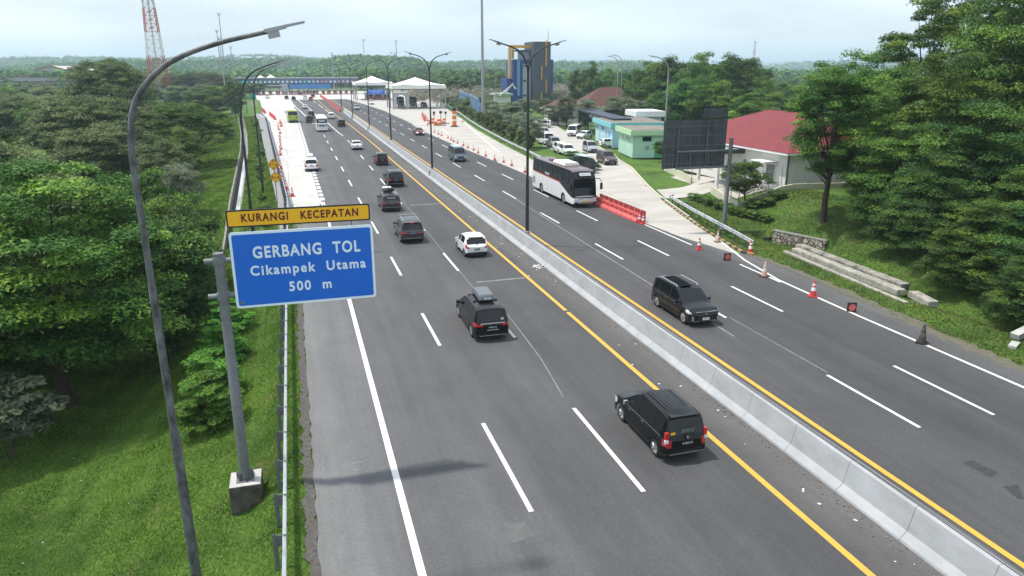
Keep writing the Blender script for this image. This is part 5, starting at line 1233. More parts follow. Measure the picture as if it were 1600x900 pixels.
def house_box(name, label, cat, c0, W_, D_, H_, rz, wall, z=0):
    o = empty(name, (c0[0], c0[1], z), rz, label, cat); b = MB(); b.box((W_ / 2, D_ / 2, H_ / 2), (W_, D_, H_)); b.build('wall', wall, o); return o
def flat_roof(o, W_, D_, H_, fas, top, ov=.55, t=.75):
    b = MB(); b.box((W_ / 2, D_ / 2, H_ + t / 2), (W_ + ov * 2, D_ + ov * 2, t)); b.box((0, 0, 0), (0.001, .001, .001)); r_ = b.build('roof', fas, o); b = MB(); b.box((W_ / 2, D_ / 2, H_ + t + .02), (W_ + ov * 2 - .5, D_ + ov * 2 - .5, .06)); b.build('roof_deck', top, r_)
def win(o, c, w_, h_, face='front', fr=M_WHITE, gl=M_DARKGLASS, nm='window'):
    b = MB(); dims = (w_, .08, h_) if face == 'front' else (.08, w_, h_); b.box(c, dims); f_ = b.build(nm, fr, o); b = MB(); dims = (w_ - .14, .10, h_ - .14) if face == 'front' else (.10, w_ - .14, h_ - .14); b.box(c, dims); b.build('pane', gl, f_)
GW = mat('mint_wall', (.40, .62, .50), .8, var=.08, scale=.5); GW2 = mat('mint_fascia', (.42, .62, .38), .8, var=.08); BW = mat('pale_blue_wall', (.42, .62, .70), .8, var=.08, scale=.5); BW2 = mat('aqua_fascia', (.18, .50, .52), .8, var=.08)
DECK = mat('roof_deck_grey', (.13, .115, .10), .9, col2=(.24, .22, .19), scale=.6)
# green building: near corner at (988,246), front runs back-left, side runs right
g0 = Vector(GXY(988, 247)); g1 = Vector(GXY(966, 237)); Hg = D(988, 211, g0.y).z
gl_ = min(11, (g1 - g0).length); gr_ = 6.2
gb = house_box('utility_building', 'mint green flat roofed building nearest the parked cars', 'building', (g0.x, g0.y), gr_, gl_, Hg, -math.atan2(g1.x - g0.x, g1.y - g0.y), GW); flat_roof(gb, gr_, gl_, Hg - .05, GW2, DECK)
for yy in (1.2, 2.1, 3.0, 5.0): win(gb, (-.02, yy + 1, Hg - .75), .7, .55, 'side', GW2)
win(gb, (2.1, -.03, Hg - .6), 1.4, .7, 'front', mat('mint_shutter', (.06, .22, .16), .6)); b = MB(); b.box((4.3, -.03, 1.2), (1.9, .08, 2.4)); b.build('door', mat('green_door', (.10, .34, .20), .6), gb)
b = MB(); b.box((2.2, -.06, 1.5), (.45, .1, .5)); b.build('meter_box', M_POLEL, gb)
k0 = Vector(GXY(957, 231)); k1 = Vector(GXY(930, 219)); Hk = D(957, 199, k0.y).z
bb = house_box('utility_building', 'pale blue flat roofed building behind the mint green one', 'building', (k0.x, k0.y), 9.0, (k1 - k0).length, Hk, -math.atan2(k1.x - k0.x, k1.y - k0.y), BW); flat_roof(bb, 9.0, (k1 - k0).length, Hk - .05, BW2, DECK)
for yy in (7, 8.2, 12, 13.2, 14.4): win(bb, (-.02, yy, Hk - .7), .9, .55, 'side', BW2)
b = MB(); b.box((-.03, 2.6, 1.3), (.08, 1.3, 2.6)); b.build('door', mat('blue_door', (.16, .42, .70), .6), bb)
for yy in (.05, 5.0, 10.0): 
    b = MB(); b.box((-.05, yy, Hk / 2), (.12, .3, Hk)); b.build('pilaster', BW, bb)
b = MB(); b.box((3, 8, Hk + .9), (3.0, 2.2, .12)); b.build('skylight', M_WHITE, bb)
# white box building
wp = D(996, 200, 127); wbx = house_box('utility_building', 'white box shaped building with a white flat roof beneath the trees', 'building', (wp.x, 127), 4.6, 6.5, D(1000, 182, 127).z, R(-10), mat('pale_grey_wall', (.48, .53, .60), .8, var=.06)); flat_roof(wbx, 4.6, 6.5, D(1000, 182, 127).z - .03, M_WHITE, M_WHITE, .6, 1.0)
for yy in (1.5, 3.5, 5.5): win(wbx, (-.02, yy, 3.5), 1.0, 1.8, 'side')
# red tiled roof buildings beyond the car park
TILE = mat('red_clay_tiles', (.115, .034, .026), .8, col2=(.065, .022, .018), scale=1.2, bump=.6, bscale=3, stretch=(1, 6, 1)); CW = mat('cream_wall', (.66, .64, .58), .85, var=.06, scale=.4)
def hip(o, x0, y0, x1, y1, z, rise, m_, inset=None, ov=.8, fascia=None):
    x0 -= ov; y0 -= ov; x1 += ov; y1 += ov; w_ = min(x1 - x0, y1 - y0) / 2; ins = w_ if inset is None else inset
    if x1 - x0 > y1 - y0: a, c = (x0 + ins, (y0 + y1) / 2), (x1 - ins, (y0 + y1) / 2)
    else: a, c = ((x0 + x1) / 2, y0 + ins), ((x0 + x1) / 2, y1 - ins)
    V_ = [(x0, y0, z), (x1, y0, z), (x1, y1, z), (x0, y1, z), (*a, z + rise), (*c, z + rise)]
    fs = [(0, 1, 5, 4), (1, 2, 5), (2, 3, 4, 5), (3, 0, 4)] if x1 - x0 > y1 - y0 else [(0, 1, 4), (1, 2, 5, 4), (2, 3, 5), (3, 0, 4, 5)]
    b = MB(); b.add(V_, fs + [(3, 2, 1, 0)]); r_ = b.build('roof', m_, o)
    if fascia: b = MB(); b.box(((x0 + x1) / 2, (y0 + y1) / 2, z - .12), (x1 - x0 - .06, y1 - y0 - .06, .2)); b.build('fascia', fascia, r_)
    return r_
rp = D(905, 160, 178); h1 = house_box('hall', 'cream hall with a wide red brown tiled roof behind the grey green trees', 'building', (rp.x + 1, 178), 17, 12, 3.6, R(-10), CW); hip(h1, 0, 0, 17, 12, 3.6, 4.6, TILE, fascia=M_WHITE)
rp = D(871, 190, 165); h2 = house_box('annex', 'white walled annex with a small red tiled roof beside the blue carport', 'building', (rp.x, 163), 7, 12, 3.6, 0, CW); hip(h2, 0, 0, 7, 12, 3.6, 2.4, TILE, fascia=M_WHITE)
for yy in (2, 5, 8): win(h2, (-.03, yy, 1.9), 1.2, 1.5, 'side')
# carport
cp0 = Vector(GXY(900, 222)); co = empty('carport', (54.2, 119, 0), R(-10.2), 'dark blue steel carport with a long sloping roof', 'carport'); NB = mat('navy_steel', (.02, .03, .10), .5, .3)
for yy in (3, 12, 21, 30):
    b = MB(); b.box((.2, yy, 2.1), (.28, .28, 4.2)); b.build('post', NB, co)
b = MB(); b.box((1.6, 18, 4.35), (3.4, 37, .30)); b.build('roof', mat('navy_roof', (.03, .04, .07), .5, .3), co)
b = MB(); 
for yy in range(1, 36, 3): b.box((1.6, yy, 4.14), (3.3, .1, .2))
b.build('rafters', NB, co)
# house with the bright red roof
hx, hy = 46.4, 60.2; HW = mat('house_wall', (.68, .67, .63), .85, var=.04, scale=.4)
ho = house_box('house', 'pale house with a bright red corrugated roof beside the car park wall', 'house', (hx, hy), 13.5, 21, 4.2, 0, HW, .75)
def corr():
    m_ = bpy.data.materials.new('red_corrugated_metal'); m_.use_nodes = True; t = m_.node_tree; n = t.nodes; l = t.links.new; b = n['Principled BSDF']
    tcn = n.new('ShaderNodeTexCoord'); wv = n.new('ShaderNodeTexWave'); wv.bands_direction = 'Y'; wv.inputs['Scale'].default_value = 1.15; l(tcn.outputs['Object'], wv.inputs[0])
    z = n.new('ShaderNodeTexNoise'); z.inputs['Scale'].default_value = 1.3; z.inputs['Detail'].default_value = 6; l(tcn.outputs['Object'], z.inputs[0])
    rr = n.new('ShaderNodeValToRGB'); rr.color_ramp.elements[0].position = .3; rr.color_ramp.elements[1].position = .7; rr.color_ramp.elements[0].color = (.17, .010, .012, 1); rr.color_ramp.elements[1].color = (.29, .020, .021, 1)
    l(z.outputs[0], rr.inputs[0]); l(rr.outputs[0], b.inputs['Base Color']); b.inputs['Roughness'].default_value = .45
    bp = n.new('ShaderNodeBump'); bp.inputs['Strength'].default_value = 1; bp.inputs['Distance'].default_value = .12; l(wv.outputs[0], bp.inputs['Height']); l(bp.outputs[0], b.inputs['Normal']); return m_
hip(ho, 0, 0, 13.5, 21, 4.25, 3.3, corr(), inset=8.6, ov=.9, fascia=M_WHITE)
for yy, w_ in ((2.6, 1.5), (5.6, .7), (7.1, .7), (14, 1.4), (18, 1.4)): win(ho, (-.03, yy, 1.9), w_, 1.9, 'side', M_WHITE, mat('house_glass', (.10, .13, .17), .15, coat=.3))
b = MB(); b.box((-.9, 2.6, 3.15), (1.6, 2.3, .12)); b.build('window_canopy', M_WHITE, ho)
b = MB(); b.box((-1.6, 9.6, 3.6), (3.2, 4.6, .45)); b.build('porch_roof', mat('porch_dark', (.06, .055, .05), .7), ho); b = MB(); b.box((-1.6, 9.6, 3.86), (3.3, 4.7, .06)); b.build('porch_roof_top', M_POLEL, ho)
for yy in (7.7, 11.5):
    b = MB(); b.box((-2.9, yy, 1.8), (.3, .3, 3.5)); b.build('porch_column', HW, ho)
b = MB(); b.box((-.02, -.02, 2.1), (.14, .14, 4.1)); b.build('downpipe', mat('pipe_dark', (.08, .08, .08), .5), ho)

def drape(name, pts, nx, ny, off, m_, kind='structure', parent=None):
    a, b_, c, d = [Vector(q) for q in pts]; vs_ = []
    for j in range(ny + 1):
        for i in range(nx + 1):
            p = a.lerp(b_, i / nx).lerp(d.lerp(c, i / nx), j / ny); vs_.append((p.x, p.y, gz(p.x, p.y) + off))
    k = MB(); k.add(vs_, [(j * (nx + 1) + i, j * (nx + 1) + i + 1, (j + 1) * (nx + 1) + i + 1, (j + 1) * (nx + 1) + i) for j in range(ny) for i in range(nx)]); o = k.build(name, m_, smooth=True)
    return tag(o, kind=kind)
drape('driveway', [(36.6, 66.4), (44.2, 66.9), (44.4, 73.0), (38.4, 71.9)], 16, 10, .06, M_PAVE2)
drape('house_forecourt', [(41.8, 61.5), (46.3, 61.5), (46.3, 80), (44.6, 80)], 8, 16, .05, M_PAVE2)
# cream boundary wall with mesh fence
WALLC = mat('cream_boundary_wall', (.56, .54, .42), .85, var=.1, scale=.8)
def low_wall(pts, label, h=.8, fence=True):
    o = empty('boundary_wall', (*pts[0], 0), 0, label, 'wall'); b = MB(); inv = Matrix.Translation(-Vector(o.location)); fp = MB(); fm = MB()
    for a, c in zip(pts, pts[1:]):
        a = Vector(a); c = Vector(c); n_ = max(1, int((c - a).length / 1.5))
        for i in range(n_):
            p = a.lerp(c, i / n_); q = a.lerp(c, (i + 1) / n_); zp = gz(p.x, p.y); zq = gz(q.x, q.y); b.beam((p.x, p.y, zp + h / 2 - .25), (q.x, q.y, zq + h / 2 - .25), .18, h + .5)
            if fence:
                fp.bar((p.x, p.y, zp), (p.x, p.y, zp + 2.5), .035, n=5)
                for t in range(6): zz = .9 + t * .3; fm.bar((p.x, p.y, zp + zz), (q.x, q.y, zq + zz), .008, n=3, caps=False)
    for bb_, nm, mm in ((b, 'wall', WALLC), (fp, 'fence_posts', M_POLEL), (fm, 'fence_wires', M_POLEL)):
        if bb_.v: q = bb_.build(nm, mm, o); q.matrix_parent_inverse = inv
    return o
low_wall([(39.6, 57.9), (40.6, 62), (41.9, 66.3)], 'cream low wall with mesh fence, right of the driveway')
low_wall([(39.6, 57.9), (43, 58.3), (46, 58.6), (52, 58.0), (60, 57.5)], 'cream low wall with mesh fence running to the house corner', h=.55)
low_wall([(43.6, 73.3), (45.2, 79), (47.0, 86)], 'cream low wall with mesh fence, left of the driveway behind the rear sign')
# stone retaining wall
def stone_mat():
    m_ = bpy.data.materials.new('river_stone_masonry'); m_.use_nodes = True; t = m_.node_tree; n = t.nodes; l = t.links.new; b = n['Principled BSDF']
    tcn = n.new('ShaderNodeTexCoord'); v = n.new('ShaderNodeTexVoronoi'); v.feature = 'DISTANCE_TO_EDGE'; v.inputs['Scale'].default_value = 3.0; v2 = n.new('ShaderNodeTexVoronoi'); v2.inputs['Scale'].default_value = 3.0
    l(tcn.outputs['Object'], v.inputs['Vector']); l(tcn.outputs['Object'], v2.inputs['Vector']); rr = n.new('ShaderNodeValToRGB'); e = rr.color_ramp.elements; e[0].position = .04; e[0].color = (0, 0, 0, 1); e[1].position = .10; e[1].color = (1, 1, 1, 1); l(v.outputs['Distance'], rr.inputs[0])
    mx_ = n.new('ShaderNodeMix'); mx_.data_type = 'RGBA'; mx_.inputs[6].default_value = (.05, .04, .03, 1); l(rr.outputs[0], mx_.inputs[0]); r2 = n.new('ShaderNodeValToRGB'); r2.color_ramp.elements[0].color = (.20, .15, .11, 1); r2.color_ramp.elements[1].color = (.50, .47, .42, 1); sp_ = n.new('ShaderNodeSeparateColor'); l(v2.outputs['Color'], sp_.inputs[0]); l(sp_.outputs[0], r2.inputs[0]); l(r2.outputs[0], mx_.inputs[7]); l(mx_.outputs[2], b.inputs['Base Color'])
    bp = n.new('ShaderNodeBump'); bp.inputs['Strength'].default_value = 1; bp.inputs['Distance'].default_value = .08; l(rr.outputs[0], bp.inputs['Height']); l(bp.outputs[0], b.inputs['Normal']); b.inputs['Roughness'].default_value = .9; return m_
s0 = Vector(GXY(1210, 364)); s1 = Vector(GXY(1292, 381)); so_ = empty('retaining_wall', ((s0.x + s1.x) / 2, (s0.y + s1.y) / 2, -.6), math.atan2((s1 - s0).y, (s1 - s0).x), 'rubble stone retaining wall at the culvert mouth below the lone tree', 'wall')
b = MB(); b.box((0, 0, .05), ((s1 - s0).length, .45, 1.5)); b.build('stone_wall', stone_mat(), so_); b = MB(); b.box((0, .02, .83), ((s1 - s0).length + .1, .52, .08)); b.build('coping', M_CONCD, so_)
b = MB(); b.box((-(s1 - s0).length / 2 - .5, .1, .15), (.5, .9, .1)); b.box((-(s1 - s0).length / 2 - .75, .1, -.3), (.12, .9, .9)); b.build('culvert_mouth', mat('culvert_dark', (.05, .04, .03), .95), so_)
# broken concrete beams beside the verge
for (xa, ya, xb, yb, wd, ht, z, lb) in ((34.15, 43.6, 33.2, 31.2, .28, .2, -.12, 'thin concrete edge strip lying nearest the verge grass'), (34.75, 43.2, 34.15, 32.6, .62, .4, .02, 'long weathered concrete beam, left of two side by side'), (35.5, 43.8, 35.0, 33.2, .66, .45, .12, 'long weathered concrete beam, right of two, darker with moss'), (34.7, 32.3, 34.3, 30.4, .62, .4, -.05, 'short broken concrete beam end under the dark foliage')):
    b = MB(); b.beam((xa, ya, z), (xb, yb, z - .05), wd, ht); o = b.build('concrete_beam', mat('bleached_concrete', (.44, .42, .37), .9, col2=(.20, .19, .16), scale=2.0, bump=.4) if ht < .44 else mat('mossy_concrete', (.38, .37, .32), .9, col2=(.09, .09, .07), scale=1.8), bevel=.04); tag(o, lb, 'concrete beam')
b = MB(); b.box((*GXY(1585, 536), -.1), (.9, .35, .14), .5); tag(b.build('concrete_block', M_CONC), 'pale concrete fragment on the verge at the right edge of the photo', 'rubble')
b = MB(); b.beam((*GXY(1585, 526), .0), (*GXY(1606, 522), .25), .45, .3); tag(b.build('concrete_beam', M_CONC), 'grey concrete pipe end poking from the foliage at the right edge', 'rubble')

# ------------------------------------------------------------------ left drain channel
ch = empty('drain_channel', (-6.2, 66, 0), 0, 'open concrete drainage channel with a thin sheet of water on the left slope', 'drain'); inv = Matrix.Translation(-Vector(ch.location))
wl, fl, wt = MB(), MB(), MB(); ysr = list(np.arange(66.5, 240, 4))
for a, c in zip(ysr, ysr[1:]):
    xa, xc = pl(CHAN, a), pl(CHAN, c); za, zc = gz(xa - .7, a), gz(xc - .7, c)
    for s_ in (-.62, .62): wl.beam((xa + s_, a, za - .42), (xc + s_, c, zc - .42), .18, 1.05)
    fl.beam((xa, a, za - .97), (xc, c, zc - .97), 1.2, .1)
    if 82 < a < 200: wt.beam((xa + .22, a, za - .90), (xc + .22, c, zc - .90), .62, .03)
for b, nm, mm in ((wl, 'channel_wall', M_CONCD), (fl, 'channel_floor', mat('channel_silt', (.075, .062, .05), .9, var=.3)), (wt, 'water', mat('shallow_water', (.45, .50, .50), .08, spec=.8))):
    q = b.build(nm, mm, ch); q.matrix_parent_inverse = inv
z_ = gz(-7, 64); b = MB(); b.beam((-7.9, 62.0, z_ - .42), (-6.9, 66.4, z_ - .32), .22, .9); b.beam((-5.5, 66.4, z_ - .32), (-4.9, 62, z_ - .25), .22, .9); b.beam((-7.9, 62.0, z_ - .42), (-6.2, 58.5, z_ - .5), .22, .8); q = b.build('headwall', M_CONC, ch); q.matrix_parent_inverse = inv

# ------------------------------------------------------------------ far toll plaza
YP = 412
tp = empty('toll_gantry', (0, YP, 0), 0, 'long grey toll gantry beam with rows of lane lights across the far plaza', 'toll gantry'); inv = Matrix.Translation(-Vector(tp.location))
xa, xb = D(370, 125, YP).x, D(557, 125, YP).x; zt_, zb_ = D(460, 122.5, YP).z, D(460, 130.5, YP).z
b = MB(); b.box(((xa + xb) / 2, YP, (zt_ + zb_) / 2), (xb - xa, 10, zt_ - zb_)); q = b.build('beam', mat('gantry_blue_grey', (.10, .14, .20), .6), tp); q.matrix_parent_inverse = inv
b = MB(); b.box(((xa + xb) / 2, YP, zt_ + .25), (xb - xa + 1, 11, .5)); q = b.build('roof_edge', M_POLEL, tp); q.matrix_parent_inverse = inv
for i in range(13): b = MB(); b.box((xa + 1 + i * (xb - xa - 2) / 12, YP, zb_ / 2), (.6, .9, zb_)); q = b.build('column', M_POLEL, tp); q.matrix_parent_inverse = inv
for i in range(26):
    x = xa + 3 + i * (xb - xa - 6) / 25; nm, c = ('red_signal', (.6, .25, .28)) if i in (18, 19, 22, 23, 25) else (('green_signal', (.02, .55, .35)) if i in (0, 1, 14) else ('pale_signal', (.45, .6, .66)))
    b = MB(); b.box((x, YP - 5.05, (zt_ + zb_) / 2 - .3), (1.0, .12, .8)); q = b.build('lane_light', mat(nm, c, .5, emit=.25), tp); q.matrix_parent_inverse = inv
for (x0, x1, lb) in ((452, 517, 'blue canopy over the toll booths in the middle of the plaza'),):
    o = empty('booth_canopy', (D(x0, 135, YP - 8).x, YP - 8, 0), 0, lb, 'canopy'); prect(o, 'roof', mat('canopy_blue', (.03, .17, .45), .6), x0, 132, x1, 138.5, YP - 8, 9); 
    for x in (454, 468, 482, 497, 512): prect(o, 'post', M_POLEL, x, 138, x + .8, 148, YP - 7, .5)
o = empty('canopy_frame', (D(403, 135, YP - 6).x, YP - 6, 0), 0, 'pale steel lane frames at the left end of the plaza', 'gate frame')
for x0, y0, x1, y1 in ((402, 133, 447, 134.5), (402, 140, 440, 141), (440, 131, 450, 145)): prect(o, 'panel', mat('pale_lilac', (.45, .44, .50), .7), x0, y0, x1, y1, YP - 6 + (x0 - 402) * .01, .6)
for x in (403, 413, 424, 435, 446): prect(o, 'post', M_POLEG, x, 134, x + 1, 147, YP - 5.5, .6)
bt_proto = None
def booth():
    o = empty('toll_booth', (0, 0, 0)); b = MB(); b.box((0, 0, 1.25), (1.7, 3.2, 2.5)); b.build('cabin', mat('booth_white', (.60, .56, .52), .6), o); b = MB(); b.box((0, 0, 2.65), (2.1, 3.8, .3)); b.build('roof', M_POLEL, o)
    b = MB(); b.box((0, -1.62, 1.6), (1.3, .06, .8)); b.build('window', M_DARKGLASS, o); b = MB(); b.box((0, -3.2, .6), (1.2, 2.2, 1.2)); b.build('impact_block', mat('booth_red', (.40, .12, .08), .6), o); return o
bo_ = booth(); used_b = False
for x in (404, 413, 424, 434, 443, 456, 466, 475, 485, 495, 505, 514, 523, 532, 541, 550):
    p = G(x, 147); place(bo_, used_b, (p.x, YP - 6, 0), 0, 'small toll booth in the row across the far plaza', 'toll booth', 'toll booths of the far plaza'); used_b = True
for x, y_ in ((577, 155), (590, 155), (603, 155)):
    p = G(x, y_); place(bo_, True, (p.x, p.y, 0), 0, 'toll booth under the first white canopy', 'toll booth', 'toll booths under the first canopy', (2.2, 1, 1))
def tent(x0, x1, apex, ytop, yeave, Y, dep, label, post=True, nz_=1):
    a, c = D(x0, yeave, Y), D(x1, yeave, Y); W_ = c.x - a.x; ze = a.z; za = D(apex, ytop, Y + dep / 2).z; o = empty('fabric_canopy', ((a.x + c.x) / 2, Y + dep / 2, 0), 0, label, 'canopy')
    N = 20; V_ = []
    for j in range(N + 1):
        for i in range(N + 1):
            u, v = i / N * 2 - 1, j / N * 2 - 1; r_ = max(abs(u), abs(v)); r_ = (r_ + math.hypot(u, v) / 1.2) / 2 if r_ < 1 else 1; sc = .35 * (1 - min(1, abs((abs(u) if abs(v) > abs(u) else abs(v)) - .5) * 2)) if r_ >= .999 else 0
            V_.append((u * W_ / 2, v * dep / 2, ze + (za - ze) * max(0, 1 - r_) ** 1.35 + sc))
    b = MB(); b.add(V_, [(j * (N + 1) + i, j * (N + 1) + i + 1, (j + 1) * (N + 1) + i + 1, (j + 1) * (N + 1) + i) for j in range(N) for i in range(N)]); q = b.build('fabric', M_TENT, o, smooth=True); sm_ = q.modifiers.new('s', 'SOLIDIFY'); sm_.thickness = .12
    b = MB()
    for s_ in (-1, 1): b.box((0, s_ * (dep / 2 - .1), ze - .5), (W_, .12, 1.1)); b.box((s_ * (W_ / 2 - .1), 0, ze - .5), (.12, dep - .4, 1.1))
    b.build('valance', M_TENT, q)
    if post:
        for sx__ in (-1, 1):
            for sy in (-1, 0, 1): b = MB(); b.bar((sx__ * (W_ / 2 - .3), sy * (dep / 2 - .4), 0), (sx__ * (W_ / 2 - .3), sy * (dep / 2 - .4), ze), .22, n=6); b.build('post', M_POLEL, o)
    b = MB()
    for s_ in (-.9, .0, .9):
        b.beam((-W_ / 2 + .4, s_ * dep / 2, ze - 1.1), (W_ / 2 - .4, s_ * dep / 2, ze - 1.1), .2, .35)
        for i in range(8): x = -W_ / 2 + .6 + i * (W_ - 1.2) / 7; b.beam((x, s_ * dep / 2, ze - 1.1), (x + (W_ - 1.2) / 14, s_ * dep / 2, ze - .2), .12, .12)
    b.build('truss', M_POLEG, o); return o
tent(555.5, 614, 585, 118.5, 129.5, 322, 18, 'white fabric canopy over the booths, left one of two')
tent(612, 697, 652, 120.5, 134, 246, 16, 'large white fabric canopy over the trucks, right one of two')
tent(398, 415, 409, 117.5, 122.5, 460, 14, 'small far white canopy peak behind the gantry, left one', False); tent(413, 433, 420, 116.5, 122.5, 462, 14, 'small far white canopy peak behind the gantry, right one', False)
o = empty('overhead_sign', (D(587, 143, 312).x, 312, 0), 0, 'blue overhead sign with white writing under the left white canopy', 'road sign')
pn3 = prect(o, 'sign_panel', M_BLUE, 573, 140, 601.5, 147.2, 312, .3); 
for x in (575, 599): prect(o, 'post', M_POLEG, x, 147, x + .8, 158, 312, .3)
pp = D(587.2, 142, 311.8); q = text_mesh('lettering', 'SELAMAT JALAN', .8, M_SIGNW, o, pp - Vector(o.location), (R(90), 0, 0), ext=.01); pp = D(587.2, 145, 311.8); q = text_mesh('lettering', 'HATI-HATI', .7, M_SIGNW, o, pp - Vector(o.location), (R(90), 0, 0), ext=.01)
# arch round the left truck
o = empty('lane_arch', (*GXY(628, 170), 0), 0, 'pale arched gate frame around the left truck', 'gate'); b = MB(); P = [(-2.6, 0), (-1.7, 0), (-1.7, 3.4)] + [(1.7 * math.cos(a), 3.4 + 1.1 * math.sin(a)) for a in np.linspace(math.pi, 0, 9)][1:-1] + [(1.7, 3.4), (1.7, 0), (2.6, 0), (2.6, 5.2), (-2.6, 5.2)]
n_ = len(P); b.add([(x, 0, z) for x, z in P] + [(x, 3, z) for x, z in P], [(0, 1, 2, n_ - 1), (n_ - 4, n_ - 3, n_ - 2, n_ - 5)] + [tuple(list(range(2, n_ - 4)) + [n_ - 2 - 0, n_ - 1])] + [(i, n_ + i, n_ + (i + 1) % n_, (i + 1) % n_) for i in range(n_)]); b.build('arch', mat('arch_white', (.5, .52, .52), .6), o)
w0 = [GXY(655, 152), GXY(675, 157), GXY(700, 168)]; b = MB(); 
for a, c in zip(w0, w0[1:]): b.beam((*a, .5), (*c, .5), .4, 1.2)
tag(b.build('roadside_wall', M_CONC), 'pale concrete wall running behind the large white canopy', 'wall')
# lane signals near the left trees
o = empty('lane_signal', (*GXY(386, 172), -1), 0, 'green lane signals with white plates on a pole beside the left trees', 'signal'); H0 = D(386, 155, o.location.y).z + 1
b = MB(); b.bar((0, 0, 0), (0, 0, H0 + 2), .16, n=6); b.box((0, 0, H0), (7.5, .2, .2)); b.build('pole', M_POLEG, o)
for i in (-1, 1):
    b = MB(); b.box((i * 2.2, -.15, H0 + .9), (2.0, .2, 1.6)); b.build('signal_head', mat('signal_green', (.01, .25, .17), .5, emit=.15), o); b = MB(); b.box((i * 2.2, -.15, H0 - 1.4), (2.2, .2, 1.2)); b.build('plate', mat('plate_cream', (.6, .55, .48), .6), o)
# flags
used_f = False; fo = None; FB = mat('flag_blue', (.10, .25, .55), .7, col2=(.45, .58, .72), scale=.8)
for i, (x, yb, yt) in enumerate(((716, 170, 153), (719, 172, 153), (722, 174, 154), (725, 176, 156), (728, 178, 157), (731, 180, 159), (734, 182, 160), (737, 185, 161), (740, 188, 163), (743, 191, 165))):
    if fo is None:
        fo = empty('feather_flag', (0, 0, 0)); b = MB(); b.tube([(0, 0, 0), (0, 0, 4.6), (.15, 0, 5.1), (.5, 0, 5.3)], .05, 5); b.build('pole', M_POLEL, fo); b = MB(); V_ = []
        for k in range(9): z = 1.2 + k * .5; w_ = .75 + .35 * math.sin(k * .5); V_ += [(.05, 0, z), (w_ * .55, .12 * math.sin(k * 1.3), z), (w_, .2 * math.sin(k * .9), z - .1)]
        b.add(V_, [(k * 3 + j, k * 3 + j + 1, k * 3 + j + 4, k * 3 + j + 3) for k in range(8) for j in range(2)]); q = b.build('flag', FB, fo, smooth=True); q.modifiers.new('s', 'SOLIDIFY').thickness = .02
    p = G(x + 2, yb, 0); place(fo, used_f, (p.x, p.y, 0), random.uniform(-.3, .3), 'blue and white feather flag in the row behind the rounded shrubs', 'flag', 'feather flags behind the shrubs', 1.15); used_f = True
# far factory on the left and small distant blocks
def far_box(name, label, cat, x0, y0, x1, y1, Y, dep, m_, roof=None, dz=0):
    a, c = D(x0, y1, Y), D(x1, y1, Y); t = D(x0, y0, Y).z; o = empty(name, ((a.x + c.x) / 2, Y + dep / 2, 0), 0, label, cat); b = MB(); b.box((0, 0, (t) / 2), (c.x - a.x, dep, t)); b.build('wall', m_, o); return o, c.x - a.x, t
PW = mat('factory_wall', (.50, .43, .40), .8, var=.05, scale=.02); PR = mat('factory_roof', (.30, .24, .22), .8)
o, w_, t = far_box('warehouse', 'large pale warehouse with a double gabled roof on the left horizon', 'warehouse', 56, 110, 140, 122, 700, 60, PW)
for s_ in (-1, 1):
    b = MB(); x0, x1 = (-w_ / 2, w_ * .10) if s_ < 0 else (w_ * .10, w_ / 2); zr = D(80, 102.5, 700).z; V_ = [(x0, -31, t), ((x0 + x1) / 2, -31, zr), (x1, -31, t), (x0, 31, t), ((x0 + x1) / 2, 31, zr), (x1, 31, t)]; b.add(V_, [(0, 2, 1), (3, 4, 5), (0, 1, 4, 3), (1, 2, 5, 4)]); b.mi = 0; b.build('gable', PW, o)
    b = MB(); b.beam((x0, -31.5, t + .3), ((x0 + x1) / 2, -31.5, zr + .3), 2, .8); b.beam(((x0 + x1) / 2, -31.5, zr + .3), (x1, -31.5, t + .3), 2, .8); b.build('roof_edge', PR, o)
o, w_, t = far_box('warehouse', 'long low warehouse with brown and white roof bands in front of the gabled one', 'warehouse', 5, 120.5, 140, 132, 560, 60, PW)
b = MB(); b.box((0, -20, t + .3), (w_ + 4, 22, .8)); b.build('brown_roof', mat('brown_roof', (.22, .12, .10), .8), o); b = MB(); b.box((0, -32, t - 1.5), (w_ + 3, 4, 2.2)); b.build('white_eaves', M_POLEL, o); b = MB(); b.box((0, -35, t - 4.2), (w_ + 3, 6, 1.6)); b.build('lower_roof', mat('brown_roof', (.22, .12, .10)), o)
far_box('distant_block', 'pale teal block on the left horizon behind the warehouse', 'building', 111, 95, 134, 104, 1500, 40, mat('teal_wall', (.42, .55, .58), .8))
far_box('distant_shed', 'white roofed sheds on the right horizon', 'building', 1206, 115, 1256, 119, 900, 40, M_WHITE)
far_box('distant_shed', 'long white low building behind the left trees', 'building', 296, 152.5, 338, 156, 330, 10, M_WHITE)
lp = D(10, 104, 1900); lattice((lp.x, 1900, 0), D(10, 88, 1900).z, 8, 2.5, 'tiny lattice tower at the far left horizon')
lp = D(1177, 100, 1500); lattice((lp.x, 1500, 0), D(1177, 64, 1500).z, 7, 2.5, 'thin lattice tower on the right horizon behind the trees')

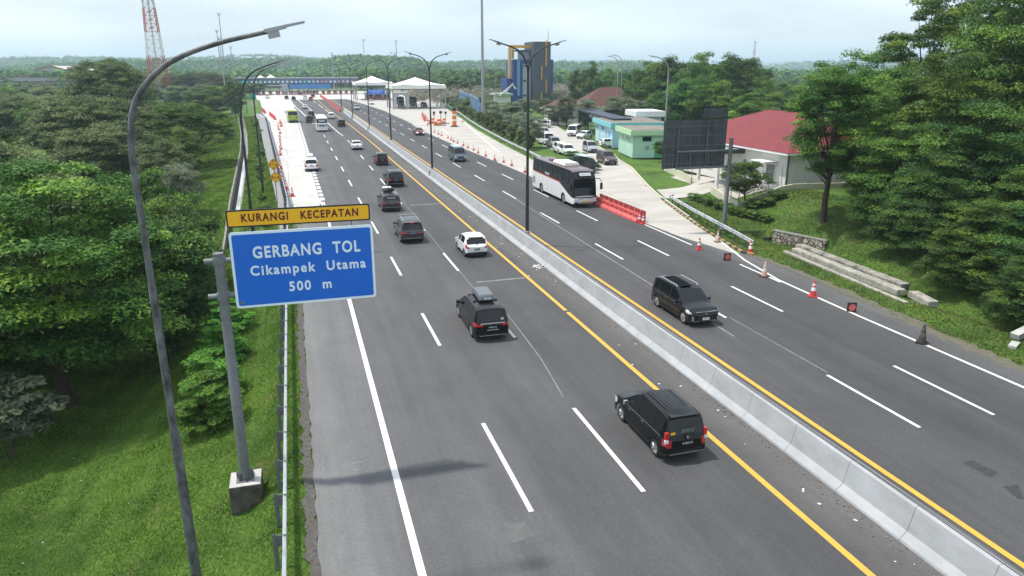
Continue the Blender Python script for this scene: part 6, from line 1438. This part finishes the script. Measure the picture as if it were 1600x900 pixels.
# ------------------------------------------------------------------ hills
HCX = D(522, 100, 950).x; HCX2 = D(640, 100, 1000).x
def hill_z(X, Y):
    def ridge(y0, sy, h, f, ph, amp=.35): return h * np.exp(-((Y - y0) / sy) ** 2) * (1 + amp * np.sin(X * f + ph) + .5 * amp * np.sin(X * f * 2.7 + ph * 3) + .25 * amp * np.sin(X * f * 6.1 + ph))
    Z = -14.0 + ridge(1350, 260, 25, .0030, 1.0) + ridge(2400, 420, 40, .0021, 2.6) + ridge(4200, 900, 58, .0011, .7) + ridge(6000, 700, 70, .0008, 3.4, .3)
    Z = Z + 19 * np.exp(-((X - HCX) / 52) ** 2 - ((Y - 930) / 120) ** 2) + 12 * np.exp(-((X - HCX - 70) / 80) ** 2 - ((Y - 960) / 120) ** 2)
    return Z + 16 * np.exp(-((X - HCX2) / 80) ** 2 - ((Y - 1000) / 150) ** 2)
def build_hills():
    xs = np.concatenate([np.arange(-5200, -1200, 60), np.arange(-1200, 1800, 18), np.arange(1800, 6200, 60)]).astype(float); ys = np.concatenate([np.arange(560, 1500, 18), np.arange(1500, 6500, 90)]).astype(float)
    X, Y = np.meshgrid(xs, ys); Z = hill_z(X, Y) + (RNG.random(X.shape) - .5) * np.where(Y < 1500, 4.5, 9.0)
    n_, m__ = X.shape; V_ = np.stack([X, Y, Z], -1).reshape(-1, 3); idx = np.arange(n_ * m__).reshape(n_, m__)
    Fq = np.stack([idx[:-1, :-1], idx[:-1, 1:], idx[1:, 1:], idx[1:, :-1]], -1).reshape(-1, 4)
    o = np_mesh('hills', V_, Fq, mat('woodland_cover', (.050, .088, .030), .9, col2=(.014, .032, .014), scale=.045, coords='World', detail=9)); tag(o, kind='structure'); return o
def np_mesh(name, V_, Fq, m_, parent=None, tone=None, smooth=False):
    me = bpy.data.meshes.new(name); me.vertices.add(len(V_)); me.vertices.foreach_set('co', V_.astype(np.float32).ravel())
    k = Fq.shape[1]; me.loops.add(Fq.size); me.loops.foreach_set('vertex_index', Fq.astype(np.int32).ravel()); me.polygons.add(len(Fq)); me.polygons.foreach_set('loop_start', np.arange(0, Fq.size, k, dtype=np.int32))
    if tone is not None: at_ = me.attributes.new('tone', 'FLOAT', 'FACE'); at_.data.foreach_set('value', tone.astype(np.float32))
    me.materials.append(m_); me.update(calc_edges=True); me.validate()
    if smooth: me.polygons.foreach_set('use_smooth', [True] * len(me.polygons))
    o = bpy.data.objects.new(name, me); COL.objects.link(o); o.parent = parent; return o
build_hills()

# ------------------------------------------------------------------ trees
def leaves(C, Rr, n, size, flat=.5, up=.8, tone=None, droop=0., aspect=.45):
    """n leaf quads in every clump C (k,3) of radius Rr (k,)"""
    k = len(C); d = RNG.normal(size=(k, n, 3)); d /= np.linalg.norm(d, axis=2, keepdims=True); d[..., 2] = np.where(d[..., 2] < -.2, -d[..., 2] * .6, d[..., 2])
    rad = RNG.random((k, n, 1)) ** .38; sc = np.stack([Rr, Rr, Rr * flat], -1)[:, None, :]
    P = C[:, None, :] + d * rad * sc; P[..., 2] -= droop * ((d[..., 0] ** 2 + d[..., 1] ** 2) * rad[..., 0] ** 2) * Rr[:, None]
    N = d * .55 + np.array([0, 0, up]) + RNG.normal(size=P.shape) * .45; N /= np.linalg.norm(N, axis=2, keepdims=True)
    A = np.cross(N, RNG.normal(size=P.shape)); A /= np.linalg.norm(A, axis=2, keepdims=True); B = np.cross(N, A)
    s_ = size * RNG.uniform(.6, 1.35, (k, n, 1)); A = A * s_; B = B * s_ * aspect
    V_ = np.stack([P - A, P - B * 1.0, P + A, P + B * 1.0], 2).reshape(-1, 3)
    t = (tone if tone is not None else RNG.random(k))[:, None] * .62 + RNG.random((k, n)) * .38
    return V_, t.reshape(-1)
def crown_points(shape, k, R_, H_):
    C = []
    while len(C) < k:
        u = RNG.uniform(-1, 1, 3); r2 = math.hypot(u[0], u[1])
        if shape == 'umbrella':
            if r2 > 1: continue
            z = .35 + .62 * math.sqrt(max(0, 1 - r2 ** 2)) - RNG.random() ** 1.5 * .45; C.append((u[0] * R_, u[1] * R_, z * H_))
        elif shape == 'layered':
            if r2 > 1: continue
            t = RNG.random(); lim = 1 - .55 * t ** 1.4
            if r2 > lim or r2 < lim * .25 and t < .7: continue
            lev = (round(t * 8) + RNG.normal() * .12) / 8; C.append((u[0] * R_, u[1] * R_, lev * H_ * .93))
        elif shape == 'dome':
            if r2 > 1: continue
            t = RNG.random(); lim = math.sqrt(max(0, 1 - t ** 2.4)) * (.80 + .20 * math.sin(math.pi * min(1, t * 1.6 + .15)))
            if r2 > lim or (r2 < lim * .45 and t < .75): continue
            C.append((u[0] * R_, u[1] * R_, t * H_ * .93))
        elif shape == 'column':
            if r2 > 1: continue
            t = RNG.random(); C.append((u[0] * R_ * (1 - .45 * t), u[1] * R_ * (1 - .45 * t), t * H_))
        else:
            d = math.sqrt(r2 ** 2 + u[2] ** 2)
            if d > 1 or d < .42: continue
            C.append((u[0] * R_, u[1] * R_, (u[2] * .5 + .5) * H_ * .92))
    return np.array(C)
def make_tree(name, shape, R_, H_, trunk_h, k, n, leaf, fol, clump=.28, flat=.5, trunk_r=.22, mix=None, up=.8, lean=0, airy=0):
    o = empty(name, (0, 0, 0), 0, None, 'tree'); ch_ = H_ - trunk_h; C = crown_points(shape, k, R_ * .86, ch_)
    ph = RNG.uniform(0, 6.28, 4); ang = np.arctan2(C[:, 1], C[:, 0]); wob = 1 + .16 * np.sin(3 * ang + ph[0]) + .12 * np.sin(5 * ang + ph[1]) * np.cos(C[:, 2] / ch_ * 5 + ph[2]); C[:, 0] *= wob; C[:, 1] *= wob
    C[:, 0] += lean * C[:, 2] / ch_; Rr = R_ * clump * RNG.uniform(.6, 1.35, len(C)); C[:, 2] += trunk_h
    V_, t = leaves(C, Rr, n, leaf, flat, up); Fq = np.arange(len(V_)).reshape(-1, 4); cr_o = np_mesh('crown', V_, Fq, fol, o, t)
    b = MB(); top = Vector((lean * .5, 0, trunk_h + ch_ * .55)); tw = [Vector((0, 0, -.4)), Vector((.06 * R_ * random.uniform(-1, 1), .05, trunk_h * .5)), Vector((lean * .2, 0, trunk_h)), top]
    b.tube(tw, [trunk_r * 1.25, trunk_r, trunk_r * .8, trunk_r * .3], 8)
    pick = RNG.permutation(len(C))[:min(len(C), 16 if n > 60 else 6)]
    for i in pick:
        e = Vector(C[i]); f = random.uniform(.35, .95); s_ = Vector((lean * .2 * f, 0, trunk_h * .75 + (e.z - trunk_h * .75) * .25 * f)); mid = s_.lerp(e, .5) + Vector((random.uniform(-.3, .3), random.uniform(-.3, .3), -.12 * (e - s_).length)); b.tube([s_, mid, e], [trunk_r * .45, trunk_r * .28, trunk_r * .08], 5)
    b.build('trunk', M_BARK, o, smooth=True); return o
TREES = {}
def tree(kind, x, y, h=None, r=None, label='', group=None, cat='tree', z=None, rz=None):
    mk, H_, R_ = TREEDEF[kind]; used = kind in TREES
    if not used: TREES[kind] = mk()
    s_ = (h or H_) / H_; sr = (r / R_) if r else s_
    return place(TREES[kind], used, (x, y, gz(x, y) if z is None else z), random.uniform(0, 6.28) if rz is None else rz, label, cat, group, (sr, sr, s_))
TREEDEF = {
 'near_broad': (lambda: make_tree('broad_tree', 'round', 5.2, 12, 2.4, 210, 420, .095, F_LIME, .20, .50, .26), 12, 5.2),
 'near_deep': (lambda: make_tree('broad_tree', 'dome', 5.0, 12, .4, 300, 400, .090, F_DEEP, .20, .62, .25), 12, 5.0),
 'near_green': (lambda: make_tree('broad_tree', 'dome', 5.0, 12, .6, 290, 400, .095, F_GREEN, .20, .60, .25), 12, 5.0),
 'lone': (lambda: make_tree('slender_tree', 'round', 3.6, 13, 3.3, 210, 330, .085, F_GREEN, .20, .75, .20), 13, 3.6),
 'mid_olive': (lambda: make_tree('olive_tree', 'round', 4, 9, 1.0, 130, 260, .125, F_OLIVE, .25, .65, .2), 9, 4),
 'mid_green': (lambda: make_tree('green_tree', 'round', 4, 9, 1.0, 130, 260, .125, F_GREEN, .25, .65, .2), 9, 4),
 'mid_deep': (lambda: make_tree('dark_tree', 'round', 4, 9, .8, 130, 260, .13, F_DEEP, .25, .65, .2), 9, 4),
 'mid_lime': (lambda: make_tree('lime_tree', 'round', 4, 8, 1.2, 120, 260, .12, F_LIME, .24, .5, .18), 8, 4),
 'mid_grey': (lambda: make_tree('grey_green_tree', 'round', 3.2, 7, .9, 110, 240, .10, F_GREY, .26, .65, .16), 7, 3.2),
 'umbrella': (lambda: make_tree('umbrella_tree', 'umbrella', 8, 11, 3.5, 330, 170, .15, F_OLIVE, .13, .55, .4), 11, 8),
 'umbrella_green': (lambda: make_tree('umbrella_tree', 'umbrella', 8, 11, 3.0, 330, 170, .15, F_GREEN, .13, .55, .4), 11, 8),
 'young': (lambda: make_tree('young_tree', 'round', 2.2, 4.6, 1.3, 70, 220, .085, F_GREEN, .28, .6, .08), 4.6, 2.2),
 'pale': (lambda: make_tree('pale_tree', 'round', 1.9, 4.6, 1.2, 44, 170, .17, F_GREY, .30, .5, .07), 4.6, 1.9),
 'far': (lambda: make_tree('far_tree', 'round', 5, 11, 1, 60, 90, .38, F_GREEN, .28, .7, .25), 11, 5),
 'far_dark': (lambda: make_tree('far_tree', 'round', 5, 12, 1, 60, 90, .38, F_DEEP, .28, .7, .25), 12, 5),
 'shrub': (lambda: make_tree('shrub', 'round', 1.0, 1.6, .15, 22, 110, .09, F_GREEN, .36, .7, .04), 1.6, 1.0),
 'round_shrub': (lambda: make_tree('rounded_shrub', 'column', 1.15, 2.7, .2, 30, 120, .12, foliage('leaves_topiary', (.08, .11, .03), (.13, .17, .05), (.20, .24, .08)), .42, .9, .06), 2.7, 1.15),
 'fern': (lambda: make_tree('feathery_shrub', 'layered', 1.5, 3.4, .2, 55, 260, .085, F_BRIGHT, .34, .32, .05), 3.4, 1.5),
}
def P2(X, Y, Z):
    v = Vector((X, Y, Z - CH)); z = v.dot(c_f); return 800 + F * v.dot(c_r) / z, 450 - F * v.dot(c_u) / z
def tpx(kind, px, ytop, Y, wpx, label, group=None, zmin=None):
    p = D(px, ytop, Y); g = gz(p.x, Y); h = max(2, p.z - g); dist = math.hypot(p.x, Y); rr_ = wpx / 2 * dist * .98 / 1171; return tree(kind, p.x, Y, h, rr_, label, group)
# left side, near
p = G(110, 631, -3.6); tree('near_broad', p.x, p.y, 13.2, 6.8, 'large broad tree with lime tipped foliage and a dark trunk on the left lawn')
tree('near_broad', -18.5, 35, 11.0, 5.2, 'broad lime green tree at the left edge of the photo, above the pale small tree')
tpx('mid_deep', 235, 330, 43, 190, 'dark leafy tree filling the gap right of the broad tree'); tpx('mid_green', 262, 300, 52, 150, 'leafy green tree left of the nearest lamp post, above the lawn'); tpx('mid_lime', 225, 255, 58, 150, 'lime tipped tree behind the nearest lamp post')
tree('mid_lime', -22, 47, 13.5, 5.5, 'tall lime tipped tree behind the broad tree on the far left')
tree('mid_olive', -14.5, 52, 10.5, 4.6, 'olive brown tree seen just left of the nearest lamp post')
tree('mid_olive', -20, 60, 12.0, 5.0, 'taller olive brown tree left of the nearest lamp post', )
tree('mid_deep', -13.0, 44.5, 8.0, 3.8, 'dark low tree to the right of the broad tree')
p = G(35, 700, -3.2); tree('pale', p.x - .3, p.y - 0, 4.2, 1.9, 'small pale silver green tree at the left edge of the photo')
for i, (px, py) in enumerate(((345, 655), (352, 615), (362, 560), (370, 520))):
    p = G(px, py, -1.1 - .12 * i); tree('fern', p.x - .5, p.y, 2.7 - .1 * i, 1.35, ('bright green feathery shrub nearest the sign footing', 'bright green feathery shrub, second behind the sign post', 'bright green feathery shrub, third behind the sign post', 'bright green feathery shrub just under the blue sign')[i], cat='shrub')
tree('young', -11.2, 66, 6.2, 3.2, 'small green tree with forked trunk left of the drain head'); tree('young', -13.0, 70, 5.5, 2.8, 'small green tree close behind the forked one')
tree('mid_grey', -11.8, 80, 6.5, 3.0, 'grey green tree at the edge of the left lawn, nearest the drain'); tree('mid_olive', -14.6, 92, 7.0, 3.2, 'drooping brownish tree at the edge of the left lawn'); tree('mid_green', -14.8, 106, 7.2, 3.4, 'green tree farther along the edge of the left lawn')
grp = 'trees of the left roadside wood'
def lfill(seed):
    rs = np.random.default_rng(seed); out = []; tries = 0
    while len(out) < 135 and tries < 6000:
        tries += 1; y = 46 + 330 * rs.random() ** 1.25; edge = pl([(46, -15.5), (66, -16), (100, -18.5), (150, -19.5), (200, -21), (260, -25), (400, -34)], y); x = edge - rs.random() ** 1.1 * (28 + y * .72)
        r_ = 4.2 + y * .010
        if any((x - a) ** 2 + (y - b_) ** 2 < (r_ * .92) ** 2 for a, b_, *_ in out): continue
        out.append((x, y, r_))
    return out
KN = {'mid_olive': 'olive brown tree in the left roadside wood', 'mid_green': 'mid green tree in the left roadside wood', 'mid_deep': 'dark green tree in the left roadside wood', 'mid_lime': 'lime tipped tree in the left roadside wood', 'umbrella': 'broad umbrella crowned olive tree in the left wood', 'umbrella_green': 'broad umbrella crowned dark green tree in the left wood', 'mid_grey': 'grey green tree in the left roadside wood'}
for x, y, r_ in lfill(5):
    k = random.choices(list(KN), (4, 4, 3, 3 if y < 120 else 1, 1.3, 1.8, 1.5))[0]; rr_ = r_ * random.uniform(.9, 1.25) * (1.45 if k.startswith('umb') else 1)
    h = random.uniform(7.5, 10.5) if y < 130 else random.uniform(8, 11.5); 
    g_ = gz(x, y); qx, qy = P2(x, y, g_ + h)
    if 222 < qx < 276 and y < 366:
        while P2(x, y, g_ + h)[1] < 166 and h > 2.5: h -= .5
    elif qx < 130:
        while P2(x, y, g_ + h)[1] < 133 and h > 2.5: h -= .5
    elif y > 150:
        while P2(x, y, g_ + h)[1] < 112 and h > 2.5: h -= .5
    tree(k, x, y, h, rr_, KN[k], grp + ', ' + k.replace('_', ' '))
tpx('umbrella', 168, 93, 175, 128, 'very wide olive umbrella crowned tree under the left horizon'); tpx('umbrella', 130, 150, 120, 180, 'wide brown green umbrella crowned tree in the middle of the left wood'); tpx('umbrella_green', 285, 160, 120, 150, 'wide dark green umbrella crowned tree left of the lamp signals')
tpx('umbrella', 318, 112, 392, 90, 'hazy olive tree group beside the slim masts'); tpx('mid_deep', 363, 122, 240, 36, 'very dark compact tree beside the lane signals'); tpx('mid_olive', 212, 108, 300, 60, 'hazy olive tree just left of the lattice tower'); tpx('mid_olive', 272, 112, 400, 60, 'hazy olive tree just right of the lattice tower'); tpx('mid_olive', 345, 116, 392, 60, 'hazy olive tree behind the slim masts')
for i in range(26):
    y = random.uniform(70, 215); cx = (pl(CHAN, y) + pl(RAIL_L, y)) / 2 + random.uniform(-.3, .9); tree('shrub', cx, y, random.uniform(.7, 1.3), None, 'small green shrub on the strip between drain and guardrail', 'shrubs on the left strip', 'shrub')
for i in range(9):
    a = random.uniform(0, 1); tree('shrub', -3.6 + random.uniform(-.7, .5), 62 + i * 1.15, random.uniform(.8, 1.25), .9, 'dark shrub in the clump just above the yellow plate', 'shrub clump above the yellow plate', 'shrub')
# right side
tree('lone', 40.0, 46.8, 13.6, 4.0, 'lone slender tree with a bare dark trunk on the grass mound', rz=1.0)
RB = [('near_deep', 42.5, 36.5, 9.5, 4.8, 'dense dark green tree in front of the right wood, above the concrete beams'), ('near_green', 45.5, 42.0, 13.5, 5.0, 'tall layered green tree right of the lone tree'), ('near_deep', 40.3, 27.5, 7.5, 4.2, 'low dark tree overhanging the verge at the right edge'),
      ('near_green', 48, 35, 13.5, 5.2, 'layered green tree in the middle of the right wood'), ('near_deep', 45.5, 29, 11.5, 5.0, 'dark tree at the right edge of the photo, behind the low one'), ('near_green', 54, 46, 18.5, 6.2, 'very tall tree rising beyond the top right of the photo'), ('near_broad', 60, 56, 19.5, 6.5, 'tall airy tree at the top right, behind the lone tree'),
      ('near_deep', 58, 40, 21, 6.8, 'highest dark tree at the top right corner'), ('near_green', 52, 53, 12.5, 4.8, 'green tree between the house and the tall trees'), ('near_broad', 66, 50, 23, 7, 'tall tree at the upper right edge of the photo'), ('near_green', 50, 27, 15, 5.5, 'tall green tree leaving the photo at the right'), ('near_deep', 62, 66, 15, 6, 'dark tree behind the house wall'),
      ('near_green', 41.5, 31.5, 6.0, 3.6, 'low green tree over the broken beam ends'), ('near_green', 38.6, 22.5, 5.8, 3.4, 'low bright edged tree over the verge at the right margin')]
for k, x, y, h, r_, lb in RB: tree(k, x, y, h, r_, lb)
for k, x, y, h, r_, lb in (('near_deep', 36.9, 26.6, 4.6, 2.8, 'low dark tree nearest the dirty cone'), ('near_green', 38.2, 31.2, 5.6, 3.2, 'low dark tree behind the concrete beam ends'), ('near_deep', 39.6, 36.0, 6.8, 3.6, 'low leafy tree behind the long concrete beams'), ('near_green', 41.6, 41.2, 8.2, 4.0, 'low leafy tree right of the lone tree trunk'), ('near_green', 35.9, 22.4, 4.4, 2.6, 'lowest leafy tree in the right margin of the photo')): tree(k, x, y, h, r_, lb, rz=random.uniform(0, 6))
p = G(1162, 318, .6); tree('young', p.x, p.y, 4.6, 2.3, 'round dark green tree in the house garden behind the gantry post')
p = G(1022, 250, 0); tree('young', p.x + .5, p.y - 2, 3.4, 1.6, 'small green tree at the wall of the mint green building')
RM = [('mid_green', 925, 92, 232, 34), ('mid_deep', 906, 104, 240, 40), ('mid_green', 948, 104, 226, 42), ('mid_deep', 985, 103, 205, 55), ('mid_green', 1020, 92, 180, 70), ('mid_deep', 1060, 80, 162, 80), ('mid_green', 1103, 76, 150, 80), ('mid_deep', 1145, 76, 156, 78), ('mid_green', 1180, 86, 170, 60), ('mid_green', 1196, 122, 140, 56),
      ('mid_deep', 1080, 118, 128, 80), ('mid_green', 1128, 120, 122, 84), ('mid_lime', 1175, 140, 112, 74), ('mid_deep', 1045, 130, 138, 60), ('mid_green', 1218, 140, 130, 70), ('mid_green', 1250, 128, 160, 60), ('mid_lime', 1225, 126, 190, 60), ('mid_deep', 1290, 120, 180, 70), ('mid_green', 1340, 100, 150, 90), ('mid_green', 1005, 118, 165, 60)]
for i, (k, px, yt, Y, w_) in enumerate(RM): tpx(k, px, yt, Y, w_ * 1.1, {'mid_green': 'mid green tree of the wood behind the service buildings', 'mid_deep': 'dark green tree of the wood behind the service buildings', 'mid_lime': 'lime tipped tree behind the red roofed house'}[k], 'wood behind the service buildings, ' + k.replace('_', ' '))
for px, yt, Y, w_, lb in ((886, 142, 158, 36, 'grey green tree beside the white annex'), (916, 146, 150, 40, 'grey green tree before the tiled roof, left one'), (966, 141, 142, 62, 'large grey green tree before the tiled roof, middle one'), (998, 150, 146, 48, 'grey green tree before the tiled roof, right one'), (832, 172, 118, 50, 'grey green tree beside the far end of the parked row'), (812, 168, 132, 56, 'grey green tree left of the nearest median lamp post'), (792, 152, 156, 60, 'grey green tree at the foot of the blue tower'), (866, 158, 165, 40, 'small grey green tree right of the blue tower')):
    tpx('mid_grey', px, yt, Y, w_, lb)
for i, (px, yt, Y, w_) in enumerate(((768, 152, 185, 46), (742, 146, 210, 50), (722, 150, 235, 40), (778, 172, 160, 40), (758, 170, 176, 36), (704, 150, 265, 36), (820, 150, 190, 50), (850, 152, 195, 40))): tpx('mid_olive' if i % 2 else 'mid_grey', px, yt, Y, w_, 'olive shrubby tree on the slope behind the flags' if i % 2 else 'grey green shrubby tree on the slope behind the flags', 'slope trees olive' if i % 2 else 'slope trees grey')
for i in range(17):
    t = i / 16; y = 232 - t * 118; x = pl([(y0, x0) for x0, y0 in RR], y) + 1.9; tree('round_shrub', x, y, 2.7, 1.2, 'rounded clipped shrub in the row behind the right guardrail', 'clipped shrubs behind the right guardrail', 'shrub')
for x, y, s_ in ((39.2, 97, 1.5), (38.4, 93, 1.3), (37.7, 89, 1.1), (39.9, 101, 1.3)): tree('shrub', x, y, s_, 1.3, 'bright green bush at the grass nose beside the parked cars', 'bushes on the grass nose', 'shrub')
for px, py in ((1175, 322), (1195, 324), (1215, 322)): p = G(px, py, .7); tree('shrub', p.x, p.y, 1.0, .9, 'garden shrub at the foot of the house wall', 'garden shrubs at the house', 'shrub')
for i in range(16):
    p = Vector((37.2, 65)).lerp(Vector((36.6, 52)), i / 15); tree('shrub', p.x + 2.0 + random.uniform(-.3, .3), p.y, .8, .7, 'low shrub along the foot of the cream wall', 'low shrubs along the cream wall', 'shrub')
# belts of distant trees
for i in range(150):
    px = random.uniform(560, 800); Y = random.uniform(330, 640); p = D(px, 120, Y)
    if 560 < px < 700 and Y < 400: continue
    tree(random.choice(('far', 'far_dark')), p.x, Y, random.uniform(7, 13) * (1 + (Y - 330) / 900), random.uniform(4, 7), 'distant tree in the wooded belt beyond the canopies', 'distant trees beyond the canopies')
for i in range(110):
    px = random.choice((random.uniform(870, 1300), random.uniform(880, 1020), random.uniform(1190, 1420))); Y = random.uniform(260, 620); p = D(px, 120, Y); tree(random.choice(('far', 'far_dark')), p.x, Y, random.uniform(6, 10), random.uniform(4, 7), 'distant tree in the wooded belt beyond the service area', 'distant trees beyond the service area')
for i in range(70):
    px = random.uniform(-60, 400); Y = random.uniform(370, 560) ; p = D(px, 120, Y); tree(random.choice(('far', 'far_dark')), p.x, Y, random.uniform(6, 9), random.uniform(5, 8), 'distant tree behind the left roadside wood', 'distant trees behind the left wood')
# woodland too far to count
def scatter_wood():
    n = 15000; px = RNG.uniform(-80, 1680, n); Y = 560 + 1900 * RNG.random(n) ** 1.5; X = np.array([D(float(a), 110, float(b_)).x for a, b_ in zip(px, Y)])
    nh = 2600; X = np.concatenate([X, RNG.normal(HCX + 25, 75, nh)]); Y = np.concatenate([Y, RNG.uniform(800, 1000, nh)])
    Z = np.maximum(0, hill_z(X, Y)); C = np.stack([X, Y, Z + RNG.uniform(3, 7, len(X))], -1); C = np.concatenate([C, C + RNG.normal(size=C.shape) * np.array([3, 3, 1.5])]); Rr = RNG.uniform(3, 5.5, len(C)) * (1 + C[:, 1] / 2500)
    V_, t = leaves(C, Rr, 15, 1.9, .8, .7, aspect=.8); o = np_mesh('woodland', V_, np.arange(len(V_)).reshape(-1, 4), F_DEEP, None, t); tag(o, 'hazy far woodland covering the hills on the horizon', 'woodland', kind='stuff')
scatter_wood()
def scatter_reeds():
    cs = []; rs = []
    for i in range(1500):
        px = random.choice((random.uniform(640, 800), random.uniform(860, 930))); Y = random.uniform(265, 400); p = D(px, 130, Y); cs.append((p.x, Y, random.uniform(1.0, 4.2))); rs.append(random.uniform(.9, 1.9))
    V_, t = leaves(np.array(cs), np.array(rs), 34, .5, 1.1, .4, aspect=.3); o = np_mesh('reeds', V_, np.arange(len(V_)).reshape(-1, 4), F_PLUME, None, t); tag(o, 'pale plumed reeds beyond the white canopies', 'reeds', kind='stuff')
scatter_reeds()
# undergrowth and grass
def scatter_low(name, n, fx, fy, ok, m_, size, hgt, label, cat, aspect=.12, upn=.0):
    X = RNG.uniform(*fx, n); Y = RNG.uniform(*fy, n); keep = [i for i in range(n) if ok(X[i], Y[i])]; X = X[keep]; Y = Y[keep]; Z = np.array([gz(a, b_) for a, b_ in zip(X, Y)]); n = len(X)
    a = RNG.uniform(0, 6.28, n); s_ = size * RNG.uniform(.6, 1.5, n); h = hgt * RNG.uniform(.5, 1.5, n); dx, dy = np.cos(a), np.sin(a); lx, ly = RNG.normal(size=n) * .5 * h, RNG.normal(size=n) * .5 * h
    P0 = np.stack([X - dx * s_, Y - dy * s_, Z - .01], -1); P1 = np.stack([X + dx * s_, Y + dy * s_, Z - .01], -1); P2 = np.stack([X + lx + dx * s_ * .2, Y + ly + dy * s_ * .2, Z + h], -1); P3 = np.stack([X + lx - dx * s_ * .2, Y + ly - dy * s_ * .2, Z + h], -1)
    V_ = np.stack([P0, P1, P2, P3], 1).reshape(-1, 3); patch = .5 + .5 * np.sin(X * .9 + np.sin(Y * .7) * 2) * np.cos(Y * .55 + X * .3); t = np.clip(.5 * patch + .28 * np.sin(X * 2.3 + Y * 1.1) * np.sin(Y * 1.9 - X) + .5 * RNG.random(n), 0, 1); o = np_mesh(name, V_, np.arange(len(V_)).reshape(-1, 4), m_, None, t); tag(o, label, cat, kind='stuff')
F_GRASS = foliage('blades_grass', (.070, .140, .020), (.145, .245, .034), (.25, .35, .070), .3)
F_GRASS2 = foliage('blades_verge', (.070, .105, .025), (.12, .165, .035), (.24, .23, .09), .3)
scatter_low('grass', 190000, (-17, -.62), (9, 44), lambda x, y: x > -17 and -x < 3 + y * .55, F_GRASS, .018, .075, 'short green grass on the left slope', 'grass')
scatter_low('grass', 130000, (-19, -1.2), (44, 120), lambda x, y: x < pl(RAIL_L, y) - 1.0 and (abs(x - pl(CHAN, y)) > .7 if y > 66 else True), F_GRASS, .045, .10, 'green grass on the left slope farther along the drain', 'grass')
scatter_low('grass', 90000, (29.8, 47), (16, 64), lambda x, y: pl(OUT_R, y) + .05 < x and not (33.8 < x < 35.9 and 31 < y < 43.8), F_GRASS2, .03, .08, 'grass on the right verge and mound', 'grass')
scatter_low('grass', 60000, (-30, -4), (120, 235), lambda x, y: pl(CHAN, y) - 9 < x < pl(RAIL_L, y) - 1.5 and abs(x - pl(CHAN, y)) > .7, F_GRASS, .10, .13, 'green grass far along the left drain', 'grass')
def under(ok, n, fx, fy, nm, lb):
    cs = []; rs = []
    for i in range(n):
        x, y = random.uniform(*fx), random.uniform(*fy)
        if ok(x, y): cs.append((x, y, gz(x, y) + .2)); rs.append(random.uniform(.4, 1.0))
    V_, t = leaves(np.array(cs), np.array(rs), 60, .14, .7, .6); o = np_mesh(nm, V_, np.arange(len(V_)).reshape(-1, 4), F_GREEN, None, t); tag(o, lb, 'undergrowth', kind='stuff')
under(lambda x, y: x < pl([(40, -13.5), (66, -13), (110, -15), (250, -24)], y), 900, (-42, -12), (45, 130), 'undergrowth', 'dark undergrowth below the left roadside wood')
under(lambda x, y: x > 39 + max(0, (y - 36)) * .6, 420, (39, 60), (18, 56), 'undergrowth', 'dark undergrowth below the right wood')

# ------------------------------------------------------------------ haze
hz = MB(); hz.box((600, 4000, 70 - 8), (16000, 8600, 156)); h_o = hz.build('haze', None or mat('tmp', (1, 1, 1)))
hm = bpy.data.materials.new('haze_air'); hm.use_nodes = True; t = hm.node_tree; 
for q in list(t.nodes): t.nodes.remove(q)
ou = t.nodes.new('ShaderNodeOutputMaterial'); pv = t.nodes.new('ShaderNodeVolumePrincipled'); pv.inputs['Color'].default_value = (.70, .85, 1.0, 1); pv.inputs['Density'].default_value = .00025; pv.inputs['Anisotropy'].default_value = .2
t.links.new(pv.outputs[0], ou.inputs['Volume']); h_o.data.materials[0] = hm; tag(h_o, kind='stuff'); h_o['label'] = 'thin pale haze in the air'; h_o['category'] = 'haze'
h_o.display_type = 'WIRE'
for q in bpy.data.objects:
    if 'used' in q: del q['used']
    if q.parent is not None and 'category' in q: del q['category']
SC.cycles.max_bounces = 8; SC.cycles.volume_bounces = 1; SC.cycles.transparent_max_bounces = 8; SC.cycles.use_denoising = True
